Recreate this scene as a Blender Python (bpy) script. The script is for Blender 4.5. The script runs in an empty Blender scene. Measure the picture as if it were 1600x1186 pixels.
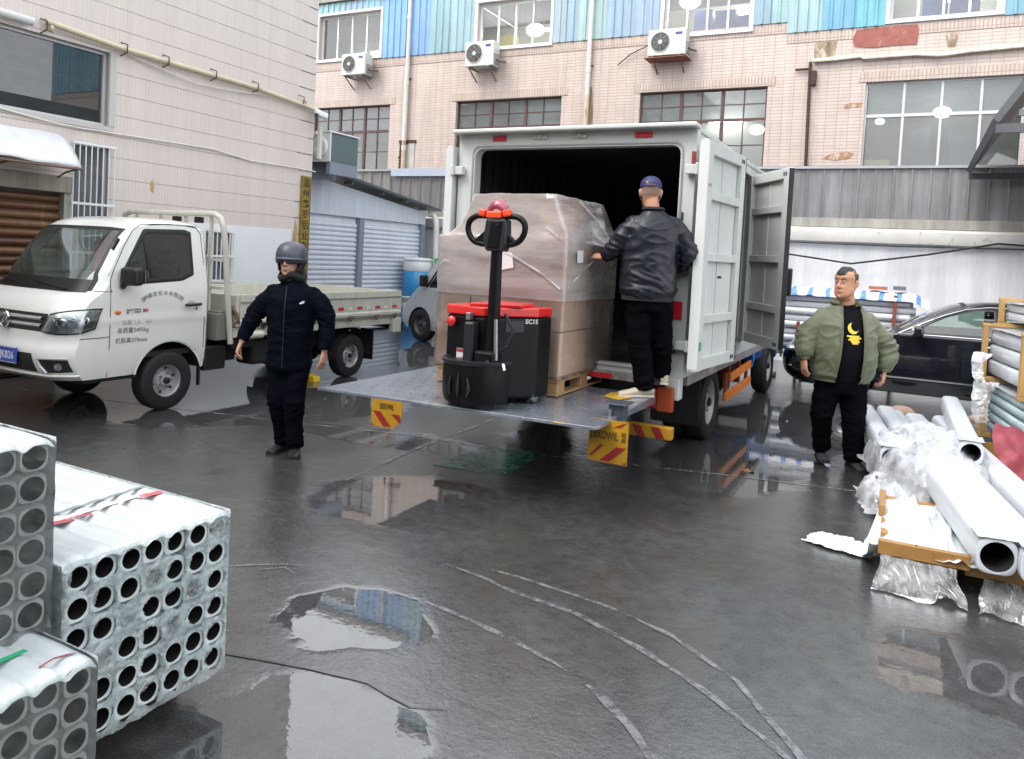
import bpy, bmesh, math, random
from mathutils import Vector, Matrix, noise
R = math.radians
PI = math.pi
S = bpy.context.scene
COL = S.collection
rnd = random.Random(7)

# ------------------------------------------------------------------ camera, world, sun, exposure
cd = bpy.data.cameras.new('camera')
cam = bpy.data.objects.new('camera', cd)
COL.objects.link(cam)
cd.sensor_width = 36.0
cd.lens = 27.0
cd.shift_y = -0.0919
cd.clip_start = 0.05
cd.clip_end = 400
cam.matrix_world = Matrix.Translation((0, 0, 1.72)) @ (
    Matrix.Rotation(R(27.4), 4, 'Z') @ Matrix.Rotation(R(90 - 2.2), 4, 'X') @ Matrix.Rotation(0.052, 4, 'Z'))
S.camera = cam

SUN_EL, SUN_AZ = 52.0, 215.0      # high overcast light from behind the camera's right
wd = bpy.data.worlds.new('World')
S.world = wd
wd.use_nodes = True
wn = wd.node_tree
wn.nodes.clear()
sky = wn.nodes.new('ShaderNodeTexSky')
sky.sky_type = 'NISHITA'
sky.sun_disc = False
sky.sun_elevation = R(SUN_EL)
sky.sun_rotation = R(SUN_AZ)
sky.air_density = 1.0
sky.dust_density = 4.0
hsv = wn.nodes.new('ShaderNodeHueSaturation')
hsv.inputs['Saturation'].default_value = 0.22
hsv.inputs['Value'].default_value = 1.0
bg = wn.nodes.new('ShaderNodeBackground')
bg.inputs['Strength'].default_value = 0.15
wo = wn.nodes.new('ShaderNodeOutputWorld')
wn.links.new(sky.outputs[0], hsv.inputs['Color'])
cl = wn.nodes.new('ShaderNodeMix')          # even cloud deck over the clear-sky colours
cl.data_type = 'RGBA'
cl.inputs[0].default_value = 0.6
cl.inputs[7].default_value = (7.6, 7.8, 8.2, 1)
wn.links.new(hsv.outputs[0], cl.inputs[6])
wn.links.new(cl.outputs[2], bg.inputs['Color'])
wn.links.new(bg.outputs[0], wo.inputs['Surface'])

sd = bpy.data.lights.new('sun', 'SUN')
sd.energy = 0.7
sd.angle = R(25)
sd.color = (1.0, 0.97, 0.93)
sun = bpy.data.objects.new('sun', sd)
COL.objects.link(sun)
# sky texture: rotation 0 = +Y, turning towards +X
_a = R(SUN_AZ)
_d = Vector((math.sin(_a) * math.cos(R(SUN_EL)), math.cos(_a) * math.cos(R(SUN_EL)), math.sin(R(SUN_EL))))
sun.rotation_euler = (-_d).to_track_quat('-Z', 'Y').to_euler()
sun.location = _d * 30

S.view_settings.view_transform = 'Standard'
S.view_settings.look = 'None'
S.view_settings.gamma = 1.0
S.view_settings.exposure = 1.42
S.view_settings.use_curve_mapping = False
S.render.engine = 'CYCLES'
S.cycles.use_denoising = True
S.cycles.max_bounces = 7
S.cycles.diffuse_bounces = 3
S.cycles.glossy_bounces = 3
S.cycles.transmission_bounces = 4
S.cycles.transparent_max_bounces = 10
S.cycles.sample_clamp_indirect = 6
S.cycles.caustics_reflective = False
S.cycles.caustics_refractive = False

# ------------------------------------------------------------------ materials
MATS = {}


def _mul(nt, a, b):
    m = nt.nodes.new('ShaderNodeMix')
    m.data_type = 'RGBA'
    m.blend_type = 'MULTIPLY'
    m.inputs[0].default_value = 1.0
    nt.links.new(a, m.inputs[6])
    nt.links.new(b, m.inputs[7])
    return m.outputs[2]


def _noise(nt, vec, scale, detail=5, rough=0.6, dist=0.0):
    n = nt.nodes.new('ShaderNodeTexNoise')
    n.inputs['Scale'].default_value = scale
    n.inputs['Detail'].default_value = detail
    n.inputs['Roughness'].default_value = rough
    n.inputs['Distortion'].default_value = dist
    nt.links.new(vec, n.inputs['Vector'])
    return n.outputs['Fac']


def _ramp(nt, fac, stops):
    r = nt.nodes.new('ShaderNodeValToRGB')
    cr = r.color_ramp
    while len(cr.elements) < len(stops):
        cr.elements.new(0.5)
    for e, (p, c) in zip(cr.elements, stops):
        e.position = p
        if not isinstance(c, tuple):
            c = (c, c, c)
        e.color = (c[0], c[1], c[2], 1)
    nt.links.new(fac, r.inputs[0])
    return r.outputs[0]


def _map(nt, vec, scale=(1, 1, 1), loc=(0, 0, 0)):
    m = nt.nodes.new('ShaderNodeMapping')
    m.inputs['Scale'].default_value = scale
    m.inputs['Location'].default_value = loc
    nt.links.new(vec, m.inputs['Vector'])
    return m.outputs[0]


def pm(name, col, rough=0.5, metal=0.0, var=0.12, vs=2.5, bump=0.0, bs=30.0, stretch=(1, 1, 1), streak=0.0,
       stain=None, stain_at=0.62, stain_s=1.2, coat=0.0, coat_r=0.08, spec=0.5, rvar=0.1, alpha=None, sheen=0.0,
       brick=None, world=False, trans=0.0, emit=None):
    """general procedural surface: base colour + patchy variation + streaks + coloured stains + fine relief"""
    if name in MATS:
        return MATS[name]
    m = bpy.data.materials.new(name)
    m.use_nodes = True
    nt = m.node_tree
    nt.nodes.clear()
    out = nt.nodes.new('ShaderNodeOutputMaterial')
    b = nt.nodes.new('ShaderNodeBsdfPrincipled')
    nt.links.new(b.outputs[0], out.inputs[0])
    if world:
        g = nt.nodes.new('ShaderNodeNewGeometry')
        vec0 = g.outputs['Position']
    else:
        tc = nt.nodes.new('ShaderNodeTexCoord')
        vec0 = tc.outputs['Object']
    vec = _map(nt, vec0, stretch) if stretch != (1, 1, 1) else vec0
    rgb = nt.nodes.new('ShaderNodeRGB')
    rgb.outputs[0].default_value = (col[0], col[1], col[2], 1)
    c = rgb.outputs[0]
    hgt = None
    if brick:
        sx = nt.nodes.new('ShaderNodeSeparateXYZ')
        nt.links.new(vec0, sx.inputs[0])
        ad = nt.nodes.new('ShaderNodeMath')
        nt.links.new(sx.outputs[0], ad.inputs[0])
        nt.links.new(sx.outputs[1], ad.inputs[1])
        cb = nt.nodes.new('ShaderNodeCombineXYZ')
        nt.links.new(ad.outputs[0], cb.inputs[0])
        nt.links.new(sx.outputs[2], cb.inputs[1])
        bt = nt.nodes.new('ShaderNodeTexBrick')
        bt.offset = brick.get('offset', 0.0)
        bt.inputs['Scale'].default_value = 1
        bt.inputs['Brick Width'].default_value = brick['w']
        bt.inputs['Row Height'].default_value = brick['h']
        bt.inputs['Mortar Size'].default_value = brick['m']
        bt.inputs['Mortar Smooth'].default_value = 0.3
        v = brick.get('v', 0.12)
        bt.inputs['Color1'].default_value = (1, 1, 1, 1)
        bt.inputs['Color2'].default_value = (1 - v, 1 - v, 1 - v * 0.9, 1)
        mc = brick['mc']
        bt.inputs['Mortar'].default_value = (mc, mc, mc, 1)
        nt.links.new(cb.outputs[0], bt.inputs['Vector'])
        c = _mul(nt, c, bt.outputs['Color'])
        hgt = bt.outputs['Fac']
    if var > 0:
        f = _noise(nt, vec, vs, 6, 0.65)
        c = _mul(nt, c, _ramp(nt, f, [(0.28, 1 - var), (0.72, 1.0)]))
    if streak > 0:
        f = _noise(nt, _map(nt, vec0, (5, 5, 0.35)), 1.3, 5, 0.7)
        c = _mul(nt, c, _ramp(nt, f, [(0.35, 1 - streak), (0.62, 1.0)]))
    if stain:
        f = _noise(nt, _map(nt, vec0, (1, 1, 0.5)), stain_s, 7, 0.7, 0.4)
        rr = _ramp(nt, f, [(stain_at, 0.0), (min(stain_at + 0.09, 1), 1.0)])
        mx = nt.nodes.new('ShaderNodeMix')
        mx.data_type = 'RGBA'
        nt.links.new(rr, mx.inputs[0])
        nt.links.new(c, mx.inputs[6])
        mx.inputs[7].default_value = (stain[0], stain[1], stain[2], 1)
        c = mx.outputs[2]
    nt.links.new(c, b.inputs['Base Color'])
    if rvar > 0:
        f = _noise(nt, vec, vs * 3.1, 4)
        rr = nt.nodes.new('ShaderNodeMapRange')
        rr.inputs['To Min'].default_value = max(0.02, rough - rvar)
        rr.inputs['To Max'].default_value = min(1, rough + rvar)
        nt.links.new(f, rr.inputs['Value'])
        nt.links.new(rr.outputs[0], b.inputs['Roughness'])
    else:
        b.inputs['Roughness'].default_value = rough
    b.inputs['Metallic'].default_value = metal
    b.inputs['Specular IOR Level'].default_value = spec
    b.inputs['Coat Weight'].default_value = coat
    b.inputs['Coat Roughness'].default_value = coat_r
    b.inputs['Sheen Weight'].default_value = sheen
    b.inputs['Transmission Weight'].default_value = trans
    if alpha is not None:
        b.inputs['Alpha'].default_value = alpha
    if emit:
        b.inputs['Emission Color'].default_value = (emit[0], emit[1], emit[2], 1)
        b.inputs['Emission Strength'].default_value = emit[3]
    last = None
    if bump > 0:
        f = _noise(nt, vec, bs, 4)
        bp = nt.nodes.new('ShaderNodeBump')
        bp.inputs['Strength'].default_value = bump
        bp.inputs['Distance'].default_value = 0.01
        nt.links.new(f, bp.inputs['Height'])
        last = bp.outputs[0]
    if hgt is not None:
        bp = nt.nodes.new('ShaderNodeBump')
        bp.invert = True
        bp.inputs['Strength'].default_value = 0.6
        bp.inputs['Distance'].default_value = 0.006
        nt.links.new(hgt, bp.inputs['Height'])
        if last is not None:
            nt.links.new(last, bp.inputs['Normal'])
        last = bp.outputs[0]
    if last is not None:
        nt.links.new(last, b.inputs['Normal'])
    MATS[name] = m
    return m


def glass(name, tint=(0.8, 0.9, 0.9), refl=0.08, rough=0.0, film=0.0, film_col=(0.8, 0.8, 0.82), wave=0.0, wscale=6.0, fscale=5.0, lo=0.35, hi=1.7, fmap=(1, 1, 2.2)):
    """thin sheet: see-through tint + fresnel mirror (+ milky share)"""
    if name in MATS:
        return MATS[name]
    m = bpy.data.materials.new(name)
    m.use_nodes = True
    nt = m.node_tree
    nt.nodes.clear()
    out = nt.nodes.new('ShaderNodeOutputMaterial')
    tr = nt.nodes.new('ShaderNodeBsdfTransparent')
    tr.inputs[0].default_value = (*tint, 1)
    gl = nt.nodes.new('ShaderNodeBsdfGlossy')
    gl.inputs['Roughness'].default_value = rough
    fr = nt.nodes.new('ShaderNodeFresnel')
    fr.inputs[0].default_value = 1.5
    mr = nt.nodes.new('ShaderNodeMath')
    mr.operation = 'MULTIPLY_ADD'
    mr.inputs[1].default_value = 1.0
    mr.inputs[2].default_value = refl
    mr.use_clamp = True
    nt.links.new(fr.outputs[0], mr.inputs[0])
    mx = nt.nodes.new('ShaderNodeMixShader')
    nt.links.new(mr.outputs[0], mx.inputs[0])
    nt.links.new(tr.outputs[0], mx.inputs[1])
    nt.links.new(gl.outputs[0], mx.inputs[2])
    last = mx.outputs[0]
    tc = nt.nodes.new('ShaderNodeTexCoord')
    if wave > 0:
        f = _noise(nt, tc.outputs['Object'], wscale, 3, 0.5, 0.6)
        bp = nt.nodes.new('ShaderNodeBump')
        bp.inputs['Strength'].default_value = wave
        bp.inputs['Distance'].default_value = 0.03
        nt.links.new(f, bp.inputs['Height'])
        nt.links.new(bp.outputs[0], gl.inputs['Normal'])
        nt.links.new(bp.outputs[0], fr.inputs['Normal'])
    if film > 0:
        df = nt.nodes.new('ShaderNodeBsdfDiffuse')
        df.inputs[0].default_value = (*film_col, 1)
        tl = nt.nodes.new('ShaderNodeBsdfTranslucent')
        tl.inputs[0].default_value = (*film_col, 1)
        m1 = nt.nodes.new('ShaderNodeMixShader')
        m1.inputs[0].default_value = 0.4
        nt.links.new(df.outputs[0], m1.inputs[1])
        nt.links.new(tl.outputs[0], m1.inputs[2])
        f = _noise(nt, _map(nt, tc.outputs['Object'], fmap), fscale, 5, 0.6, 0.3)
        rr = _ramp(nt, f, [(0.35, film * lo), (0.7, min(1, film * hi))])
        m2 = nt.nodes.new('ShaderNodeMixShader')
        nt.links.new(rr, m2.inputs[0])
        nt.links.new(last, m2.inputs[1])
        nt.links.new(m1.outputs[0], m2.inputs[2])
        last = m2.outputs[0]
    nt.links.new(last, out.inputs[0])
    MATS[name] = m
    return m


# ------------------------------------------------------------------ mesh builder
def rotm(rx=0, ry=0, rz=0):
    return Matrix.Rotation(rz, 3, 'Z') @ Matrix.Rotation(ry, 3, 'Y') @ Matrix.Rotation(rx, 3, 'X')


class MB:
    def __init__(s):
        s.v = []
        s.f = []

    def add(s, vs, fs):
        o = len(s.v)
        s.v += [Vector(p) for p in vs]
        s.f += [tuple(i + o for i in f) for f in fs]
        return s

    def box(s, x0, x1, y0, y1, z0, z1):
        return s.add([(x0, y0, z0), (x1, y0, z0), (x1, y1, z0), (x0, y1, z0), (x0, y0, z1), (x1, y0, z1), (x1, y1, z1), (x0, y1, z1)],
                     [(3, 2, 1, 0), (4, 5, 6, 7), (0, 1, 5, 4), (1, 2, 6, 5), (2, 3, 7, 6), (3, 0, 4, 7)])

    def obox(s, c, d, rot=None):
        c = Vector(c)
        hx, hy, hz = d[0] / 2, d[1] / 2, d[2] / 2
        pts = [Vector((x, y, z)) for x, y, z in [(-hx, -hy, -hz), (hx, -hy, -hz), (hx, hy, -hz), (-hx, hy, -hz), (-hx, -hy, hz), (hx, -hy, hz), (hx, hy, hz), (-hx, hy, hz)]]
        if rot is not None:
            pts = [rot @ p for p in pts]
        return s.add([c + p for p in pts], [(3, 2, 1, 0), (4, 5, 6, 7), (0, 1, 5, 4), (1, 2, 6, 5), (2, 3, 7, 6), (3, 0, 4, 7)])

    def bar(s, p0, p1, w, h, up=(0, 0, 1)):
        """rectangular bar between two points, w across, h along up"""
        p0, p1 = Vector(p0), Vector(p1)
        d = (p1 - p0).normalized()
        side = d.cross(Vector(up))
        if side.length < 1e-5:
            side = d.cross(Vector((1, 0, 0)))
        side.normalize()
        u = side.cross(d).normalized()
        q = [(-w / 2, -h / 2), (w / 2, -h / 2), (w / 2, h / 2), (-w / 2, h / 2)]
        vs = [p0 + side * a + u * b for a, b in q] + [p1 + side * a + u * b for a, b in q]
        return s.add(vs, [(3, 2, 1, 0), (4, 5, 6, 7), (0, 1, 5, 4), (1, 2, 6, 5), (2, 3, 7, 6), (3, 0, 4, 7)])

    def loft(s, rings, cap=True, closed=True):
        n = len(rings[0])
        vs = [p for r in rings for p in r]
        fs = []
        for i in range(len(rings) - 1):
            for j in range(n if closed else n - 1):
                k = (j + 1) % n
                fs.append((i * n + j, i * n + k, (i + 1) * n + k, (i + 1) * n + j))
        if cap:
            fs.append(tuple(range(n - 1, -1, -1)))
            fs.append(tuple((len(rings) - 1) * n + j for j in range(n)))
        return s.add(vs, fs)

    def tube(s, pts, r, n=8, cap=True, side=None):
        """swept round or elliptical section; r = number, list, or list of (a, b); side = direction of a"""
        pts = [Vector(p) for p in pts]
        rings = []
        ref = Vector(side).normalized() if side is not None else None
        for i, p in enumerate(pts):
            if i == 0:
                t = pts[1] - pts[0]
            elif i == len(pts) - 1:
                t = pts[-1] - pts[-2]
            else:
                t = (pts[i + 1] - p).normalized() + (p - pts[i - 1]).normalized()
            t.normalize()
            if ref is None:
                ref = t.orthogonal().normalized()
            a = ref - t * ref.dot(t)
            if a.length < 1e-4:
                a = t.orthogonal()
            a.normalize()
            if side is None:
                ref = a
            b = t.cross(a)
            ri = r[i] if isinstance(r, (list, tuple)) else r
            ra, rb = ri if isinstance(ri, (list, tuple)) else (ri, ri)
            rings.append([p + a * ra * math.cos(2 * PI * j / n) + b * rb * math.sin(2 * PI * j / n) for j in range(n)])
        return s.loft(rings, cap)

    def cyl(s, p0, p1, r, r1=None, n=16, cap=True):
        return s.tube([p0, p1], [r, r if r1 is None else r1], n, cap)

    def lathe(s, prof, c, axis=(0, 0, 1), n=24, cap=False):
        """prof = [(radius, distance along axis)]"""
        ax = Vector(axis).normalized()
        a = ax.orthogonal().normalized()
        b = ax.cross(a)
        c = Vector(c)
        rings = [[c + ax * h + (a * math.cos(2 * PI * j / n) + b * math.sin(2 * PI * j / n)) * max(r, 1e-4) for j in range(n)] for r, h in prof]
        return s.loft(rings, cap)

    def prism(s, poly, axis, a, b):
        """poly in the two other axes (x:(y,z) y:(x,z) z:(x,y)) pulled from a to b along axis"""
        def P(u, v, w):
            return {'x': (w, u, v), 'y': (u, w, v), 'z': (u, v, w)}[axis]
        n = len(poly)
        vs = [P(u, v, a) for u, v in poly] + [P(u, v, b) for u, v in poly]
        fs = [tuple(range(n - 1, -1, -1)), tuple(range(n, 2 * n))] + [(i, (i + 1) % n, n + (i + 1) % n, n + i) for i in range(n)]
        return s.add(vs, fs)

    def grid(s, fn, nu, nv):
        vs = [fn(i / nu, j / nv) for i in range(nu + 1) for j in range(nv + 1)]
        fs = [(i * (nv + 1) + j, (i + 1) * (nv + 1) + j, (i + 1) * (nv + 1) + j + 1, i * (nv + 1) + j + 1) for i in range(nu) for j in range(nv)]
        return s.add(vs, fs)

    def sphere(s, c, r, n=12, m=8):
        c = Vector(c)
        if not isinstance(r, (tuple, list)):
            r = (r, r, r)
        rings = []
        for i in range(m + 1):
            th = PI * i / m
            rr = max(math.sin(th), 1e-3)
            rings.append([c + Vector((r[0] * rr * math.cos(2 * PI * j / n), r[1] * rr * math.sin(2 * PI * j / n), r[2] * math.cos(th))) for j in range(n)])
        return s.loft(rings, True)

    def xf(s, mat):
        s.v = [mat @ p for p in s.v]
        return s

    def build(s, name, mat, parent=None, loc=None, local=False, smooth=None, bevel=0, seg=2, fixn=True, data=None):
        me = bpy.data.meshes.new(name)
        inv = None
        if not local:
            if parent is not None:
                inv = WM(parent).inverted()
            elif loc is not None:
                inv = Matrix.Translation(Vector(loc)).inverted()
        vs = [inv @ p for p in s.v] if inv is not None else s.v
        me.from_pydata([tuple(p) for p in vs], [], s.f)
        if fixn:
            bm = bmesh.new()
            bm.from_mesh(me)
            bmesh.ops.recalc_face_normals(bm, faces=bm.faces)
            bm.to_mesh(me)
            bm.free()
        if mat is not None:
            me.materials.append(mat)
        if smooth:
            me.polygons.foreach_set('use_smooth', [True] * len(me.polygons))
            me.set_sharp_from_angle(angle=R(smooth))
        me.update()
        o = bpy.data.objects.new(name, me)
        COL.objects.link(o)
        if parent is not None:
            o.parent = parent
        elif loc is not None:
            o.location = loc
        if bevel > 0:
            bv = o.modifiers.new('bevel', 'BEVEL')
            bv.width = bevel
            bv.segments = seg
            bv.limit_method = 'ANGLE'
            bv.angle_limit = R(35)
        return o


def _loose(mb):
    par = list(range(len(mb.v)))

    def find(a):
        while par[a] != a:
            par[a] = par[par[a]]
            a = par[a]
        return a
    for f in mb.f:
        r0 = find(f[0])
        for q in f[1:]:
            par[find(q)] = r0
    groups = {}
    for f in mb.f:
        groups.setdefault(find(f[0]), []).append(f)
    out = []
    for fs in groups.values():
        idx = {}
        m = MB()
        for f in fs:
            g = []
            for q in f:
                if q not in idx:
                    idx[q] = len(m.v)
                    m.v.append(mb.v[q])
                g.append(idx[q])
            m.f.append(tuple(g))
        out.append(m)
    return out


def build_each(mb, name, mat, parent, **k):
    """every separate piece becomes its own part"""
    return [m.build(name, mat, parent, **k) for m in _loose(mb)]


def WM(o):
    m = Matrix.LocRotScale(o.location, o.rotation_euler, o.scale)
    return WM(o.parent) @ m if o.parent is not None else m


def thing(name, label, cat, loc=(0, 0, 0), rz=0.0, group=None):
    o = bpy.data.objects.new(name, None)
    o.empty_display_size = 0.2
    COL.objects.link(o)
    o.location = loc
    o.rotation_euler = (0, 0, rz)
    o['label'] = label
    o['category'] = cat
    if group:
        o['group'] = group
    return o


def tag(o, label, cat, group=None):
    o['label'] = label
    o['category'] = cat
    if group:
        o['group'] = group
    return o


def struct(o):
    o['kind'] = 'structure'
    return o


def stuff(o):
    o['kind'] = 'stuff'
    return o


def inst(src, parent, loc=(0, 0, 0), rot=(0, 0, 0), name=None, mat=None):
    """a further piece sharing its mesh data"""
    o = bpy.data.objects.new(name or src.name.split('.')[0], src.data)
    COL.objects.link(o)
    o.parent = parent
    o.location = loc
    o.rotation_euler = rot
    for md in src.modifiers:
        if md.type == 'BEVEL':
            b = o.modifiers.new('bevel', 'BEVEL')
            b.width, b.segments, b.limit_method, b.angle_limit = md.width, md.segments, md.limit_method, md.angle_limit
    if mat is not None:
        o.material_slots[0].link = 'OBJECT'
        o.material_slots[0].material = mat
    return o


def copy_tree(o, parent=None):
    c = o.copy()
    COL.objects.link(c)
    c.parent = parent
    for ch in o.children:
        copy_tree(ch, c)
    return c


def text_mesh(s, size, mat, name, parent, M, depth=0.002, sx=1.0, curve_r=None, squash=1.0, bold=0.0):
    """flat lettering turned into a mesh, centred, lying in local XY, placed by matrix M (world)"""
    cu = bpy.data.curves.new('t', 'FONT')
    cu.body = s
    cu.size = size
    cu.extrude = depth
    cu.offset = bold
    cu.resolution_u = 2
    cu.align_x = 'CENTER'
    cu.align_y = 'CENTER'
    ob = bpy.data.objects.new('t', cu)
    COL.objects.link(ob)
    dg = bpy.context.evaluated_depsgraph_get()
    me = bpy.data.meshes.new_from_object(ob.evaluated_get(dg))
    bpy.data.objects.remove(ob)
    bpy.data.curves.remove(cu)
    W = M @ Matrix.Diagonal((sx, squash, 1, 1))
    if parent is not None:
        W = WM(parent).inverted() @ W
    me.transform(W)
    me.materials.clear()
    me.materials.append(mat)
    me.name = name
    o = bpy.data.objects.new(name, me)
    COL.objects.link(o)
    if parent is not None:
        o.parent = parent
    return o


def face_frame(pos, xdir, up=(0, 0, 1)):
    """matrix with local X = xdir, local Y = up, local Z = outward"""
    x = Vector(xdir).normalized()
    y = Vector(up).normalized()
    z = x.cross(y).normalized()
    y = z.cross(x)
    m = Matrix(((x.x, y.x, z.x, pos[0]), (x.y, y.y, z.y, pos[1]), (x.z, y.z, z.z, pos[2]), (0, 0, 0, 1)))
    return m


def remeshed(mb, voxel, smooth_it=2, disp=None):
    """union of overlapping closed shapes into one continuous skin"""
    me = bpy.data.meshes.new('tmp')
    me.from_pydata([tuple(p) for p in mb.v], [], mb.f)
    bm = bmesh.new()
    bm.from_mesh(me)
    bmesh.ops.recalc_face_normals(bm, faces=bm.faces)
    bm.to_mesh(me)
    bm.free()
    ob = bpy.data.objects.new('tmp', me)
    COL.objects.link(ob)
    rm = ob.modifiers.new('r', 'REMESH')
    rm.mode = 'VOXEL'
    rm.voxel_size = voxel
    if smooth_it:
        sm = ob.modifiers.new('s', 'SMOOTH')
        sm.factor = 0.5
        sm.iterations = smooth_it
    dg = bpy.context.evaluated_depsgraph_get()
    out = bpy.data.meshes.new_from_object(ob.evaluated_get(dg))
    bpy.data.objects.remove(ob)
    res = MB()
    res.v = [v.co.copy() for v in out.vertices]
    res.f = [tuple(p.vertices) for p in out.polygons]
    if disp:
        nr = [v.normal.copy() for v in out.vertices]
        res.v = [p + n * disp(p, n) for p, n in zip(res.v, nr)]
    bpy.data.meshes.remove(out)
    return res


def polyline(pts, step=0.15, sag=0.0, jit=0.0):
    """resample and wobble a path"""
    out = []
    pts = [Vector(p) for p in pts]
    for a, b in zip(pts[:-1], pts[1:]):
        n = max(1, int((b - a).length / step))
        for i in range(n):
            t = i / n
            p = a.lerp(b, t)
            p.z -= sag * 4 * t * (1 - t)
            if jit:
                p += Vector(noise.noise_vector(p * 2.0)) * jit
            out.append(p)
    out.append(pts[-1])
    return out
# ================================================================== SETTING: ground
def ground_material():
    m = bpy.data.materials.new('wet_concrete')
    m.use_nodes = True
    nt = m.node_tree
    nt.nodes.clear()
    out = nt.nodes.new('ShaderNodeOutputMaterial')
    b = nt.nodes.new('ShaderNodeBsdfPrincipled')
    nt.links.new(b.outputs[0], out.inputs[0])
    g = nt.nodes.new('ShaderNodeNewGeometry')
    P = g.outputs['Position']
    L = nt.links

    def math_(op, a, b_=None, c=None, clamp=False):
        n = nt.nodes.new('ShaderNodeMath')
        n.operation = op
        n.use_clamp = clamp
        for i, x in enumerate((a, b_, c)):
            if x is None:
                continue
            if isinstance(x, (int, float)):
                n.inputs[i].default_value = x
            else:
                L.new(x, n.inputs[i])
        return n.outputs[0]
    # water: noise field + named low spots where puddles stand
    warp = nt.nodes.new('ShaderNodeTexNoise')
    warp.inputs['Scale'].default_value = 2.6
    warp.inputs['Detail'].default_value = 5
    L.new(P, warp.inputs['Vector'])
    wv = nt.nodes.new('ShaderNodeVectorMath')
    wv.operation = 'MULTIPLY_ADD'
    L.new(warp.outputs['Color'], wv.inputs[0])
    wv.inputs[1].default_value = (0.42, 0.42, 0)
    wv.inputs[2].default_value = (-0.21, -0.21, 0)
    wp = nt.nodes.new('ShaderNodeVectorMath')
    wp.operation = 'ADD'
    L.new(wv.outputs[0], wp.inputs[0])
    L.new(P, wp.inputs[1])

    def spot(x, y, rx, ry, rot=0.0):
        mp = nt.nodes.new('ShaderNodeMapping')
        mp.vector_type = 'TEXTURE'
        mp.inputs['Location'].default_value = (x, y, 0)
        mp.inputs['Rotation'].default_value = (0, 0, R(rot))
        mp.inputs['Scale'].default_value = (rx, ry, 1)
        L.new(wp.outputs[0], mp.inputs['Vector'])
        ln = nt.nodes.new('ShaderNodeVectorMath')
        ln.operation = 'LENGTH'
        L.new(mp.outputs[0], ln.inputs[0])
        return math_('SUBTRACT', 1.0, ln.outputs['Value'])
    spots = [(-1.80, 2.02, .46, .40, 20), (-1.5, 1.6, .5, .5, 0), (-2.18, 2.80, .36, .34, 0), (-2.95, 4.35, .75, .62, 10), (-6.3, 6.3, 2.3, 1.4, 60),
             (-1.25, 8.2, .85, 2.6, 0), (-.1, 9.6, 1.2, .7, 0), (-3.9, 5.7, 1.3, .35, 8), (.2, 2.6, .5, .35, -30),
             (-7.6, 10.6, 1.4, 2.2, 0), (-4.4, 9.5, 1.4, 2.2, 0), (0.4, 3.9, .5, .4, 0)]
    acc = None
    for sp in spots:
        o = spot(*sp)
        acc = o if acc is None else math_('MAXIMUM', acc, o)
    mask = nt.nodes.new('ShaderNodeMapRange')
    mask.inputs['From Min'].default_value = -0.02
    mask.inputs['From Max'].default_value = 0.10
    L.new(acc, mask.inputs['Value'])
    bign = _noise(nt, P, 0.55, 6, 0.62, 0.3)
    mask2 = nt.nodes.new('ShaderNodeMapRange')
    mask2.inputs['From Min'].default_value = 0.56
    mask2.inputs['From Max'].default_value = 0.63
    L.new(bign, mask2.inputs['Value'])
    puddle = math_('MAXIMUM', mask.outputs[0], math_('MULTIPLY', mask2.outputs[0], 0.8))
    # colour of the concrete
    base = nt.nodes.new('ShaderNodeRGB')
    base.outputs[0].default_value = (0.040, 0.041, 0.042, 1)
    c = base.outputs[0]
    c = _mul(nt, c, _ramp(nt, _noise(nt, P, 0.8, 7, 0.7, 0.5), [(0.3, 0.45), (0.68, 1.3)]))
    c = _mul(nt, c, _ramp(nt, _noise(nt, P, 9, 6, 0.75), [(0.3, 0.5), (0.7, 1.35)]))
    c = _mul(nt, c, _ramp(nt, _noise(nt, P, 140, 4, 0.75), [(0.34, 0.45), (0.50, 1.0), (0.66, 2.1)]))
    # brown algae film in patches
    br = _ramp(nt, _noise(nt, P, 0.9, 5, 0.6, 0.8), [(0.52, 0.0), (0.66, 0.55)])
    mx = nt.nodes.new('ShaderNodeMix')
    mx.data_type = 'RGBA'
    L.new(br, mx.inputs[0])
    L.new(c, mx.inputs[6])
    mx.inputs[7].default_value = (0.046, 0.038, 0.026, 1)
    c = mx.outputs[2]
    L.new(c, b.inputs['Base Color'])
    b.inputs['Roughness'].default_value = 0.62
    b.inputs['Specular IOR Level'].default_value = 0.3
    b.inputs['Coat Weight'].default_value = 1.0
    b.inputs['Coat IOR'].default_value = 1.95
    # water film roughness
    fn = _noise(nt, P, 5.5, 6, 0.7)
    fr = nt.nodes.new('ShaderNodeMapRange')
    fr.inputs['From Min'].default_value = 0.3
    fr.inputs['From Max'].default_value = 0.7
    fr.inputs['To Min'].default_value = 0.03
    fr.inputs['To Max'].default_value = 0.11
    L.new(fn, fr.inputs['Value'])
    inv = math_('SUBTRACT', 1.0, puddle)
    cr = math_('MULTIPLY_ADD', fr.outputs[0], inv, 0.012)
    L.new(cr, b.inputs['Coat Roughness'])
    # relief: grain on the damp parts, faint ripples on the puddles
    h1 = _noise(nt, P, 38, 5, 0.7)
    h2 = _noise(nt, P, 9, 4, 0.6)
    hh = math_('ADD', math_('MULTIPLY', h1, 1.0), math_('MULTIPLY', h2, 0.9))
    hh = math_('MULTIPLY', hh, inv)
    rip = _noise(nt, P, 16, 3, 0.5)
    hh = math_('ADD', hh, math_('MULTIPLY', math_('MULTIPLY', rip, puddle), 0.10))
    bp = nt.nodes.new('ShaderNodeBump')
    bp.inputs['Strength'].default_value = 0.34
    bp.inputs['Distance'].default_value = 0.0075
    L.new(hh, bp.inputs['Height'])
    L.new(bp.outputs[0], b.inputs['Coat Normal'])
    bp2 = nt.nodes.new('ShaderNodeBump')
    bp2.inputs['Strength'].default_value = 0.5
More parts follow.
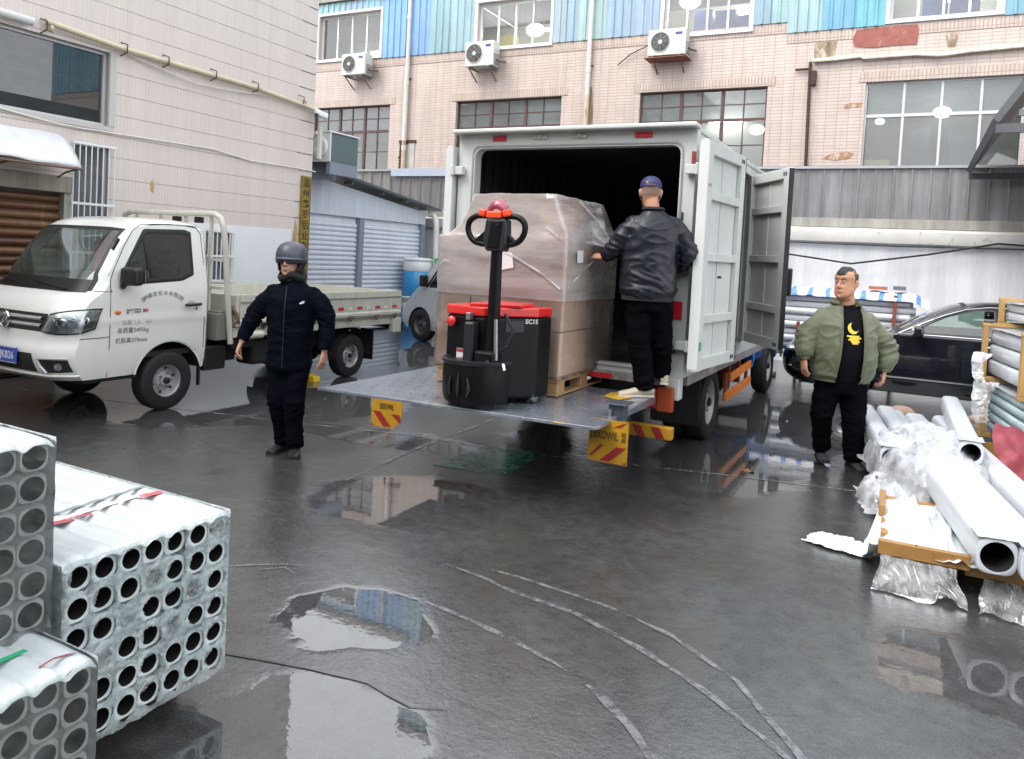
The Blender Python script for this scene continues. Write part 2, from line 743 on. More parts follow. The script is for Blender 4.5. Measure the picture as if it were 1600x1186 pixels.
    bp2.inputs['Distance'].default_value = 0.01
    L.new(h1, bp2.inputs['Height'])
    L.new(bp2.outputs[0], b.inputs['Normal'])
    return m


GM = ground_material()
struct(MB().add([(-80, -60, 0), (80, -60, 0), (80, 90, 0), (-80, 90, 0)], [(0, 1, 2, 3)]).build('yard_ground', GM))


def strip(name, pts, w, mat, z=0.004, jit=0.3, seed=0):
    """thin painted or scraped line lying on the yard"""
    pp = polyline([(x, y, z) for x, y in pts], 0.03)
    l, r_ = [], []
    for i, p in enumerate(pp):
        t = (pp[min(i + 1, len(pp) - 1)] - pp[max(i - 1, 0)]).normalized()
        n = Vector((-t.y, t.x, 0))
        k = 1 + jit * noise.noise(Vector((p.x * 9 + seed, p.y * 9, 0))) * 2
        taper = min(1, 0.25 + 6 * min(i, len(pp) - 1 - i) / len(pp))
        wob = n * 0.006 * noise.noise(Vector((p.x * 6, p.y * 6, seed + 3)))
        l.append(p + wob + n * w * k * taper / 2)
        r_.append(p + wob - n * w * k * taper / 2)
    return struct(MB().loft([[a, b] for a, b in zip(l, r_)], cap=False, closed=False).build(name, mat, fixn=False))


def blotchy(name, col, thr, sc=11):
    m = pm(name, col, 0.5, var=0.5, vs=18, bump=0.4, bs=90, coat=1, coat_r=0.22, world=True)
    nt = m.node_tree
    pb_ = [n for n in nt.nodes if n.type == 'BSDF_PRINCIPLED'][0]
    g = [n for n in nt.nodes if n.type == 'NEW_GEOMETRY'][0]
    a = _noise(nt, g.outputs['Position'], sc, 8, 0.8)
    nt.links.new(_ramp(nt, a, [(thr - .06, 0.0), (thr + .10, 0.95)]), pb_.inputs['Alpha'])
    return m


MK = blotchy('worn_line', (0.20, 0.20, 0.21), 0.45)
MK2 = pm('joint_dark', (0.045, 0.042, 0.04), 0.6, var=0.3, vs=9, coat=1, coat_r=0.2, world=True)
MK3 = blotchy('joint_light', (0.24, 0.24, 0.235), 0.46, 6)
strip('tyre_mark', [(-2.205, 3.581), (-1.95, 3.55), (-1.711, 3.478), (-1.337, 3.434), (-0.964, 3.281), (-0.637, 3.104), (-0.279, 2.833), (-.1, 2.6)], .030, MK, seed=1)
strip('tyre_mark', [(-1.966, 3.662), (-1.606, 3.642), (-1.269, 3.602), (-1.06, 3.55)], .024, MK, seed=2)
strip('tyre_mark', [(-1.10, 3.56), (-0.875, 3.477), (-0.539, 3.25), (-0.267, 2.907), (-.12, 2.7)], .028, MK, seed=3)
strip('tyre_mark', [(-2.221, 3.131), (-2.05, 3.13)], .02, MK, seed=4)
strip('tyre_mark', [(-2.02, 3.135), (-1.87, 3.117), (-1.483, 3.041), (-1.24, 2.96), (-1.169, 2.93)], .028, MK, seed=5)
strip('tyre_mark', [(-1.06, 2.88), (-0.995, 2.848), (-0.83, 2.72), (-.78, 2.67), (-0.689, 2.578), (-.6, 2.45)], .036, MK, seed=6)
strip('ground_joint', [(-8.5, 4.9), (-5.123, 5.616), (-4.054, 5.905), (-3.068, 5.962), (-1.2, 6.45), (2, 7.1)], .03, MK3, seed=7)
strip('ground_joint', [(-3.6, 4.45), (-3.72, 5.5), (-3.76, 6.6), (-3.9, 9.0)], .03, MK3, seed=8)
strip('ground_crack', [(-3.6, 2.0), (-2.458, 2.272), (-2.076, 2.372), (-1.80, 2.42), (-1.574, 2.377), (-1.441, 2.438)], .014, MK2, seed=9)
strip('scrape_mark', [(-3.2, 2.86), (-3.099, 2.908), (-2.9, 3.077), (-2.78, 3.13)], .016, MK, seed=10)
strip('scrape_mark', [(-2.95, 2.95), (-2.85, 3.05), (-2.75, 3.02)], .012, MK, seed=11)
# blotchy green reflection painted onto the ground under the tail lift
GP = blotchy('green_reflection_tint', (0.03, 0.36, 0.25), 0.44, 3.5)
struct(MB().add([(-3.34, 5.2, .003), (-2.75, 5.27, .003), (-2.70, 5.45, .003), (-2.78, 6.1, .003), (-3.3, 6.02, .003)], [(0, 1, 2, 3, 4)]).build('painted_reflection', GP, fixn=False))
# fallen leaf / scrap
tag(MB().grid(lambda u, v: (-1.16 + .09 * u, 6.65 + .05 * v, .008 + .02 * math.sin(u * 5) * (v - .3)), 6, 3).build('leaf', pm('leaf_brown', (.22, .1, .04), .5), loc=None), 'curled brown leaf lying on the wet ground right of the box truck', 'leaf')
for i, (x, y) in enumerate([(-.9, 5.2), (-1.8, 4.9), (-2.9, 3.6), (-.2, 4.2), (-.75, 3.5), (.3, 3.3), (-1.3, 2.6)]):
    pass

# ================================================================== factory building at the back (plane Y = 16.8)
TILE = pm('small_pink_tile', (0.64, 0.52, 0.455), 0.42, var=0.14, vs=0.7, streak=0.14, bump=0.12, bs=25, coat=.3, coat_r=.2, world=True,
          brick=dict(w=0.215, h=0.068, m=0.0075, mc=0.70, v=0.08, offset=0.0), stain=(0.36, 0.25, 0.15), stain_at=0.70, stain_s=0.9)
PLAST = pm('old_plaster', (0.42, 0.40, 0.37), 0.7, var=0.3, vs=1.5, bump=0.3, bs=20, world=True, streak=.3)
DARKROOM = pm('room_dark', (0.16, 0.165, 0.17), 0.8, world=True)
ROOM = pm('room_pale', (0.66, 0.67, 0.62), 0.7, world=True, var=.3, vs=.8)
FRW = pm('white_frame', (0.74, 0.75, 0.77), 0.35, var=0.1, world=True)
FRB = pm('rusty_window_frame', (0.12, 0.062, 0.055), 0.6, var=0.4, vs=6, world=True)
FRA = pm('aluminium_frame', (0.58, 0.59, 0.60), 0.35, metal=.3, world=True)
PANE = glass('window_glass', (0.78, 0.84, 0.82), 0.08, film=0.20, film_col=(.60, .62, .60), fscale=.7, lo=.7, hi=1.3)
PANE_D = glass('window_glass_dim', (0.5, 0.56, 0.56), 0.14, film=0.5, film_col=(.36, .40, .41), fscale=.8, lo=.7, hi=1.3)
BLUEGOODS = pm('blue_stock', (0.03, 0.07, 0.42), 0.5, var=.4, vs=5, world=True)


def lamp_mat(name, col, s):
    m = bpy.data.materials.new(name)
    m.use_nodes = True
    nt = m.node_tree
    nt.nodes.clear()
    o = nt.nodes.new('ShaderNodeOutputMaterial')
    e = nt.nodes.new('ShaderNodeEmission')
    e.inputs[0].default_value = (*col, 1)
    e.inputs[1].default_value = s
    nt.links.new(e.outputs[0], o.inputs[0])
    return m


LAMP = lamp_mat('lit_lamp', (1, 0.98, 0.90), 30)
BLOOM_LAMP = lamp_mat('lamp_with_bloom', (1, 0.98, 0.92), 16)  # room lamp whose emission fades towards the rim, imitating bloom
_nt = BLOOM_LAMP.node_tree
_lw = _nt.nodes.new('ShaderNodeLayerWeight')
_lw.inputs[0].default_value = 0.5
_iv = _nt.nodes.new('ShaderNodeMath')
_iv.operation = 'SUBTRACT'
_iv.inputs[0].default_value = 1.0
_nt.links.new(_lw.outputs['Facing'], _iv.inputs[1])
_pw = _nt.nodes.new('ShaderNodeMath')
_pw.operation = 'POWER'
_pw.inputs[1].default_value = 3.0
_nt.links.new(_iv.outputs[0], _pw.inputs[0])
_ml = _nt.nodes.new('ShaderNodeMath')
_ml.operation = 'MULTIPLY_ADD'
_ml.inputs[1].default_value = 14.0
_ml.inputs[2].default_value = 0.25
_nt.links.new(_pw.outputs[0], _ml.inputs[0])
_nt.links.new(_ml.outputs[0], [n for n in _nt.nodes if n.type == 'EMISSION'][0].inputs[1])
YF = 16.8
fac = thing('factory_building', 'old factory behind the yard with small pink tiles below and blue sheet cladding above', 'building', (-5, YF, 0))
WX0, WX1 = -17.5, 9.0


def wall_with_holes(x0, x1, z0, z1, holes, y, depth):
    m = MB()
    xs = sorted({x0, x1, *[h[0] for h in holes], *[h[1] for h in holes]})
    zs = sorted({z0, z1, *[h[2] for h in holes], *[h[3] for h in holes]})
    for xa, xb in zip(xs[:-1], xs[1:]):
        for za, zb in zip(zs[:-1], zs[1:]):
            cx, cz = (xa + xb) / 2, (za + zb) / 2
            if any(h[0] < cx < h[1] and h[2] < cz < h[3] for h in holes):
                continue
            m.add([(xa, y, za), (xb, y, za), (xb, y, zb), (xa, y, zb)], [(0, 1, 2, 3)])
    for a, b, c, d in holes:
        m.add([(a, y, c), (b, y, c), (b, y, d), (a, y, d), (a, y + depth, c), (b, y + depth, c), (b, y + depth, d), (a, y + depth, d)],
              [(0, 1, 5, 4), (1, 2, 6, 5), (2, 3, 7, 6), (3, 0, 4, 7)])
    return m


LOW = [(-15.35, -12.66, 3.80, 5.60), (-10.58, -7.64, 3.80, 5.58), (-5.70, -2.92, 3.80, 5.55), (-1.04, 1.64, 3.80, 5.52), (3.0, 5.6, 3.8, 5.5)]
UPP = [(-15.22, -13.07, 6.93, 8.15), (-10.05, -8.02, 6.86, 8.0), (-5.25, -3.36, 6.78, 8.0), (-.70, 1.14, 6.70, 8.0), (3.2, 5.2, 6.7, 8.0)]
HOLES = LOW + UPP
wall_with_holes(WX0, WX1, 0, 8.5, HOLES, YF, 0.22).build('wall', TILE, fac, fixn=False)
wall_with_holes(-11.25, WX1, 8.5, 10.9, [], YF, 0.22).build('upper_wall', TILE, fac, fixn=False)
build_each(MB().box(WX0, WX0 + .2, YF + .25, YF + 12, 0, 8.5).box(WX1 - .2, WX1, YF + .25, YF + 12, 0, 10.9).box(-11.25, -11.05, YF + .25, YF + 12, 8.72, 10.9).box(WX0 + .2, WX1 - .2, YF + 11.8, YF + 12, 0, 8.5), 'side_wall', PLAST, fac)
MB().box(WX0 - .3, -11.26, YF - .12, YF + 12.2, 8.5, 8.70).build('roof', PLAST, fac)
MB().box(-11.4, WX1 + .3, YF - .15, YF + 12.2, 10.9, 11.1).build('roof', PLAST, fac)
# storey floors and back partitions seen through the panes
build_each(MB().box(WX0 + .2, WX1 - .2, YF + .23, YF + 11.8, 6.05, 6.35).box(WX0 + .2, WX1 - .2, YF + .23, YF + 11.8, 3.4, 3.7), 'floor_slab', ROOM, fac)
build_each(MB().box(WX0 + .2, WX1 - .2, YF + 2.6, YF + 2.7, 3.7, 6.05), 'partition', pm('room_mid', (.22, .23, .22), .8, world=True, var=.5, vs=.7), fac)
build_each(MB().box(WX0 + .2, WX1 - .2, YF + 3.4, YF + 3.5, 6.35, 8.45), 'partition', ROOM, fac)
# soldier course of upright tiles over the windows and under the cladding
TRIM = pm('upright_tile', (0.60, 0.48, 0.41), 0.45, var=0.12, world=True, brick=dict(w=0.068, h=0.215, m=0.008, mc=0.6, v=.1), streak=.15)
mm = MB()
for a, b, c, d in LOW:
    mm.box(a - .15, b + .15, YF - .012, YF - .001, d + .004, d + .2)
mm.box(WX0, -2.6, YF - .012, YF - .001, 6.62, 6.83).box(-2.6, WX1, YF - .012, YF - .001, 6.40, 6.60)
build_each(mm, 'tile_band', TRIM, fac)


def window(x0, x1, z0, z1, kind, parent=fac, y=YF):
    """frame (sub-parts: mullion, pane)"""
    fm = {'rusty': FRB, 'white': FRW, 'alu': FRA}[kind]
    t = .055 if kind == 'white' else .035
    yy = y + .10
    f = MB().box(x0, x1, yy, yy + .07, z0, z0 + t).box(x0, x1, yy, yy + .07, z1 - t, z1).box(x0, x0 + t, yy, yy + .07, z0 + t, z1 - t).box(x1 - t, x1, yy, yy + .07, z0 + t, z1 - t)
    fo = f.build('window', fm, parent)
    n = {'rusty': 6, 'white': 4, 'alu': 4}[kind]
    zt = z0 + (z1 - z0) * (.62 if kind != 'white' else 1)
    xs = [x0 + t + (x1 - x0 - 2 * t) * i / n for i in range(n + 1)]
    for i in range(1, n):
        big = kind == 'rusty' and i % 2 == 0
        w = .07 if big else (.022 if kind == 'rusty' else .045)
        MB().box(xs[i] - w / 2, xs[i] + w / 2, yy - (.012 if big else 0), yy + .05, z0 + t, z1 - t).build('mullion', fm, fo)
    rails = [zt] if kind != 'white' else []
    for zz in rails:
        w = .06
        MB().box(x0 + t, x1 - t, yy - .006, yy + .044, zz - w / 2, zz + w / 2).build('transom', fm, fo)
    if kind == 'rusty':
        for zz in (zt + (z1 - zt) * .5, z0 + (zt - z0) * .5):
            MB().box(x0 + t, x1 - t, yy + .01, yy + .03, zz - .01, zz + .01).build('glazing_bar', fm, fo)
    zc = [z0 + t] + ([zt] if kind != 'white' else []) + [z1 - t]
    for i in range(n):
        for k in range(len(zc) - 1):
            pmn = PANE_D if (kind == 'rusty' and k == 1) or (kind == 'alu' and k == 1) else PANE
            a, b = xs[i] + .012, xs[i + 1] - .012
            MB().add([(a, yy + .022, zc[k]), (b, yy + .022, zc[k]), (b, yy + .022, zc[k + 1]), (a, yy + .022, zc[k + 1])], [(0, 1, 2, 3)]).build('pane', pmn, fo, fixn=False)
    return fo


for w_ in LOW:
    window(*w_, 'alu' if w_[0] > -2 else 'rusty')
for w_ in UPP:
    window(*w_, 'white')
# white sills/casings under the upper windows
mm = MB()
for a, b, c, d in UPP:
    mm.box(a - .07, b + .07, YF - .05, YF - .001, c - .07, c - .002)
    mm.box(a - .07, a - .002, YF - .05, YF - .001, c, d + .07).box(b + .002, b + .07, YF - .05, YF - .001, c, d + .07).box(a, b, YF - .05, YF - .001, d + .002, d + .07)
build_each(mm, 'window_casing', FRW, fac)


# things inside the rooms: lamps, blue stock, cupboards, ducts
def lampbar(x, y, z, l=1.2, r=.05):
    MB().obox((x, y, z), (l, r * 2, r)).build('ceiling_lamp', LAMP, fac)


def lampball(x, y, z, r=.13):
    MB().sphere((x, y, z), (r * 1.9, r * 1.5, r * 1.35), 28, 18).build('hanging_lamp', BLOOM_LAMP, fac, smooth=180)


lampball(-8.75, YF + .62, 7.40, .13)
lampbar(-9.3, YF + 2.2, 7.9, .9)
lampball(-4.85, YF + .62, 7.7, .13)
lampbar(-4.2, YF + 2.4, 7.9, 1.0)
lampball(-.45, YF + .6, 7.42, .10)
lampbar(.6, YF + 2.6, 7.8, .8)
lampball(-13.6, YF + .6, 7.12, .11)
lampball(.33, YF + .55, 4.98, .09)
lampball(-.78, YF + .8, 4.88, .05)
lampball(-3.2, YF + .6, 4.75, .09)
lampbar(-4.3, YF + 2.4, 5.3, .8)
lampbar(-12.6, YF + 2.6, 5.25, .7)
lampball(-8.2, YF + .8, 4.9, .07)
mm = MB()
for x0, x1, z0, z1 in [(-4.75, -4.35, 6.36, 7.5), (-4.28, -3.85, 6.36, 7.45), (-3.8, -3.5, 6.36, 7.3), (-.15, .30, 6.36, 7.7), (.34, .85, 6.36, 7.55)]:
    mm.box(x0, x1, YF + .7, YF + 1.3, z0, z1)
build_each(mm, 'blue_stock', BLUEGOODS, fac)
build_each(MB().box(-13.0, -12.8, YF + .6, YF + 1.0, 6.36, 7.1).box(-14.6, -13.9, YF + .6, YF + 1.1, 6.36, 7.3), 'cupboard', pm('grey_cupboard', (.25, .27, .28), .5, world=True), fac)
MB().box(-9.85, -9.45, YF + .8, YF + 1.1, 6.36, 7.4).build('poster_board', pm('yellow_board', (.75, .6, .12), .6, world=True), fac)
build_each(MB().box(-.2, .15, YF + .8, YF + 1.2, 3.71, 4.75).box(.5, 1.4, YF + 1, YF + 1.5, 3.71, 4.65), 'dark_cabinet', pm('dark_blue_cabinet', (.05, .07, .10), .5, world=True), fac)
MB().box(-1.0, -.55, YF + .5, YF + .9, 3.71, 4.05).build('carton', pm('yellow_carton', (.65, .55, .3), .7, world=True), fac)
MB().box(-15.0, -13.4, YF + .7, YF + 1.2, 4.7, 5.0).build('beam', pm('dark_beam', (.06, .03, .025), .7, world=True), fac)
build_each(MB().box(-14.7, -13.9, YF + .35, YF + .6, 3.71, 4.55).box(-13.85, -13.5, YF + .4, YF + .6, 3.71, 4.4), 'white_sacks', pm('sack_white', (.6, .6, .58), .7, world=True), fac, bevel=.05)

# corrugated cladding sheets, each its own piece
SKYB = [(-15.4, (.30, .52, .60)), (-14.3, (.30, .50, .62)), (-13.4, (.24, .46, .68)), (-12.95, (.16, .40, .72)), (-11.5, (.15, .38, .70)), (-11.48, (.27, .41, .52)), (-10.83, (.36, .56, .58)),
        (-10.05, (.34, .50, .56)), (-8.0, (.36, .48, .56)), (-7.6, (.28, .42, .54)), (-7.29, (.38, .56, .57)), (-6.6, (.29, .43, .52)), (-5.3, (.30, .45, .54)),
        (-3.3, (.26, .46, .52)), (-2.94, (.33, .56, .55)), (-2.5, (.34, .52, .58)), (-1.93, (.06, .42, .55)), (-.95, (.03, .36, .54)), (1.1, (.16, .42, .52)), (9.5, (.16, .42, .52))]


def clad_col(x):
    c = SKYB[0][1]
    for a, b in SKYB:
        if x >= a:
            c = b
    return c


def corr(x0, x1, z0, z1, y, pitch=.2, dp=.028):
    m = MB()
    prof = []
    x = x0
    while x < x1 - 1e-4:
        for dx, dy in ((0, 0), (.13, 0), (.145, dp), (.185, dp)):
            xx = x + dx * pitch / .2
            if xx < x1:
                prof.append((xx, y - dy))
        x += pitch
    prof.append((x1, y))
    rings = [[Vector((a, b, z)) for a, b in prof] for z in (z0, z1)]
    m.loft(rings, cap=False, closed=False)
    return m


edges = [-17.5, -16.6]
x = -15.8
cuts = [-15.8, -15.3, -14.9, -14.3, -13.7, -13.0, -12.2, -11.47, -10.83, -10.12, -9.4, -8.7, -7.95, -7.6, -7.29, -6.6, -5.9, -5.32, -4.6, -3.9, -3.29, -2.94, -2.6, -1.93, -1.3, -.77, 0, .6, 1.21, 2.0, 2.8, 3.6, 4.4, 5.2, 6.0, 6.9, 7.8, 8.9]
for i, (a, b) in enumerate(zip(cuts[:-1], cuts[1:])):
    col = tuple(c * .68 + k_ * .32 for c, k_ in zip(clad_col((a + b) / 2), (.46, .58, .64)))
    zb = 6.84 if b <= -2.5 else 6.61
    key = 'clad_%d' % (i % 40)
    mt = pm(key, tuple(min(1, c * rnd.uniform(.93, 1.07)) for c in col), 0.42, var=0.22, vs=1.1, streak=0.22, world=True, stain=(col[0] * .55 + .1, col[1] * .55, col[2] * .5), stain_at=.68)
    m = MB()
    zt_ = 8.48 if b <= -10.9 else 10.88
    spans = [(zb, zt_)]
    for h in UPP:
        if h[0] - .1 < (a + b) / 2 < h[1] + .1:
            spans = [(h[3] + .075, zt_)]
            if h[2] - .08 - zb > .04:
                spans.append((zb, h[2] - .075))
    for s0, s1 in spans:
        q = corr(a, b - .004, s0, s1, YF - .03)
        m.add(q.v, q.f)
    m.build('cladding_sheet', mt, fac, fixn=False)
# red patched plaster, rust, chipped spots
RED = pm('red_patch', (.36, .125, .10), .8, var=.35, vs=5, bump=.5, bs=30, world=True, stain=(.42, .30, .26), stain_at=.6, stain_s=5)
MB().prism([(-1.30, 6.24), (-.95, 6.19), (-.6, 6.21), (-.19, 6.2), (-.17, 6.5), (-.21, 6.58), (-.8, 6.585), (-1.27, 6.57), (-1.34, 6.4)], 'y', YF - .017, YF - .004).build('plaster_patch', RED, fac)
RUSTP = pm('rust_stain', (.42, .24, .13), .8, var=.5, vs=7, world=True, stain=(.56, .445, .385), stain_at=.5, stain_s=5)
m = MB()
m.prism([(-1.75, 4.02), (-1.5, 3.98), (-1.25, 4.02), (-1.18, 4.12), (-1.3, 4.16), (-1.45, 4.13), (-1.62, 4.11)], 'y', YF - .008, YF - .003)
m.prism([(-1.42, 5.02), (-1.1, 5.04), (-1.08, 5.12), (-1.3, 5.13), (-1.4, 5.09)], 'y', YF - .008, YF - .003)
build_each(m, 'rust_mark', RUSTP, fac)
OCH = pm('ochre_runoff', (.42, .31, .20), .7, var=.5, vs=4, streak=.5, world=True, stain=(.54, .43, .36), stain_at=.5, stain_s=3)
m = MB()
m.prism([(-2.06, 6.38), (-1.62, 6.38), (-1.66, 6.1), (-1.72, 6.03), (-2.04, 6.05)], 'y', YF - .007, YF - .003)
m.prism([(-6.93, 4.8), (-6.80, 4.8), (-6.83, 5.3), (-6.88, 5.75), (-6.93, 5.75)], 'y', YF - .007, YF - .003)
m.prism([(.28, 6.38), (.52, 6.38), (.46, 6.1), (.33, 6.1)], 'y', YF - .007, YF - .003)
build_each(m, 'rust_runoff', OCH, fac)
# bricked-up niche beside the left drain pipe
MB().box(-12.20, -11.80, YF - .02, YF - .004, 3.8, 4.55).build('niche_board', pm('niche_white', (.55, .54, .50), .6, var=.3, vs=5, world=True), fac)
NI = pm('broken_edge', (.09, .045, .035), .8, var=.5, vs=12, world=True)
m = MB().box(-12.30, -11.76, YF - .03, YF - .003, 4.55, 4.63)
for i in range(9):
    z = 3.8 + i * .085
    m.box(-12.30 + .03 * rnd.random(), -12.20, YF - .028, YF - .003, z, z + .075)
m.build('niche_edge', NI, fac)

# --- separate things fixed to the factory
PVC = pm('white_pvc', (.72, .70, .66), .4, var=.12, vs=3, world=True, streak=.15)
PVCR = pm('rusty_pvc', (.62, .50, .38), .5, var=.3, vs=4, world=True, stain=(.40, .2, .07), stain_at=.55, stain_s=2)


def drain(x, z0, z1, label, zr):
    t = thing('drain_pipe', label, 'pipe', (x, YF - .09, z0))
    MB().cyl((x, YF - .09, z0), (x, YF - .09, zr), .055, n=14).build('lower_section', PVCR, t, smooth=40)
    MB().cyl((x, YF - .09, zr + .001), (x, YF - .09, z1), .055, n=14).build('upper_section', PVC, t, smooth=40)
    z = z0 + .7
    while z < z1:
        m = MB().cyl((x, YF - .09, z - .06), (x, YF - .09, z + .06), .064, n=14)
        m.build('pipe_collar', PVC, t, smooth=40)
        MB().box(x - .09, x + .09, YF - .03, YF - .003, z + .1, z + .13).build('bracket', FRB, t)
        z += 1.7
    return t


drain(-12.09, 3.72, 8.4, 'white drain pipe down the factory wall left of the box truck, beside the patched niche', 4.6)
drain(-6.955, 3.72, 10.4, 'white drain pipe with an orange rust run, above the open box truck', 5.55)
t = thing('steel_pipe', 'rusty brown steel pipe on the tiled wall right of the truck roof', 'pipe', (-2.1, YF - .06, 3.7))
RS = pm('dark_rust', (.075, .032, .025), .75, var=.4, vs=8, bump=.5, bs=50, world=True)
MB().tube([(-2.10, YF - .06, 5.98), (-2.08, YF - .06, 4.8), (-2.06, YF - .06, 3.7)], .032, 10).build('riser', RS, t, smooth=40)
MB().cyl((-2.38, YF - .06, 5.84), (-2.1, YF - .06, 5.84), .025).build('stub', RS, t)
MB().box(-2.07, -1.97, YF - .1, YF - .01, 5.5, 5.8).build('junction_box', RS, t, bevel=.01)
m = MB()
pts = [(-2.05, YF - .07, 6.0), (-1.6, YF - .07, 6.01), (-1.15, YF - .07, 6.03), (-1.1, YF - .08, 5.99), (-.7, YF - .07, 5.995), (-.2, YF - .07, 6.0), (.2, YF - .08, 5.95), (.7, YF - .07, 5.99), (1.6, YF - .07, 6.02), (6, YF - .07, 6.1)]
m.tube(pts, [(.055, .04)] * len(pts), 8)
tag(m.build('cable_duct', pm('duct_cream', (.66, .62, .52), .5, var=.25, vs=2, world=True, streak=.3), smooth=50, loc=(0, 0, 0)), 'battered cream cable duct along the tiled wall above the big right window', 'cable duct')
tag(MB().tube(polyline([(-6.262, YF - .05, 6.20), (-5.968, YF - .06, 6.42), (-5.6, YF - .1, 6.55), (-5.4, YF - .15, 6.6)], .1), .012, 6).build('cable', RS), 'thin dark cable hanging left of the air conditioner above the truck roof', 'cable')

# air conditioner outdoor units
ACW = pm('ac_white', (.70, .70, .66), .45, var=.16, vs=6, streak=.15, stain=(.42, .36, .28), stain_at=.68, stain_s=4)
ACG = pm('ac_grille', (.30, .31, .30), .5, var=.2, vs=10)
ACD = pm('ac_dark', (.05, .05, .05), .6)
BRK = pm('bracket_rust', (.30, .13, .08), .7, var=.4, vs=10)


def air_con(x0, z0, w, h, label, rusty=False, d=.32):
    y1 = YF - .12
    y0 = y1 - d
    t = thing('air_conditioner', label, 'air conditioner', (x0 + w / 2, y0 + d / 2, z0), group='air conditioner units on the factory wall')
    MB().box(x0, x0 + w, y0, y1, z0, z0 + h).build('casing', ACW, t, bevel=.015)
    cx, cz, r = x0 + w * .33, z0 + h * .52, h * .40
    MB().lathe([(r, 0), (r, -.012), (r * .93, -.016), (r * .93, -.004)], (cx, y0 - .001, cz), (0, 1, 0), 28).build('fan_ring', ACW, t, smooth=40)
    MB().lathe([(.001, 0), (r * .92, 0)], (cx, y0 - .003, cz), (0, 1, 0), 28).build('fan_opening', ACD, t, fixn=False)
    g = MB()
    for k in range(1, 7):
        rr = r * k / 7
        g.tube([(cx + rr * math.cos(a * PI / 10), y0 - .012, cz + rr * math.sin(a * PI / 10)) for a in range(21)], .005, 4, cap=False)
    for k in range(8):
        a = k * PI / 4
        g.cyl((cx, y0 - .012, cz), (cx + r * math.cos(a), y0 - .012, cz + r * math.sin(a)), .005, n=4)
    g.build('fan_grille', ACG, t)
    MB().cyl((cx, y0 - .018, cz), (cx, y0 - .008, cz), r * .2, n=16).build('fan_hub', ACW, t)
    MB().box(x0 + w * .72, x0 + w * .9, y0 - .004, y0 - .001, z0 + h * .76, z0 + h * .86).build('badge', pm('ac_badge', (.06, .08, .25), .4), t)
    MB().box(x0 + w + .001, x0 + w + .03, y0 + .05, y1 - .05, z0 + .04, z0 + h * .5).build('valve_cover', ACG, t, bevel=.008)
    MB().tube([(x0 + w + .03, y0 + .1, z0 + .15), (x0 + w + .1, y0 + .12, z0 + .1), (x0 + w + .12, YF - .02, z0 + .16)], .018, 8).build('pipe', ACD, t, smooth=60)
    bm_ = BRK if rusty else pm('bracket_grey', (.25, .24, .23), .6, var=.3, vs=9)
    for xx in (x0 + .12, x0 + w - .12):
        MB().bar((xx, y0 - .03, z0 - .02), (xx, YF, z0 - .02), .035, .035).bar((xx, y0 + .02, z0 - .03), (xx, YF - .01, z0 - .3), .03, .02).build('bracket', bm_, t)
    if rusty:
        MB().box(x0 - .06, x0 + w + .04, y0 - .05, YF - .02, z0 - .055, z0 - .04).build('tray', BRK, t)
    return t


air_con(-14.02, 6.35, .80, .56, 'small white air conditioner unit under the left blue-clad window, with a drip stain')
air_con(-10.12, 6.32, .80, .60, 'white air conditioner unit over the left end of the truck roof, below the lit window')
air_con(-5.44, 6.24, .84, .56, 'white air conditioner unit on a rusty tray above the right end of the truck roof', rusty=True)

# ================================================================== boundary wall with sheet fence (plane Y = 15.3)
YB = 15.3
bw = thing('boundary_wall', 'stained white yard wall with a bulging cap and a grey sheet metal fence on top', 'wall', (0, YB, 0))
WW = pm('white_wall', (.80, .81, .83), .6, var=.16, vs=.8, bump=.25, bs=9, streak=.16, stain=(.27, .26, .25), stain_at=.63, stain_s=.9, world=True)
CAPM = pm('cap_cream', (.68, .66, .62), .6, var=.2, vs=2, bump=.3, bs=14, stain=(.25, .22, .19), stain_at=.6, stain_s=2.5, world=True)
MB().box(-12.9, 9, YB, YB + .24, 0, 2.26).build('wall_body', WW, bw)
m = MB()
prof = [(YB - .04, 2.262), (YB - .11, 2.29), (YB - .13, 2.38), (YB - .12, 2.5), (YB - .05, 2.545), (YB + .24, 2.55), (YB + .24, 2.262)]
rings = []
for i in range(60):
    x = -12.9 + 21.9 * i / 59
    w = .012 * noise.noise(Vector((x * 1.7, 0, 0)))
    rings.append([Vector((x, a + w, b + w * .6)) for a, b in prof])
m.loft(rings).build('coping', CAPM, bw, smooth=40)
MB().box(-12.9, 9, YB - .03, YB + .1, 2.56, 2.72).build('rail_strip', pm('beige_strip', (.42, .41, .36), .5, var=.2, world=True, streak=.3), bw)
SH = [pm('fence_sheet_%d' % i, c, .42, metal=.35, var=.25, vs=1.5, streak=.35, world=True) for i, c in enumerate([(.31, .305, .31), (.34, .335, .34), (.28, .278, .28), (.36, .35, .34)])]
m = MB()
W_ = .29
m.add([(0, 0, 0), (W_ - .03, 0, 0), (W_ - .022, -.03, 0), (W_ - .004, -.03, 0), (W_ - .004, 0, 0), (0, 0, .90), (W_ - .03, 0, .90), (W_ - .022, -.03, .90), (W_ - .004, -.03, .90), (W_ - .004, 0, .90)],
      [(0, 1, 6, 5), (1, 2, 7, 6), (2, 3, 8, 7), (3, 4, 9, 8)])
src = m.build('sheet_panel', SH[0], bw, local=True, fixn=False)
src.location = (-12.85, 0, 2.725)
k = 1
while -12.85 + k * W_ < 8.9:
    o = inst(src, bw, (-12.85 + k * W_, 0, 2.725), mat=SH[rnd.randrange(4)])
    k += 1
MB().box(-12.9, 9, YB - .06, YB + .1, 3.626, 3.67).build('top_flashing', pm('flashing_grey', (.42, .43, .45), .4, metal=.4, world=True), bw)
MB().box(-11.35, -8.9, YB - .09, YB - .062, 3.50, 3.68).build('patch_flashing', pm('flashing_pale', (.50, .56, .66), .45, world=True), bw)
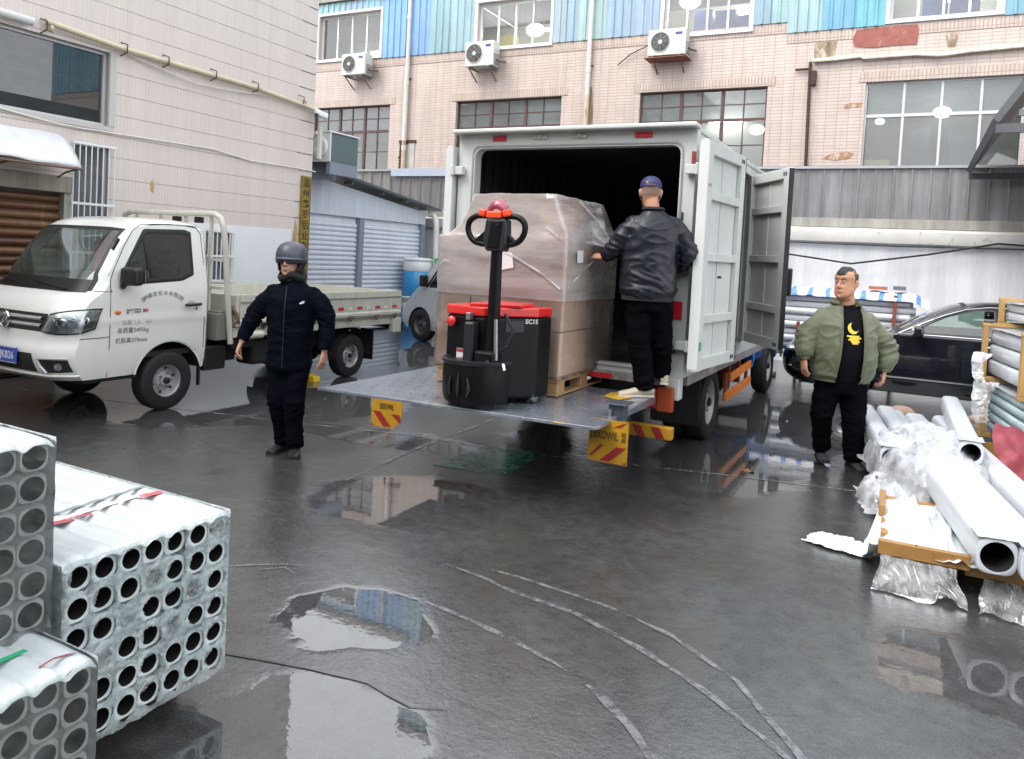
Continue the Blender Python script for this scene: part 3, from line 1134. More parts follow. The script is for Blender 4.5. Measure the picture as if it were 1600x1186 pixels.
tag(MB().tube(polyline([(-5.5, 15.12, 2.2), (-2.058, 15.1, 2.022), (-0.975, 15.1, 1.897), (0.23, 15.1, 2.114), (1.249, 15.1, 2.341), (1.608, 15.1, 2.324), (5, 15.1, 2.3)], .2), .017, 6).build('black_cable', pm('cable_black', (.012, .012, .012), .5)),
    'thick black cable sagging across the white wall above the man in the green jacket', 'cable')
tag(MB().tube([(-6, 15.12, 2.27), (-2.038, 15.13, 2.249), (-0.273, 15.13, 2.237), (1.612, 15.13, 2.261), (6, 15.13, 2.25)], .009, 6).build('black_cable', MATS['cable_black']),
    'thin straight black cable tight under the coping of the white wall', 'cable')

# ================================================================== left building (plane X = -9.2)
XL = -9.2
lb = thing('left_building', 'beige tiled building on the left with a barred window and a long cream pipe', 'building', (XL - 3, 4, 0))
LT = pm('beige_tile', (0.68, 0.605, 0.555), 0.4, var=0.07, vs=0.6, streak=0.06, coat=.25, coat_r=.2, world=True, brick=dict(w=0.05, h=20.0, m=0.0022, mc=0.88, v=.035))
GROUT = pm('dark_grout', (.36, .33, .305), .8, world=True)
UW = (2.6, 6.33, 3.10, 4.03)      # y0 y1 z0 z1
BW1 = (5.90, 6.37, 1.15, 2.85)
BW2 = (7.93, 8.40, 1.10, 1.86)
DR = (2.9, 5.84, 0.0, 2.28)
LH = [UW, BW1, BW2, DR]
Y0L, Y1L, ZL = -6.0, 10.1, 9.5


def side_wall_holes(y0, y1, z0, z1, holes, x, depth):
    m = MB()
    ys = sorted({y0, y1, *[h[0] for h in holes], *[h[1] for h in holes]})
    zs = sorted({z0, z1, *[h[2] for h in holes], *[h[3] for h in holes]})
    for a, b in zip(ys[:-1], ys[1:]):
        for c, d in zip(zs[:-1], zs[1:]):
            cy, cz = (a + b) / 2, (c + d) / 2
            if any(h[0] < cy < h[1] and h[2] < cz < h[3] for h in holes):
                continue
            m.add([(x, a, c), (x, b, c), (x, b, d), (x, a, d)], [(0, 1, 2, 3)])
    for a, b, c, d in holes:
        m.add([(x, a, c), (x, b, c), (x, b, d), (x, a, d), (x - depth, a, c), (x - depth, b, c), (x - depth, b, d), (x - depth, a, d)],
              [(0, 1, 5, 4), (1, 2, 6, 5), (2, 3, 7, 6), (3, 0, 4, 7)])
    return m


side_wall_holes(Y0L, Y1L, 0, ZL, LH, XL - .008, .2).build('wall', GROUT, lb, fixn=False)
build_each(MB().box(XL - 7, XL - .25, Y1L - .2, Y1L, 0, ZL).box(XL - 7, XL - .25, Y0L, Y0L + .2, 0, ZL).box(XL - 7, XL - 6.8, Y0L + .2, Y1L - .2, 0, ZL), 'rear_wall', LT, lb)
MB().box(XL - 7.1, XL + .1, Y0L - .1, Y1L + .1, ZL, ZL + .2).build('roof', PLAST, lb)
z = 0.0
cz = []
while z < ZL - .01:
    h = .272
    zt = min(z + h, ZL)
    m = MB()
    segs = [(Y0L, Y1L)]
    zz0, zz1 = z, zt - .006
    # split the course around openings by the vertical bands of the openings
    cuts_z = sorted({zz0, zz1, *[q for H_ in LH for q in (H_[2], H_[3]) if zz0 < q < zz1]})
    for c, d in zip(cuts_z[:-1], cuts_z[1:]):
        hs = sorted([(H_[0], H_[1]) for H_ in LH if H_[2] < (c + d) / 2 < H_[3]])
        a = Y0L
        for h0, h1 in hs + [(Y1L, None)]:
            if h0 > a:
                m.add([(XL - .008, a, c), (XL - .008, h0, c), (XL - .008, h0, d), (XL - .008, a, d), (XL, a, c), (XL, h0, c), (XL, h0, d), (XL, a, d)],
                      [(4, 5, 6, 7), (0, 1, 5, 4), (2, 3, 7, 6), (1, 2, 6, 5), (3, 0, 4, 7)])
            a = h1
    m.build('tile_course', LT, lb)
    z = zt
# chips at the far corner where courses break
m = MB()
for k in range(26):
    z = .26 + k * .272
    if z < 9:
        m.box(XL + .0005, XL + .004, Y1L - rnd.uniform(.1, .45), Y1L - .01, z, z + .013)
build_each(m, 'corner_crack', pm('crack_dark', (.10, .09, .085), .8, world=True), lb)
# whitewashed field
build_each(MB().box(XL + .001, XL + .006, 7.55, 7.925, 0, 1.965).box(XL + .001, XL + .006, 8.405, 9.66, 0, 1.965).box(XL + .001, XL + .006, 7.926, 8.404, 1.865, 1.965).box(XL + .001, XL + .006, 7.926, 8.404, 0, 1.095), 'whitewash', pm('whitewash', (.74, .75, .77), .6, var=.08, world=True), lb)
OCS = pm('ochre_stain', (.52, .34, .14), .7, var=.4, vs=6, world=True, stain=(.50, .46, .42), stain_at=.5, stain_s=5)
build_each(MB().prism([(9.70, 1.15), (9.78, 1.2), (9.80, 2.0), (9.74, 2.15), (9.71, 1.9), (9.66, 1.5)], 'x', XL + .001, XL + .005).prism([(6.98, 2.34), (7.02, 2.32), (7.03, 2.44), (7.0, 2.5), (6.97, 2.44)], 'x', XL + .001, XL + .005), 'rust_stain', OCS, lb)


def glaze(y0, y1, z0, z1, n, fm, pmat, t=.035, name='window'):
    x = XL - .12
    f = MB().box(x, x + .05, y0, y1, z0, z0 + t).box(x, x + .05, y0, y1, z1 - t, z1).box(x, x + .05, y0, y0 + t, z0 + t, z1 - t).box(x, x + .05, y1 - t, y1, z0 + t, z1 - t)
    fo = f.build(name, fm, lb)
    for i in range(n):
        a = y0 + t + (y1 - y0 - 2 * t) * i / n
        b = y0 + t + (y1 - y0 - 2 * t) * (i + 1) / n
        if i:
            MB().box(x + .001, x + .045, a - .025, a + .025, z0 + t, z1 - t).build('mullion', fm, fo)
        MB().add([(x + .02, a, z0 + t), (x + .02, b, z0 + t), (x + .02, b, z1 - t), (x + .02, a, z1 - t)], [(0, 1, 2, 3)]).build('pane', pmat, fo, fixn=False)
    return fo


GD = glass('dark_teal_glass', (.16, .22, .24), .09, film=.16, film_col=(.16, .21, .23))
glaze(*UW, 2, FRA, GD)
build_each(MB().box(XL + .002, XL + .014, 2.5, 6.40, 3.04, 3.095).box(XL + .002, XL + .013, 6.335, 6.42, 3.1, 4.06), 'window_surround', pm('pale_sill', (.50, .49, .46), .5, world=True), lb)
glaze(*BW1, 1, FRA, PANE_D)
glaze(*BW2, 1, FRA, PANE_D)
CUR = pm('grey_curtain', (.34, .34, .36), .8, world=True)
MB().grid(lambda u, v: (XL - .35 + .03 * math.sin(u * 40), 5.9 + .45 * u, 1.2 + 1.6 * v), 40, 1).build('curtain', CUR, lb, fixn=False)
build_each(MB().box(XL - .75, XL - .7, 5.85, 6.5, 1, 3).box(XL - .7, XL - .65, 2.6, 6.5, 2.95, 4.3).box(XL - .75, XL - .7, 7.6, 8.8, .8, 2.2), 'room_back', pm('room_grey', (.20, .21, .22), .8, world=True), lb)
MB().box(XL - .45, XL - .3, 5.0, 5.18, 3.15, 3.95).build('cardboard', pm('brown_board', (.42, .22, .11), .8, world=True), lb)


def bars(y0, y1, z0, z1, n, label):
    t = thing('window_grille', label, 'window bars', (XL + .05, (y0 + y1) / 2, z0))
    x = XL + .06
    for i in range(n + 1):
        y = y0 + (y1 - y0) * i / n
        MB().cyl((x, y, z0), (x, y, z1), .008, n=8).build('bar', FRW, t, smooth=50)
    for zz in ([z1 - .0, z0 + (z1 - z0) * .56, z0 + (z1 - z0) * .2] if z1 - z0 > 1 else [z1, z0, (z0 + z1) / 2]):
        MB().box(x - .008, x + .014, y0 - .02, y1 + .02, zz - .015, zz + .015).build('rail', FRW, t)
    return t


bars(5.86, 6.40, 1.15, 2.83, 7, 'white steel bars over the tall window beside the brown roller shutter')
bars(7.93, 8.40, 1.12, 1.86, 6, 'white steel bars over the low window behind the pickup cab')

# brown roller shutter door: each slat
rs = thing('roller_shutter', 'rusty brown corrugated roller shutter behind the white pickup', 'shutter', (XL - .1, 4.4, 0))
BR = [pm('shutter_brown_%d' % i, c, .45, metal=.15, var=.35, vs=2, streak=.2, world=True, stain=(.28, .16, .06), stain_at=.6, stain_s=2) for i, c in enumerate([(.17, .075, .035), (.12, .05, .028), (.21, .105, .045)])]
for k in range(20):
    z = .02 + k * .108
    pts = [(XL - .10, z), (XL - .062, z + .018), (XL - .055, z + .05), (XL - .062, z + .082), (XL - .10, z + .098), (XL - .10, z + .103)]
    rr = [[Vector((a, y, b)) for a, b in pts] for y in (2.9, 5.78)]
    MB().loft(rr, cap=False, closed=False).build('slat', BR[rnd.randrange(3)], rs, smooth=60, fixn=False)
MB().box(XL - .14, XL + .02, 5.78, 5.86, 0, 2.36).build('guide_rail', pm('rail_greenish', (.34, .35, .30), .5, var=.3, world=True), rs)
MB().box(XL - .12, XL + .05, 2.9, 5.86, 2.20, 2.40).build('shutter_box', pm('box_tan', (.36, .32, .25), .5, var=.4, vs=2, world=True, streak=.4), rs, bevel=.01)
MB().box(XL - .2, XL - .11, 2.9, 5.86, 0, 2.3).build('door_back', DARKROOM, rs)
# awning
aw = thing('awning', 'milky white plastic awning over the brown shutter', 'awning', (XL, 4.4, 2.4))
AWM = pm('milky_sheet', (.74, .76, .80), .3, var=.14, vs=3, world=True, spec=.6, coat=.4, streak=.1)
m = MB()
m.grid(lambda u, v: (XL + .01 + .42 * v ** 1.1, 3.2 + 2.52 * u, 2.90 - .06 * v - .34 * v ** 1.8 + .006 * math.sin(u * 30) + .04 * v * v * max(0, math.sin(u * 12)) * .4), 40, 10)
o = m.build('sheet', AWM, aw, smooth=80, fixn=False)
so = o.modifiers.new('s', 'SOLIDIFY')
so.thickness = .006
for y in (3.3, 4.1, 4.9, 5.68):
    MB().tube([(XL, y, 2.36), (XL + .2, y, 2.44), (XL + .42, y, 2.47)], .011, 6).build('bracket', pm('bracket_brown', (.15, .09, .06), .6), aw)
MB().tube([(XL + .43, 3.2, 2.475), (XL + .43, 5.74, 2.475)], .014, 8).build('edge_rod', MATS['bracket_brown'], aw)
# pipes and wires on this wall
t = thing('wall_pipe', 'long cream pipe clamped across the beige tiled wall', 'pipe', (XL + .08, 5, 4.1))
CP = pm('cream_pipe', (.62, .56, .40), .45, var=.2, vs=3, world=True, stain=(.32, .27, .2), stain_at=.64, stain_s=3)
MB().tube([(-9.12, 5.45, 4.165), (-9.12, 6.478, 4.105), (-9.12, 7.514, 4.10), (-9.12, 8.7, 4.095), (-9.12, 10.08, 4.015)], .036, 12).build('pipe_run', CP, t, smooth=50)
MB().tube([(-9.1, 3.0, 4.10), (-9.1, 5.0, 4.115), (-9.1, 5.3, 4.11)], .05, 12).build('pipe_sleeve', pm('sleeve_white', (.62, .64, .62), .4, world=True), t, smooth=50)
for y in (5.45, 6.48, 7.1, 7.9, 8.7, 9.7):
    MB().tube([(XL + .002, y, 4.03 + .0), (-9.07, y, 4.06), (-9.07, y, 4.16), (XL + .002, y, 4.2)], .008, 6).build('clip', RS, t)
    if y != 6.48:
        MB().cyl((-9.12, y + .05, 4.10), (-9.12, y + .09, 4.10), .041, n=12).build('collar', CP, t)
tag(MB().tube(polyline([(-9.17, 3.0, 3.07), (-9.17, 5.011, 3.068), (-9.17, 6.0, 3.01), (-9.17, 6.6, 3.03), (-9.17, 7.939, 3.047), (-9.17, 8.7, 2.98), (-9.17, 9.4, 2.99), (-9.17, 10.15, 2.985)], .1, jit=.015), .012, 6).build('white_cable', PVC), 'white cable drooping along the beige wall above the pickup roof', 'cable')
tag(MB().tube(polyline([(-9.15, 6.5, 4.07), (-9.14, 7.0, 4.0), (-9.14, 7.6, 3.92), (-9.14, 8.1, 3.95), (-9.14, 8.9, 4.03)], .1), .009, 6).build('white_cable', PVC), 'white cable looped just under the cream pipe', 'cable')
# security camera
t = thing('security_camera', 'white bullet security camera on the corner of the beige building', 'camera', (-9.12, 10.0, 3.9))
MB().obox((-8.98, 10.02, 3.93), (.10, .24, .10), rotm(R(-12), 0, R(-20))).build('housing', FRW, t, bevel=.03, seg=3)
MB().cyl((-8.97, 9.90, 3.90), (-8.94, 9.86, 3.885), .036).build('lens', ACD, t)
MB().tube([(XL, 10.05, 3.98), (-9.08, 10.05, 4.0), (-9.0, 10.03, 3.97)], .03, 8).build('mount', FRW, t, smooth=60)
# gold vertical sign with black characters
t = thing('sign_board', 'tall narrow brass sign with dark Chinese characters at the corner of the beige building', 'sign', (XL + .03, 9.94, 1.1))
BRS = pm('brass_plate', (.42, .30, .06), .32, metal=.55, var=.35, vs=4, world=True)
MB().box(XL + .012, XL + .035, 9.83, 10.055, 1.08, 2.885).build('plate', BRS, t, bevel=.004)
build_each(MB().box(XL + .036, XL + .040, 9.835, 9.842, 1.09, 2.87).box(XL + .036, XL + .040, 10.043, 10.05, 1.09, 2.87), 'border', pm('sign_dark', (.03, .02, .008), .4, world=True), t)
for i, ch in enumerate('温州鑫罗铝业有限公司'):
    text_mesh(ch, .17, MATS['sign_dark'], 'character', t, face_frame((XL + .037, 9.943, 2.76 - i * .178), (0, 1, 0)), depth=.001, bold=.002)

# ================================================================== grey roller-door shed (plane X = -10)
XS = -10.0
sh = thing('shutter_shed', 'pale blue-grey lean-to shed with two white roller shutters and a sloping roof', 'shed', (XS - 1, 12.4, 0))
SHB = pm('shed_blue_grey', (.62, .67, .75), .45, var=.10, vs=1.2, world=True, streak=.12)
SHD = pm('shed_post_grey', (.22, .25, .30), .45, world=True)
ROOFM = pm('roof_dark', (.13, .15, .17), .4, metal=.3, var=.3, vs=2, world=True, streak=.2)
MB().prism([(10.13, 2.33), (14.80, 2.33), (14.80, 2.60), (10.13, 3.12)], 'x', XS - .1, XS + .0).build('fascia', SHB, sh)
MB().box(XS - .12, XS - .005, 10.13, 10.62, 0, 2.33).build('side_panel', SHB, sh)
MB().prism([(10.2, 3.24), (15.1, 2.66), (15.1, 2.70), (10.2, 3.30)], 'x', XS - 2.8, XS + .24).build('roof_sheet', ROOFM, sh)
for y in (10.9, 11.9, 12.9, 13.75, 14.5):
    z = 3.24 - (y - 10.2) * .1184 - .01
    MB().box(XS + .001, XS + .20, y, y + .05, z - .07, z - .01).build('roof_bracket', ROOFM, sh)
MB().box(XS - .1, XS + .02, 12.42, 12.56, 0, 2.33).build('post', SHD, sh)
MB().box(XS - .1, XS + .01, 14.66, 14.80, 0, 2.33).build('post', SHD, sh)
SW = pm('shutter_white', (.76, .80, .88), .4, var=.10, vs=1.2, world=True, streak=.08)
for (y0, y1) in ((10.62, 12.415), (12.565, 14.655)):
    so_ = MB().box(XS - .16, XS - .09, y0, y1, 2.20, 2.325).build('shutter', SW, sh)
    for k in range(23):
        z = .02 + k * .095
        pts = [(XS - .09, z), (XS - .06, z + .012), (XS - .05, z + .045), (XS - .056, z + .08), (XS - .09, z + .088), (XS - .09, z + .0945)]
        MB().loft([[Vector((a, y, b)) for a, b in pts] for y in (y0, y1)], cap=False, closed=False).build('slat', SW, so_, smooth=60, fixn=False)
build_each(MB().box(XS - 2.7, XS - .2, 14.6, 14.8, 0, 2.5).box(XS - .3, XS - .2, 10.2, 14.6, 0, 2.4), 'inner_wall', PLAST, sh)
t = thing('drain_pipe', 'white bent rain pipe at the far end of the grey shed', 'pipe', (-9.78, 14.9, 0))
MB().tube([(-9.98, 14.88, 2.58), (-9.86, 14.9, 2.57), (-9.79, 14.9, 2.47), (-9.76, 14.9, 2.3), (-9.72, 14.9, 0)], .065, 12).build('pipe_run', PVC, t, smooth=50)
build_each(MB().tube([(-9.45, 15.0, 2.1), (-9.4, 15.0, 0)], .06, 12), 'second_pipe', PVC, t, smooth=50)
# cabinet and floodlight on the shed roof corner
t = thing('outdoor_unit', 'grey-green outdoor unit with a white casing standing on the shed roof corner', 'air conditioner', (-9.3, 10.7, 3.2))
MB().box(-9.78, -9.20, 10.55, 11.30, 3.22, 3.72).build('casing', pm('unit_green', (.10, .15, .15), .5, world=True), t, bevel=.012)
MB().box(-9.79, -9.19, 10.52, 10.549, 3.21, 3.73).build('front_plate', FRW, t)
MB().box(-9.80, -9.18, 10.5, 11.32, 3.725, 3.75).build('lid', FRW, t)
MB().lathe([(.001, 0), (.10, -.05), (.19, -.03), (.21, 0), (.21, .04)], (-9.45, 10.51, 3.46), (0, 1, 0), 24).build('fan_guard', pm('guard_white', (.66, .68, .70), .4, world=True), t, smooth=40)
MB().tube([(-9.64, 10.50, 3.25), (-9.70, 10.47, 3.45), (-9.62, 10.47, 3.62), (-9.46, 10.47, 3.70), (-9.33, 10.48, 3.62)], .022, 8).build('hose', FRW, t, smooth=60)
build_each(MB().box(-9.78, -9.7, 10.55, 11.3, 2.95, 3.219).box(-9.28, -9.2, 10.55, 11.3, 3.0, 3.219), 'stand', SHD, t)
# narrow light panel at the corner
tag(MB().box(-9.17, -9.10, 10.16, 10.22, 3.2, 3.75).build('light_fitting', pm('fit_cream', (.62, .62, .50), .5), bevel=.01), 'narrow cream light fitting below the security camera', 'light fitting')

# ================================================================== right canopy corner
cn = thing('canopy', 'dark corrugated canopy jutting in at the upper right edge', 'canopy', (2.6, 12, 0))
CNM = pm('canopy_dark', (.12, .125, .13), .55, metal=.2, var=.3, vs=3, world=True)
MB().prism([(.70, 3.55), (1.7, 5.15), (1.78, 5.10), (.76, 3.50)], 'y', 10.2, 15.0).build('roof_sheet', CNM, cn)
MB().bar((.74, 10.25, 3.44), (5.2, 10.25, 3.44), .06, .10).build('tie_beam', CNM, cn)
MB().bar((.95, 10.3, 3.62), (5.2, 10.3, 3.62), .05, .07).build('tie_beam', pm('canopy_grey', (.2, .21, .22), .5, world=True), cn)
MB().bar((.74, 14.9, 3.44), (5.2, 14.9, 3.44), .06, .10).build('tie_beam', CNM, cn)
MB().prism([(1.7, 5.15), (5.2, 3.55), (5.2, 3.5), (1.74, 5.08)], 'y', 10.2, 15.0).build('roof_sheet', CNM, cn)
for y in (10.25, 14.9):
    MB().box(3.0, 3.12, y - .06, y + .06, 0, 3.39).box(5.1, 5.2, y - .06, y + .06, 0, 3.39).build('post', CNM, cn)
# ================================================================== vehicle body builder (local: x across, y from nose to tail, z up)
RUB = pm('black_rubber', (.010, .010, .011), .6, var=.2, vs=8)
BLK = pm('black_plastic', (.010, .010, .011), .42, var=.15, vs=6)
UNDER = pm('underbody_black', (.012, .012, .012), .8)
STEEL = pm('steel_dull', (.34, .35, .36), .38, metal=.8, var=.2, vs=8)
CHROME = pm('chrome', (.72, .73, .75), .12, metal=1.0, var=0, rvar=0)
TYRE = pm('tyre', (.009, .009, .010), .7, var=.3, vs=9, bump=.2, bs=60)
RIMW = pm('rim_silver', (.55, .56, .57), .38, metal=.5, var=.25, vs=9, stain=(.12, .11, .10), stain_at=.68, stain_s=9)
CARGLASS = glass('car_glass', (.50, .62, .57), .08)
WSGLASS = glass('windscreen_glass', (.60, .72, .67), .20, film=.10, film_col=(.5, .6, .55), fscale=2.5)
WHT = pm('truck_white', (.74, .745, .70), .22, var=.06, vs=2.5, coat=.7, coat_r=.05, stain=(.55, .54, .48), stain_at=.72, stain_s=2)
SEATM = pm('seat_dark', (.05, .05, .055), .8, var=.2)


def smooth_prof(pts, sub=4):
    out = []
    n = len(pts)
    for i in range(n - 1):
        p0, p1, p2, p3 = pts[max(i - 1, 0)], pts[i], pts[i + 1], pts[min(i + 2, n - 1)]
        for k in range(sub):
            t = k / sub
            out.append(tuple(0.5 * ((2 * p1[j]) + (-p0[j] + p2[j]) * t + (2 * p0[j] - 5 * p1[j] + 4 * p2[j] - p3[j]) * t * t + (-p0[j] + 3 * p1[j] - 3 * p2[j] + p3[j]) * t ** 3) for j in range(2)))
    out.append(pts[-1])
    return out


class Body:
    """closed car body skin from a side profile, a half width curve and rounded corners in plan"""

    def __init__(s, prof, hw, sweep, crown, arches, windows, zmin, ws_idx=None, rw_idx=None, sub=4, smax=.92, door_y=None):
        s.P = smooth_prof(prof, sub)
        s.hw, s.sweep, s.crown = hw, sweep, crown
        s.arches, s.windows, s.zmin = arches, windows, zmin
        s.ws = (ws_idx[0] * sub, ws_idx[1] * sub) if ws_idx else None
        s.rw = (rw_idx[0] * sub, rw_idx[1] * sub) if rw_idx else None
        s.smax = smax
        s.door_y = door_y
        s.n = len(s.P)

    def pt(s, i, t):
        y, z = s.P[i]
        dy = s.sweep(t, y, z)
        zc = z - s.crown(t, y, z)
        return Vector((s.hw(zc, y) * t, y + dy, zc))

    def edge(s):
        return [s.pt(i, 1.0) for i in range(s.n)]

    def build(s, th, paint, M=22):
        ts = [-1 + 2 * j / (2 * M) for j in range(2 * M + 1)]
        cells = {'shell': [], 'seal': [], 'glass': [], 'rglass': []}
        for i in range(s.n - 1):
            for j in range(2 * M):
                tm = abs((ts[j] + ts[j + 1]) / 2)
                k = 'shell'
                for rng, nm in ((s.ws, 'glass'), (s.rw, 'rglass')):
                    if rng and rng[0] <= i < rng[1]:
                        if tm < s.smax - .05 and rng[0] + 0 < i < rng[1] - 1:
                            k = nm
                        elif tm < s.smax:
                            k = 'seal'
                cells[k].append((i, j))
        pts = {(i, j): s.pt(i, ts[j]) for i in range(s.n) for j in range(2 * M + 1)}

        def mk(cl):
            m = MB()
            idx = {}
            vs = []
            fs = []
            for i, j in cl:
                f = []
                for q in ((i, j), (i, j + 1), (i + 1, j + 1), (i + 1, j)):
                    if q not in idx:
                        idx[q] = len(vs)
                        vs.append(pts[q])
                    f.append(idx[q])
                fs.append(tuple(f))
            return m.add(vs, fs)
        mk(cells['shell']).build('body_shell', paint, th, local=True, smooth=50)
        if cells['seal']:
            mk(cells['seal']).build('windscreen_seal', BLK, th, local=True, smooth=50)
        if cells['glass']:
            mk(cells['glass']).build('windscreen', WSGLASS, th, local=True, smooth=60, fixn=False)
        if cells['rglass']:
            mk(cells['rglass']).build('rear_window', CARGLASS, th, local=True, smooth=60, fixn=False)
        # sides
        E = s.edge()
        top = max(range(s.n), key=lambda i: E[i].z)

        def cross(z, rng):
            best = None
            for i in rng:
                a, b = E[i], E[i + 1]
                if (a.z - z) * (b.z - z) <= 0 and abs(a.z - b.z) > 1e-9:
                    t = (z - a.z) / (b.z - a.z)
                    best = a.y + (b.y - a.y) * t
            return best
        zt = E[top].z
        NZ = 46
        zs = [s.zmin + (zt - .0005 - s.zmin) * k / NZ for k in range(NZ + 1)]
        segs = s.door_y or []
        for sg in (-1, 1):
            rows = []
            for z in zs:
                yf = cross(z, range(0, top))
                yr = cross(z, range(s.n - 2, top - 1, -1))
                if yf is None:
                    yf = E[0].y if z < E[top].z * .5 else E[top].y
                if yr is None:
                    yr = E[-1].y if z < E[top].z * .5 else E[top].y
                bps = [yf] + [min(max(q, yf), yr) for q in segs] + [yr]
                row = []
                for bi in range(len(bps) - 1):
                    nn = max(3, int(round((bps[bi + 1] - bps[bi]) / .045))) if False else (10 if bi != 1 and len(bps) > 2 else 34)
                    for k in range(nn):
                        row.append((bps[bi] + (bps[bi + 1] - bps[bi]) * k / nn, bi))
                row.append((yr, len(bps) - 2))
                rows.append(row)
            nc = len(rows[0])
            V = [[Vector((sg * s.hw(z, rows[k][c][0]), rows[k][c][0], z)) for c in range(nc)] for k, z in enumerate(zs)]

            def inside_poly(y, z, poly):
                r_ = False
                for a in range(len(poly)):
                    (y1, z1), (y2, z2) = poly[a], poly[a - 1]
                    if (z1 > z) != (z2 > z) and y < (y2 - y1) * (z - z1) / (z2 - z1) + y1:
                        r_ = not r_
                return r_
            out = {}
            # snap to wheel arches
            for (ay, az, ar) in s.arches:
                for k in range(len(zs)):
                    for c in range(nc):
                        v = V[k][c]
                        d = math.hypot(v.y - ay, v.z - az)
                        if abs(d - ar) < .022 and d > 1e-6:
                            v.y = ay + (v.y - ay) * ar / d
                            v.z = az + (v.z - az) * ar / d
            for k in range(len(zs) - 1):
                for c in range(nc - 1):
                    q = [V[k][c], V[k][c + 1], V[k + 1][c + 1], V[k + 1][c]]
                    cy = sum(p.y for p in q) / 4
                    cz_ = sum(p.z for p in q) / 4
                    if any(math.hypot(cy - ay, cz_ - az) < ar for ay, az, ar in s.arches):
                        continue
                    if any(inside_poly(cy, cz_, w) for w in s.windows):
                        continue
                    bi = rows[k][c][1]
                    out.setdefault(bi, []).append((k, c))
            for bi, cl in out.items():
                m = MB()
                idx = {}
                vs = []
                fs = []
                for k, c in cl:
                    f = []
                    for q in ((k, c), (k, c + 1), (k + 1, c + 1), (k + 1, c)):
                        if q not in idx:
                            idx[q] = len(vs)
                            vs.append(V[q[0]][q[1]])
                        f.append(idx[q])
                    fs.append(tuple(f))
                nm = 'door' if (segs and bi == 1) else ('front_fender' if bi == 0 and segs else 'side_panel')
                m.add(vs, fs).build(nm, paint, th, local=True, smooth=60)
            # windows
            for w in s.windows:
                cy = sum(p[0] for p in w) / len(w)
                cz_ = sum(p[1] for p in w) / len(w)
                P3 = lambda y, z, o: Vector((sg * (s.hw(z, y) + o), y, z))
                ww = []
                for a in range(len(w)):      # round the corners
                    p, q, r_ = w[a - 1], w[a], w[(a + 1) % len(w)]
                    for tt in (.12, .04):
                        ww.append((q[0] + (p[0] - q[0]) * tt, q[1] + (p[1] - q[1]) * tt))
                    ww.append((q[0] + (r_[0] - q[0]) * .04, q[1] + (r_[1] - q[1]) * .04))
                    ww.append((q[0] + (r_[0] - q[0]) * .12, q[1] + (r_[1] - q[1]) * .12))
                ins = [(cy + (y - cy) * .94, cz_ + (z - cz_) * .90) for y, z in ww]
                ous = [(cy + (y - cy) * 1.05, cz_ + (z - cz_) * 1.09) for y, z in ww]
                m = MB()
                m.loft([[P3(y, z, .002) for y, z in ous], [P3(y, z, .008) for y, z in ww], [P3(y, z, .003) for y, z in ins]], cap=False)
                fr_ = m.build('window_frame', BLK, th, local=True, smooth=40)
                MB().add([P3(y, z, .001) for y, z in ins] + [P3(cy, cz_, .001)], [(a, (a + 1) % len(ins), len(ins)) for a in range(len(ins))]).build('side_window', CARGLASS, th, local=True, fixn=False)
            # arch lips and liners
            for (ay, az, ar) in s.arches:
                a0 = math.asin(max(-1, min(1, (s.zmin - az) / ar)))
                arc = [a0 + (PI - 2 * a0) * q / 24 for q in range(25)]
                x = s.hw(az + ar * .5, ay)
                o_ = [Vector((sg * (x + .004), ay + (ar + .012) * math.cos(a), az + (ar + .012) * math.sin(a))) for a in arc]
                i1 = [Vector((sg * (x + .006), ay + (ar - .012) * math.cos(a), az + (ar - .012) * math.sin(a))) for a in arc]
                i2 = [Vector((sg * (x - .30), ay + (ar - .012) * math.cos(a), az + (ar - .012) * math.sin(a))) for a in arc]
                MB().loft([o_, i1], cap=False, closed=False).build('arch_lip', paint, th, local=True, smooth=40)
                lin = MB().loft([i1, i2], cap=False, closed=False)
                lin.add(i2, [tuple(range(len(i2)))])
                lin.build('wheel_arch_liner', UNDER, th, local=True)


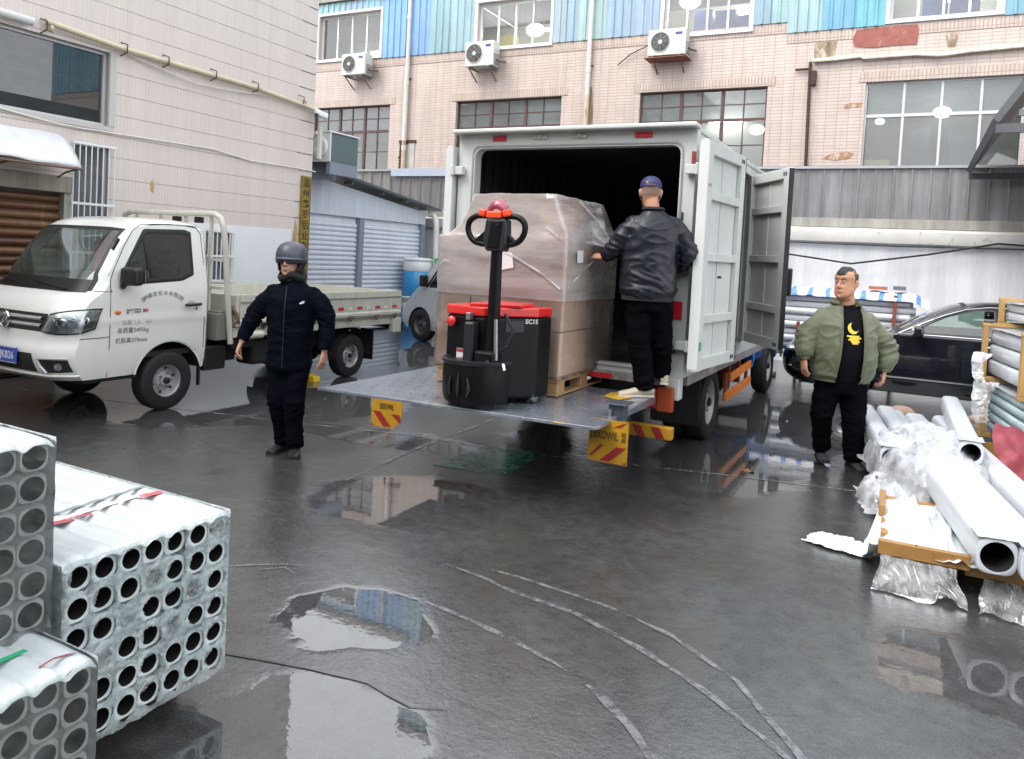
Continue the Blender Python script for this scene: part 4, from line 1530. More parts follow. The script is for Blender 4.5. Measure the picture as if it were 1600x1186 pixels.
def wheel(th, x, y, r, w, sg, rim_r, holes=6, dual=False, rimm=None, local=True, name='wheel'):
    """sg = +1 when the outer face looks to +x"""
    W = w / 2
    rimm = rimm or RIMW
    prof = [(rim_r * .98, -W * .8), (rim_r * 1.05, -W * .98), (r * .90, -W), (r * .975, -W * .86), (r, -W * .6), (r, W * .6), (r * .975, W * .86), (r * .90, W), (rim_r * 1.05, W * .98), (rim_r * .98, W * .8)]
    t = MB().lathe(prof, (x, y, r), (sg, 0, 0), 40)
    g = t.build(name, TYRE, th, local=local, smooth=45)
    for q in range(4):
        d = W * (-.5 + q * .333)
        MB().lathe([(r * 1.001, d - .004), (r * .985, d), (r * 1.001, d + .004)], (x, y, r), (sg, 0, 0), 32)
    o = W * .72
    rp = [(rim_r, o), (rim_r * .97, o + .01), (rim_r * .90, o - .01), (rim_r * .86, o - .06), (rim_r * .62, o - .055), (rim_r * .50, o - .03), (rim_r * .36, o - .025), (rim_r * .34, o - .01), (rim_r * .2, o - .005), (.001, o - .005)]
    MB().lathe(rp, (x, y, r), (sg, 0, 0), 36).build('rim', rimm, g, local=local, smooth=35)
    hb = MB()
    for k in range(holes):
        a = 2 * PI * k / holes + .3
        c = Vector((x + sg * (o - .052), y + rim_r * .74 * math.cos(a), r + rim_r * .74 * math.sin(a)))
        hb.sphere(c, (.006, rim_r * .10, rim_r * .10), 10, 6)
    stuff(hb.build('vent_holes', UNDER, g, local=local))
    nb = MB()
    for k in range(5):
        a = 2 * PI * k / 5
        c = Vector((x + sg * (o - .022), y + rim_r * .43 * math.cos(a), r + rim_r * .43 * math.sin(a)))
        nb.cyl(c, c + Vector((sg * .018, 0, 0)), .011, n=6)
    stuff(nb.build('wheel_nuts', STEEL, g, local=local))
    MB().lathe([(rim_r * .2, o - .004), (rim_r * .19, o + .02), (rim_r * .1, o + .028), (.001, o + .028)], (x, y, r), (sg, 0, 0), 20).build('hub_cap', BLK, g, local=local, smooth=40)
    return g


# ================================================================== white pickup
PK = thing('pickup_truck', 'small white flatbed pickup with steel hoop behind the cab, parked by the brown shutter', 'truck', (-7.27, 3.90, 0))
# profile measured from the nose (local y = world Y - 3.90)
prof = [(.25, .40), (.19, .46), (.155, .56), (.15, .66), (.18, .75), (.19, .84), (.21, .99), (.24, 1.06), (.30, 1.13), (.385, 1.185), (.41, 1.20), (.56, 1.42), (.70, 1.63), (.86, 1.80), (.96, 1.865), (1.15, 1.905), (1.45, 1.915), (1.68, 1.905), (1.80, 1.87), (1.84, 1.78), (1.845, 1.2), (1.845, .47)]


def pk_hw(z, y):
    b = .765 if z > .7 else .765 - .03 * ((.7 - z) / .3) ** 2
    if z > 1.15:
        b -= .105 * ((z - 1.15) / .7) ** 1.25
    if 0.88 < z < 0.98:
        b += .006 * math.sin((z - .88) / .1 * PI)
    return b


def pk_sweep(t, y, z):
    a = abs(t)
    k = max(0.0, 1 - y / 1.5) if y > .5 else 1.0
    if y > 1.7:
        return -.10 * a ** 12
    return (.04 * a * a + .15 * max(0, (a - .68) / .32) ** 2.0) * k


def pk_crown(t, y, z):
    a = abs(t)
    if z > 1.75:
        return .055 * a ** 5 * min(1, (z - 1.75) / .12)
    return .0


pk_win = [(.86, 1.28), (1.44, 1.315), (1.575, 1.37), (1.575, 1.77), (1.50, 1.79), (1.05, 1.775), (.82, 1.42)]
pb = Body(prof, pk_hw, pk_sweep, pk_crown, [(1.32, .30, .40)], [pk_win], .40, ws_idx=(10, 13), door_y=[.66, 1.72])
pb.build(PK, WHT)
L_ = dict(local=True)


def pk_surf(t, z, off=0.0):
    """point on the nose skin (t beyond 1 runs on along the flank)"""
    P = pb.P
    y = None
    for i in range(pb.ws[0]):
        if (P[i][1] - z) * (P[i + 1][1] - z) <= 0 and P[i + 1][1] != P[i][1]:
            q = (z - P[i][1]) / (P[i + 1][1] - P[i][1])
            y = P[i][0] + (P[i + 1][0] - P[i][0]) * q
            break
    if y is None:
        y = P[0][0] if z < .45 else P[pb.ws[0]][0]
    a = min(abs(t), 1)
    sg = 1 if t >= 0 else -1
    yy = y + pk_sweep(a, y, z)
    x = pk_hw(z, yy) * a
    if abs(t) > 1:
        yy += (abs(t) - 1) * .76
    n = Vector((max(0, (a - .6) / .4) ** 1.3, -1 + .95 * max(0, (a - .6) / .4) ** 1.5, 0)).normalized() if abs(t) <= 1 else Vector((1, 0, 0))
    p = Vector((x, yy, z)) + n * off
    p.x *= sg
    return p


def pk_patch(q, off, nu=16, nv=6, sg=1, edge=0):
    """quad patch given by 4 (t,z) corners: in-bottom, out-bottom, out-top, in-top"""
    def f(u, v):
        a = (q[0][0] + (q[1][0] - q[0][0]) * u, q[0][1] + (q[1][1] - q[0][1]) * u - .03 * edge * math.sin(PI * u))
        b = (q[3][0] + (q[2][0] - q[3][0]) * u, q[3][1] + (q[2][1] - q[3][1]) * u + .02 * edge * math.sin(PI * u))
        t, z = a[0] + (b[0] - a[0]) * v, a[1] + (b[1] - a[1]) * v
        return pk_surf(sg * t, z, off + .012 * math.sin(PI * u) ** .5 * math.sin(PI * v) ** .5 * (1 if edge else 0))
    return MB().grid(f, nu, nv)


HL_IN = pm('lamp_reflector', (.60, .62, .64), .18, metal=.85, var=.5, vs=22, bump=.8, bs=18)
LENS = glass('lamp_lens', (.92, .95, .95), .08)
for sg in (-1, 1):
    hq = [(.66, .845), (1.16, .875), (1.20, 1.035), (.74, .985)]
    pk_patch([(.645, .832), (1.18, .862), (1.22, 1.048), (.725, .998)], .003, sg=sg, edge=1).build('headlight_bezel', BLK, PK, smooth=60, fixn=False, **L_)
    hl = pk_patch(hq, .008, sg=sg, edge=1).build('headlight', HL_IN, PK, smooth=60, fixn=False, **L_)
    for t, z, r in ((.86, .925, .045), (1.02, .95, .04)):
        c = pk_surf(sg * t, z, .014)
        MB().lathe([(r, .012), (r * .9, .0), (r * .5, .008), (.001, .010)], c, (sg * .75, -1, .0), 20).build('reflector_bowl', CHROME, hl, smooth=40, **L_)
    pk_patch(hq, .026, sg=sg, edge=1).build('headlight_lens', LENS, hl, smooth=60, fixn=False, **L_)
    # fog lamp recess
    fq = [(.74, .475), (.98, .485), (.95, .60), (.66, .60)]
    pk_patch(fq, .003, sg=sg).build('fog_recess', BLK, PK, fixn=False, **L_)
    m = MB().tube([pk_surf(sg * t, z, .012) for t, z in ((.95, .605), (.80, .607), (.665, .60), (.70, .54), (.76, .475))], .011, 6)
    m.build('fog_trim', RIMW, PK, smooth=50, **L_)
    c = pk_surf(sg * .88, .535, .012)
    MB().lathe([(.032, .0), (.03, .014), (.012, .018), (.001, .018)], c, (sg * .5, -1, 0), 16).build('fog_lamp', HL_IN, PK, smooth=50, **L_)
# grille
MB().grid(lambda u, v: pk_surf(-.70 + 1.4 * u, .835 + .16 * v - .0 * u, .004), 30, 4).build('grille', BLK, PK, smooth=60, fixn=False, **L_)
for z in (.868, .930):
    MB().grid(lambda u, v: pk_surf(-.62 + 1.24 * u, z + .036 * v, .004 + .022 * math.sin(PI * min(1, max(0, v * 1.0)))), 30, 6).build('grille_bar', RIMW, PK, smooth=70, fixn=False, **L_)
bc = pk_surf(0, .915, .03)
MB().lathe([(.075, .0), (.082, .012), (.075, .02), (.066, .014), (.066, .0)], bc, (0, -1, 0), 30).build('badge', CHROME, PK, smooth=50, **L_)
MB().prism([(-.046, .955), (.046, .955), (.0, .868)], 'y', bc.y - .012, bc.y - .004).build('badge_emblem', CHROME, PK, **L_)
# lower intake, plate
MB().grid(lambda u, v: pk_surf((-.62 + 1.24 * u) * (1 + .0 * v) * (1.0 - .12 * v), .475 + .165 * v, .004), 24, 4).build('lower_intake', UNDER, PK, fixn=False, **L_)
pl = MB().obox((.04, .125, .605), (.44, .012, .14), rotm(R(-3), 0, 0)).build('number_plate', pm('plate_blue', (.01, .065, .38), .35, coat=.4), PK, bevel=.003, **L_)
PW = pm('plate_white', (.75, .78, .85), .4, var=0)
text_mesh('浙C·JKB26', .095, PW, 'plate_number', pl, WM(PK) @ face_frame((.04, .1165, .600), (1, 0, 0)), depth=.001, sx=.86)
m = MB().box(-.18, .26, .1135, .1175, .671, .675).box(-.18, .26, .1155, .1195, .535, .539)
build_each(m, 'plate_border', PW, PK, **L_)
# bumper crease + lower lip
MB().tube([pk_surf(t / 20 * 1.0, .445, .004) for t in range(-20, 21)], .012, 6).build('bumper_lip', WHT, PK, smooth=60, **L_)
# cut line between bumper/fender and door, other shut lines
def seam(pts, nm='shut_line', r=.0035):
    MB().tube(pts, r, 5).build(nm, RUB, PK, **L_)


sidep = lambda y, z, o=.001: Vector((pk_hw(z, y) + o, y, z))
seam([sidep(.66, z) for z in (.41, .7, 1.0, 1.2, 1.30)] + [sidep(.70, 1.40), sidep(.82, 1.62), sidep(.93, 1.78), sidep(1.02, 1.835), sidep(1.2, 1.85)] + [sidep(1.5, 1.855), sidep(1.66, 1.84), sidep(1.71, 1.78), sidep(1.72, 1.5), sidep(1.72, .9), sidep(1.72, .60)])
seam([pk_surf(t, .78, .001) for t in (1.0, 1.1, 1.2, 1.3)] + [sidep(.66, .785)])
seam([pk_surf(t, 1.215 if t < .9 else 1.2, .001) for t in (.93, .97, 1.0, 1.1)] + [sidep(.66, 1.215)])
# door furniture
MB().tube([sidep(1.46, 1.052, .03), sidep(1.50, 1.052, .045), sidep(1.60, 1.056, .045), sidep(1.65, 1.058, .03)], .015, 8).build('door_handle', BLK, PK, smooth=50, **L_)
MB().sphere(sidep(1.555, 1.065, -.004), (.01, .06, .032), 14, 8).build('handle_recess', pm('recess_grey', (.35, .36, .34), .4), PK, smooth=60, **L_)
MB().cyl(sidep(1.62, 1.01, 0), sidep(1.62, 1.01, .006), .010).build('lock', BLK, PK, **L_)
MB().sphere(sidep(.735, 1.005, .002), (.012, .034, .022), 14, 8).build('side_marker', pm('amber', (.8, .16, .02), .3), PK, smooth=60, **L_)
MB().box(.72, .745, .74, .80, 1.62, 1.64)
ag = pm('lettering_grey', (.20, .20, .21), .5, var=0)
ared = pm('lettering_red', (.5, .03, .03), .4, var=0)
ablk = pm('lettering_black', (.24, .24, .24), .5, var=.4, vs=60)
T0 = WM(PK)


def side_text(s_, size, mt, y, z, nm, rot=0.0, sx=1.0, bold=.0):
    F_ = face_frame(sidep(y, z, .0025), (0, 1, 0))
    return text_mesh(s_, size, mt, nm, PK, T0 @ F_ @ Matrix.Rotation(rot, 4, 'Z'), depth=.0006, sx=sx, bold=bold)


side_text('祥菱', .055, ag, .90, 1.005, 'model_lettering', sx=1.5, bold=.002)
side_text('M1', .05, ared, 1.03, 1.012, 'model_lettering', bold=.002)
chs = '温州鑫宏铝业有限公司'
for i, ch in enumerate(chs):
    a = PI * (.87 - .74 * i / 9)
    side_text(ch, .050, ablk, 1.215 + .235 * math.cos(a) * 1.0, 1.075 + .10 * math.sin(a), 'company_lettering', rot=(a - PI / 2) * .62)
side_text('核载: 2人    N1', .05, pm('lettering_faint', (.42, .42, .41), .5), .94, .905, 'spec_lettering')
side_text('总质量3495kg', .056, ablk, .90, .830, 'spec_lettering', bold=.0005)
side_text('栏板高370mm', .056, ablk, .885, .735, 'spec_lettering', bold=.0005)
# mirror
mt_ = MB().obox((.86, .80, 1.345), (.20, .11, .17), rotm(0, 0, R(12))).build('wing_mirror', BLK, PK, bevel=.035, seg=4, **L_)
MB().tube([(.745, .80, 1.25), (.79, .76, 1.25), (.80, .78, 1.29)], .028, 8).build('mirror_arm', BLK, PK, smooth=60, **L_)
MB().obox((.87, .861, 1.345), (.15, .004, .13), rotm(0, 0, R(12))).build('mirror_glass', CHROME, mt_, **L_)
MB().obox((-.86, .80, 1.345), (.20, .11, .17), rotm(0, 0, R(-12))).build('wing_mirror', BLK, PK, bevel=.035, seg=4, **L_)
MB().tube([(-.745, .80, 1.25), (-.79, .76, 1.25), (-.80, .78, 1.29)], .028, 8).build('mirror_arm', BLK, PK, smooth=60, **L_)
MB().bar(sidep(.70, 1.585, .004), sidep(.775, 1.69, .004), .012, .03).build('pillar_vent', BLK, PK, **L_)
# cowl + wipers
MB().grid(lambda u, v: pb.pt(int(round(39 + 3 * v)), -.88 + 1.76 * u) + Vector((0, -.004, .006)), 30, 3).build('cowl_panel', BLK, PK, smooth=60, fixn=False, **L_)
for x0, x1 in ((.48, -.05), (-.10, -.58)):
    a = Vector((x0, .415, 1.215))
    MB().tube([a, Vector(((x0 + x1) / 2, .425, 1.240)), Vector((x1, .435, 1.27))], .009, 6).build('wiper', BLK, PK, **L_)
MB().tube([(-.52, .40, 1.285), (-.35, .37, 1.26), (-.3, .36, 1.24)], .012, 6)
# interior
MB().box(-.66, .66, .52, .80, .85, 1.16).build('dashboard', SEATM, PK, bevel=.05, **L_)
MB().lathe([(.17, 0), (.185, .012), (.17, .024)], (.36, .98, 1.20), (0, -.6, 1), 24).build('steering_wheel', BLK, PK, smooth=60, **L_)
for x in (-.36, .36):
    st = MB().obox((x, 1.48, 1.14), (.44, .12, .60), rotm(R(-10), 0, 0)).build('seat', SEATM, PK, bevel=.05, **L_)
    MB().obox((x, 1.54, 1.52), (.24, .10, .17), rotm(R(-10), 0, 0)).build('headrest', SEATM, st, bevel=.04, **L_)
    MB().box(x - .22, x + .22, 1.0, 1.45, .80, .92).build('seat_cushion', SEATM, st, bevel=.04, **L_)
MB().box(-.72, .72, .5, 1.83, .55, .60).build('cab_floor', UNDER, PK, **L_)
rd = MB().tube([(.10, .98, 1.76), (.10, .98, 1.72)], .012, 6)
rd.lathe([(.012, 0), (.035, -.05), (.045, -.12), (.05, -.30), (.03, -.36)], (.10, .98, 1.70), (0, 0, 1), 12)
rd.build('red_tassel', pm('tassel_red', (.55, .02, .03), .6), PK, **L_)
# rear glass of the cab
MB().box(-.5, .5, 1.846, 1.852, 1.35, 1.68).build('rear_cab_window', CARGLASS, PK, **L_)
MB().box(-.54, .54, 1.8455, 1.8495, 1.31, 1.72).build('rear_cab_seal', BLK, PK, **L_)
# chassis
build_each(MB().box(-.42, -.34, .3, 5.0, .42, .54).box(.34, .42, .3, 5.0, .42, .54), 'chassis_rails', UNDER, PK, **L_)
m = MB().box(-.70, .70, .45, 1.0, .36, .46).box(-.60, .60, 1.80, 2.3, .40, .55)
build_each(m, 'underbody', UNDER, PK, **L_)
MB().box(-.6, .6, 1.28, 1.36, .26, .34).build('axle', UNDER, PK, **L_)
MB().cyl((-.6, 4.16, .29), (.6, 4.16, .29), .05).build('axle', UNDER, PK, **L_)
MB().sphere((0, 4.16, .29), .15, 14, 10).build('differential', UNDER, PK, smooth=60, **L_)
MB().box(.44, .72, 2.45, 3.3, .33, .62).build('fuel_tank', UNDER, PK, bevel=.04, **L_)
MB().box(.66, .74, 1.76, 2.05, .34, .60).build('step_box', BLK, PK, bevel=.02, **L_)
MB().box(.70, .735, 1.70, 1.72, .20, .46).build('mudflap', RUB, PK, **L_)
for sx_ in (1, -1):
    wheel(PK, sx_ * .66, 1.32, .295, .175, sx_, .165)
    w2 = wheel(PK, sx_ * .66, 4.16, .285, .165, sx_, .160)
    # rear mudguard
    arc = [R(-5) + R(190) * q / 20 for q in range(21)]
    ring = lambda x: [Vector((x, 4.16 + .34 * math.cos(a), .30 + .36 * math.sin(a))) for a in arc]
    MB().loft([ring(sx_ * .56), ring(sx_ * .78)], cap=False, closed=False).build('mudguard', UNDER, PK, **L_)
    MB().box(sx_ * .56 if sx_ > 0 else -.78, .78 if sx_ > 0 else -.56, 4.56, 4.575, .20, .62).build('mudflap', RUB, PK, **L_)
# cargo bed
BED = pm('bed_cream', (.60, .59, .50), .38, var=.16, vs=3, coat=.3, streak=.15, stain=(.30, .17, .08), stain_at=.70, stain_s=3)
RUSTY = pm('rust_hinge', (.20, .11, .06), .8, var=.4, vs=12)
MB().box(-.84, .84, 2.05, 5.05, .765, .80).build('bed_floor', BED, PK, **L_)
MB().box(-.84, .84, 2.05, 5.05, .68, .762).build('bed_frame', BED, PK, bevel=.008, **L_)
for sx_ in (1, -1):
    x0, x1 = sorted((sx_ * .845, sx_ * .875))
    pr = [(x0, .805), (x1, .805), (x1 + (.012 if sx_ > 0 else 0), .83), (x1 + (.012 if sx_ > 0 else 0), .86), (x1, .88), (x1, 1.05), (x1 + (.018 if sx_ > 0 else 0), 1.07), (x1 + (.018 if sx_ > 0 else 0), 1.145), (x0 - (.018 if sx_ < 0 else 0), 1.145), (x0 - (.018 if sx_ < 0 else 0), 1.07), (x0, 1.05)]
    MB().prism(pr, 'y', 2.10, 5.03).build('side_board', BED, PK, **L_)
MB().box(-.87, .87, 5.035, 5.065, .805, 1.14).build('tailgate', BED, PK, bevel=.006, **L_)
MB().box(-.87, .87, 2.06, 2.095, .80, 1.14).build('front_board', BED, PK, bevel=.006, **L_)
RRED = pm('reflector_red', (.55, .02, .03), .3, var=.1)
RWHT = pm('reflector_white', (.72, .72, .70), .3, var=.1)
for k in range(12):
    y = 2.75 + k * .19
    MB().box(.876, .879, y, y + (.105 if k % 2 else .075), .912, .95).build('reflector', RRED if k % 2 else RWHT, PK, **L_)
for y in (2.4, 3.45, 3.9, 4.45, 4.85):
    MB().box(.876, .90, y, y + .08, .79, .835).cyl((.885, y + .04, .76), (.885, y + .04, .81), .014).build('latch', RUSTY if y > 3 else BLK, PK, bevel=.006, **L_)
for y in (3.4, 3.95):
    MB().box(.864, .868, y, y + .3, 1.115, 1.12).build('rail_hook', BLK, PK, **L_)
MB().box(.80, .88, 4.88, 5.07, .56, .765).build('corner_post', BED, PK, bevel=.01, **L_)
MB().box(-.9, .9, 5.07, 5.09, .60, .70).build('tail_bar', BLK, PK, **L_)
MB().box(.55, .78, 5.09, 5.12, .60, .70).build('tail_lamp', RRED, PK, **L_)
# hoop and headboard
m = MB()
hp = [(.83, 2.02, .62), (.825, 1.98, 1.0), (.815, 1.93, 1.6), (.805, 1.90, 1.85), (.77, 1.885, 1.96), (.68, 1.88, 2.0), (0, 1.88, 2.0), (-.68, 1.88, 2.0), (-.77, 1.885, 1.96), (-.805, 1.90, 1.85), (-.83, 2.02, .7)]
m.tube(hp, .031, 10)
m.build('cab_hoop', BED, PK, smooth=60, **L_)
for x in (-.6, -.2, .2, .6):
    MB().box(x - .015, x + .015, 1.90, 1.93, .82, 1.97).build('guard_bar', BED, PK, **L_)
for z in (1.2, 1.5):
    MB().box(-.8, .8, 1.905, 1.93, z, z + .03).build('guard_rail', BED, PK, **L_)
build_each(MB().box(.35, .43, 1.90, 1.96, 1.9, 1.965).box(.0, .08, 1.90, 1.96, 1.9, 1.965), 'roof_clip', BLK, PK, **L_)
MB().tube([(.80, 2.03, 1.02), (.86, 2.06, .95), (.87, 2.08, .86), (.82, 2.05, .80)], .022, 8).build('corner_latch', RUSTY, PK, smooth=60, **L_)
build_each(MB().box(.62, .80, 1.86, 2.0, .66, .95).box(.45, .78, 1.9, 2.05, .95, .97), 'side_locker', pm('locker_grey', (.22, .22, .19), .6, var=.4), PK, bevel=.01, **L_)
MB().cyl((.875, 2.2, .70), (.875, 2.42, .70), .045).build('air_tank', BED, PK, smooth=50, **L_)
MB().box(.60, .78, 2.08, 2.4, .56, .66).build('battery_box', UNDER, PK, **L_)

# ================================================================== grey van behind
VN = thing('grey_van', 'silver grey minivan with a black mirror, parked by the shed behind the wrapped pallet', 'van', (-8.82, 13.14, 0), R(-108))
VM = pm('van_silver', (.46, .48, .50), .3, var=.06, metal=.2, coat=.7, coat_r=.06)
vp = [(.12, .24), (.03, .32), (.0, .45), (.03, .60), (.12, .70), (.30, .86), (.55, 1.04), (.62, 1.08), (.90, 1.36), (1.15, 1.62), (1.30, 1.74), (1.55, 1.82), (2.2, 1.86), (3.0, 1.84), (3.4, 1.76), (3.5, 1.5), (3.52, .9), (3.50, .30)]


def v_hw(z, y):
    b = .74 - .03 * max(0, (.5 - z) / .3) ** 2
    if z > 1.02:
        b -= .13 * ((z - 1.02) / .8) ** 1.2
    return b


def v_sweep(t, y, z):
    a = abs(t)
    k = max(0.0, 1 - y / 1.6)
    if y > 3.2:
        return -.12 * a ** 8
    return (.06 * a * a + .24 * max(0, (a - .65) / .35) ** 2) * k


vb = Body(vp, v_hw, v_sweep, lambda t, y, z: .05 * abs(t) ** 5 if z > 1.7 else 0, [(.84, .31, .36), (3.0, .31, .36)], [[(1.08, 1.07), (1.95, 1.08), (1.95, 1.60), (1.50, 1.60)], [(2.1, 1.08), (3.1, 1.1), (3.05, 1.58), (2.1, 1.6)]], .24, ws_idx=(7, 9), door_y=[.95, 2.02])
vb.build(VN, VM)
for sg in (1, -1):
    wheel(VN, sg * .65, .84, .315, .18, sg, .18, rimm=pm('rim_dark', (.12, .12, .125), .45, metal=.4))
    wheel(VN, sg * .65, 3.0, .315, .18, sg, .18, rimm=MATS['rim_dark'])
    MB().obox((sg * .83, 1.02, 1.17), (.16, .10, .22)).build('wing_mirror', BLK, VN, bevel=.03, **L_)
    MB().obox((sg * .84, .965, 1.19), (.14, .02, .18)).build('mirror_shell', VM, VN, bevel=.008, **L_)
    MB().obox((sg * .60, .22, .76), (.20, .26, .12), rotm(0, 0, sg * R(35))).build('headlight', HL_IN, VN, bevel=.02, **L_)
MB().box(-.6, .6, .9, 3.4, .30, .5).build('cab_floor', UNDER, VN, **L_)
MB().box(-.55, .55, 1.8, 1.95, .5, 1.35).build('seat', SEATM, VN, bevel=.04, **L_)
MB().tube([Vector((v_hw(z, 1) + .006, y, z)) for y, z in ((1.02, 1.05), (1.2, 1.30), (1.46, 1.62), (1.7, 1.65))], .02, 6).build('pillar_trim', BLK, VN, **L_)
MB().tube([Vector((v_hw(.9, 1) + .001, y, z)) for y, z in ((1.25, .88), (1.32, .97), (1.45, 1.0), (1.58, .97), (1.65, .88))], .008, 5).build('door_emblem', pm('emblem_grey', (.3, .31, .33), .4), VN, **L_)
for i, z in enumerate((.72, .64)):
    text_mesh('城配货运', .07, MATS['lettering_grey'], 'side_lettering', VN, WM(VN) @ face_frame((v_hw(z, 1) + .003, 1.5, z), (0, 1, 0)), depth=.0006)

# ================================================================== black sedan
SD = thing('black_sedan', 'black saloon car with bright window trim parked in front of the white wall', 'car', (-1.60, 12.1, 0), R(-90))
SM = pm('car_black', (.006, .007, .011), .16, var=0, coat=1, coat_r=.03, rvar=.03)
sp = [(.16, .20), (.05, .28), (.0, .42), (.02, .58), (.12, .70), (.45, .82), (.95, .92), (1.30, .965), (1.40, .99), (1.75, 1.20), (2.05, 1.34), (2.25, 1.40), (2.6, 1.44), (3.1, 1.42), (3.5, 1.35), (3.62, 1.30), (4.05, 1.12), (4.25, 1.06), (4.7, 1.03), (4.82, .90), (4.84, .5), (4.78, .24)]


def s_hw(z, y):
    b = .90 - .05 * max(0, (.45 - z) / .25) ** 2 - .02 * max(0, (z - .7) / .3)
    if z > .96:
        b -= .27 * ((z - .96) / .46) ** 1.15
    b -= .10 * max(0, (.7 - y) / .7) ** 2 + .10 * max(0, (y - 4.2) / .6) ** 2
    return b


def s_sweep(t, y, z):
    a = abs(t)
    if y < 1.3:
        return (.08 * a * a + .30 * max(0, (a - .6) / .4) ** 2) * max(0, 1 - y / 1.3)
    if y < 2.4:
        return .10 * a * a * max(0, (2.4 - y) / 1.1)
    if y > 3.4:
        return -(.10 * a * a + .2 * max(0, (a - .6) / .4) ** 2) * min(1, (y - 3.4) / 1.2)
    return 0


swin = [[(1.62, .985), (2.58, 1.0), (2.58, 1.345), (2.36, 1.34), (2.02, 1.22)], [(2.66, 1.0), (3.75, 1.03), (3.50, 1.28), (3.1, 1.345), (2.66, 1.35)]]
sb = Body(sp, s_hw, s_sweep, lambda t, y, z: .05 * abs(t) ** 4 if z > 1.25 else .03 * abs(t) ** 4, [(.90, .33, .36), (3.72, .33, .36)], swin, .20, ws_idx=(8, 11), rw_idx=(15, 17), door_y=[1.35, 3.2])
sb.build(SD, SM)
for sg in (1, -1):
    al = pm('alloy_rim', (.5, .51, .52), .3, metal=.8)
    wheel(SD, sg * .78, .90, .33, .21, sg, .22, rimm=al)
    wheel(SD, sg * .78, 3.72, .33, .21, sg, .22, rimm=al)
    P3 = lambda y, z, o=.010: Vector((sg * (s_hw(z, y) + o), y, z))
    MB().tube([P3(*p) for p in ((1.50, .975), (1.60, 1.03), (1.80, 1.14), (2.02, 1.245), (2.25, 1.33), (2.5, 1.372), (2.9, 1.378), (3.2, 1.355), (3.52, 1.29), (3.70, 1.18), (3.82, 1.02))], .011, 6).build('window_trim', CHROME, SD, smooth=60, **L_)
    MB().tube([P3(y, .972 + .012 * (y - 1.5), .008) for y in (1.5, 2, 2.5, 3, 3.5, 3.82)], .010, 6).build('belt_trim', CHROME, SD, smooth=60, **L_)
    MB().tube([P3(y, .40 + .0 * y, .006) for y in (1.32, 2, 2.7, 3.3)], .010, 6).build('sill_trim', CHROME, SD, smooth=60, **L_)
    mr = MB().obox((sg * 1.02, 1.72, 1.035), (.20, .12, .13), rotm(0, 0, sg * R(10))).build('wing_mirror', SM, SD, bevel=.04, seg=4, **L_)
    MB().tube([(sg * .86, 1.72, .955), (sg * .95, 1.73, .985)], .02, 8).build('mirror_stalk', BLK, SD, **L_)
    for y in (2.45, 3.35):
        MB().tube([P3(y, .885, .012), P3(y + .04, .887, .03), P3(y + .14, .888, .03), P3(y + .18, .887, .012)], .011, 6).build('door_handle', CHROME, SD, smooth=60, **L_)
    MB().tube([P3(2.62, z, .001) for z in (.25, .6, .95)], .003, 4).build('shut_line', RUB, SD, **L_)
    MB().tube([P3(1.40, z, .001) for z in (.5, .7, .95)], .003, 4).build('shut_line', RUB, SD, **L_)
    MB().sphere((sg * .62, .16, .64), (.17, .14, .055), 16, 8).build('headlight', HL_IN, SD, smooth=60, **L_)
    MB().tube([(sg * .75, .18, .40), (sg * .45, .06, .38), (sg * .2, .0, .38)], .010, 6).build('bumper_trim', CHROME, SD, **L_)
MB().box(-.7, .7, 1.3, 4.2, .25, .5).build('cab_floor', UNDER, SD, **L_)
for x in (-.38, .38):
    st = MB().obox((x, 2.55, .85), (.46, .14, .62), rotm(R(-14), 0, 0)).build('seat', SEATM, SD, bevel=.05, **L_)
    MB().obox((x, 2.64, 1.20), (.24, .10, .15)).build('headrest', SEATM, st, bevel=.04, **L_)
MB().box(-.75, .75, 1.35, 1.75, .70, .93).build('dashboard', SEATM, SD, bevel=.05, **L_)
MB().lathe([(.17, 0), (.185, .012), (.17, .024)], (-.38, 1.95, .92), (0, -.5, 1), 24).build('steering_wheel', BLK, SD, smooth=60, **L_)
MB().box(-.7, .7, 3.3, 3.45, .5, 1.1).build('rear_seat', SEATM, SD, bevel=.05, **L_)
build_each(MB().box(-.7, .7, .3, 4.6, .17, .24), 'underbody', UNDER, SD, **L_)
# blue drum column and green crate by the shed
t = thing('water_drum', 'tall blue and white drum standing by the white roller shutter beside the grey van nose', 'drum', (-9.63, 14.03, 0))
DB = pm('drum_blue', (.03, .26, .55), .35, world=True)
DW = pm('drum_white', (.68, .70, .72), .4, world=True)
for z0, z1, mt, nm in ((0, .44, DB, 'lower_shell'), (.44, .72, DW, 'middle_band'), (.72, 1.27, DB, 'upper_shell'), (1.27, 1.5, DW, 'top_shell')):
    MB().lathe([(.30, z0 + .001), (.315, z0 + .02), (.315, z1 - .02), (.30, z1 - .001)], (-9.63, 14.03, 0), (0, 0, 1), 30).build(nm, mt, t, smooth=50)
MB().lathe([(.31, 1.5), (.33, 1.515), (.33, 1.54), (.24, 1.57), (.001, 1.58)], (-9.63, 14.03, 0), (0, 0, 1), 30).build('lid', DW, t, smooth=40)
t = thing('green_crate', 'green plastic crate on a dark post between the blue drum and the wrapped pallet', 'crate', (-9.0, 14.3, 1.3))
MB().box(-9.25, -8.7, 14.1, 14.5, 1.42, 1.58).build('tray', pm('crate_green', (.03, .42, .09), .5), t, bevel=.01)
MB().box(-9.2, -9.1, 14.25, 14.35, 0, 1.419).build('post', BLK, t)
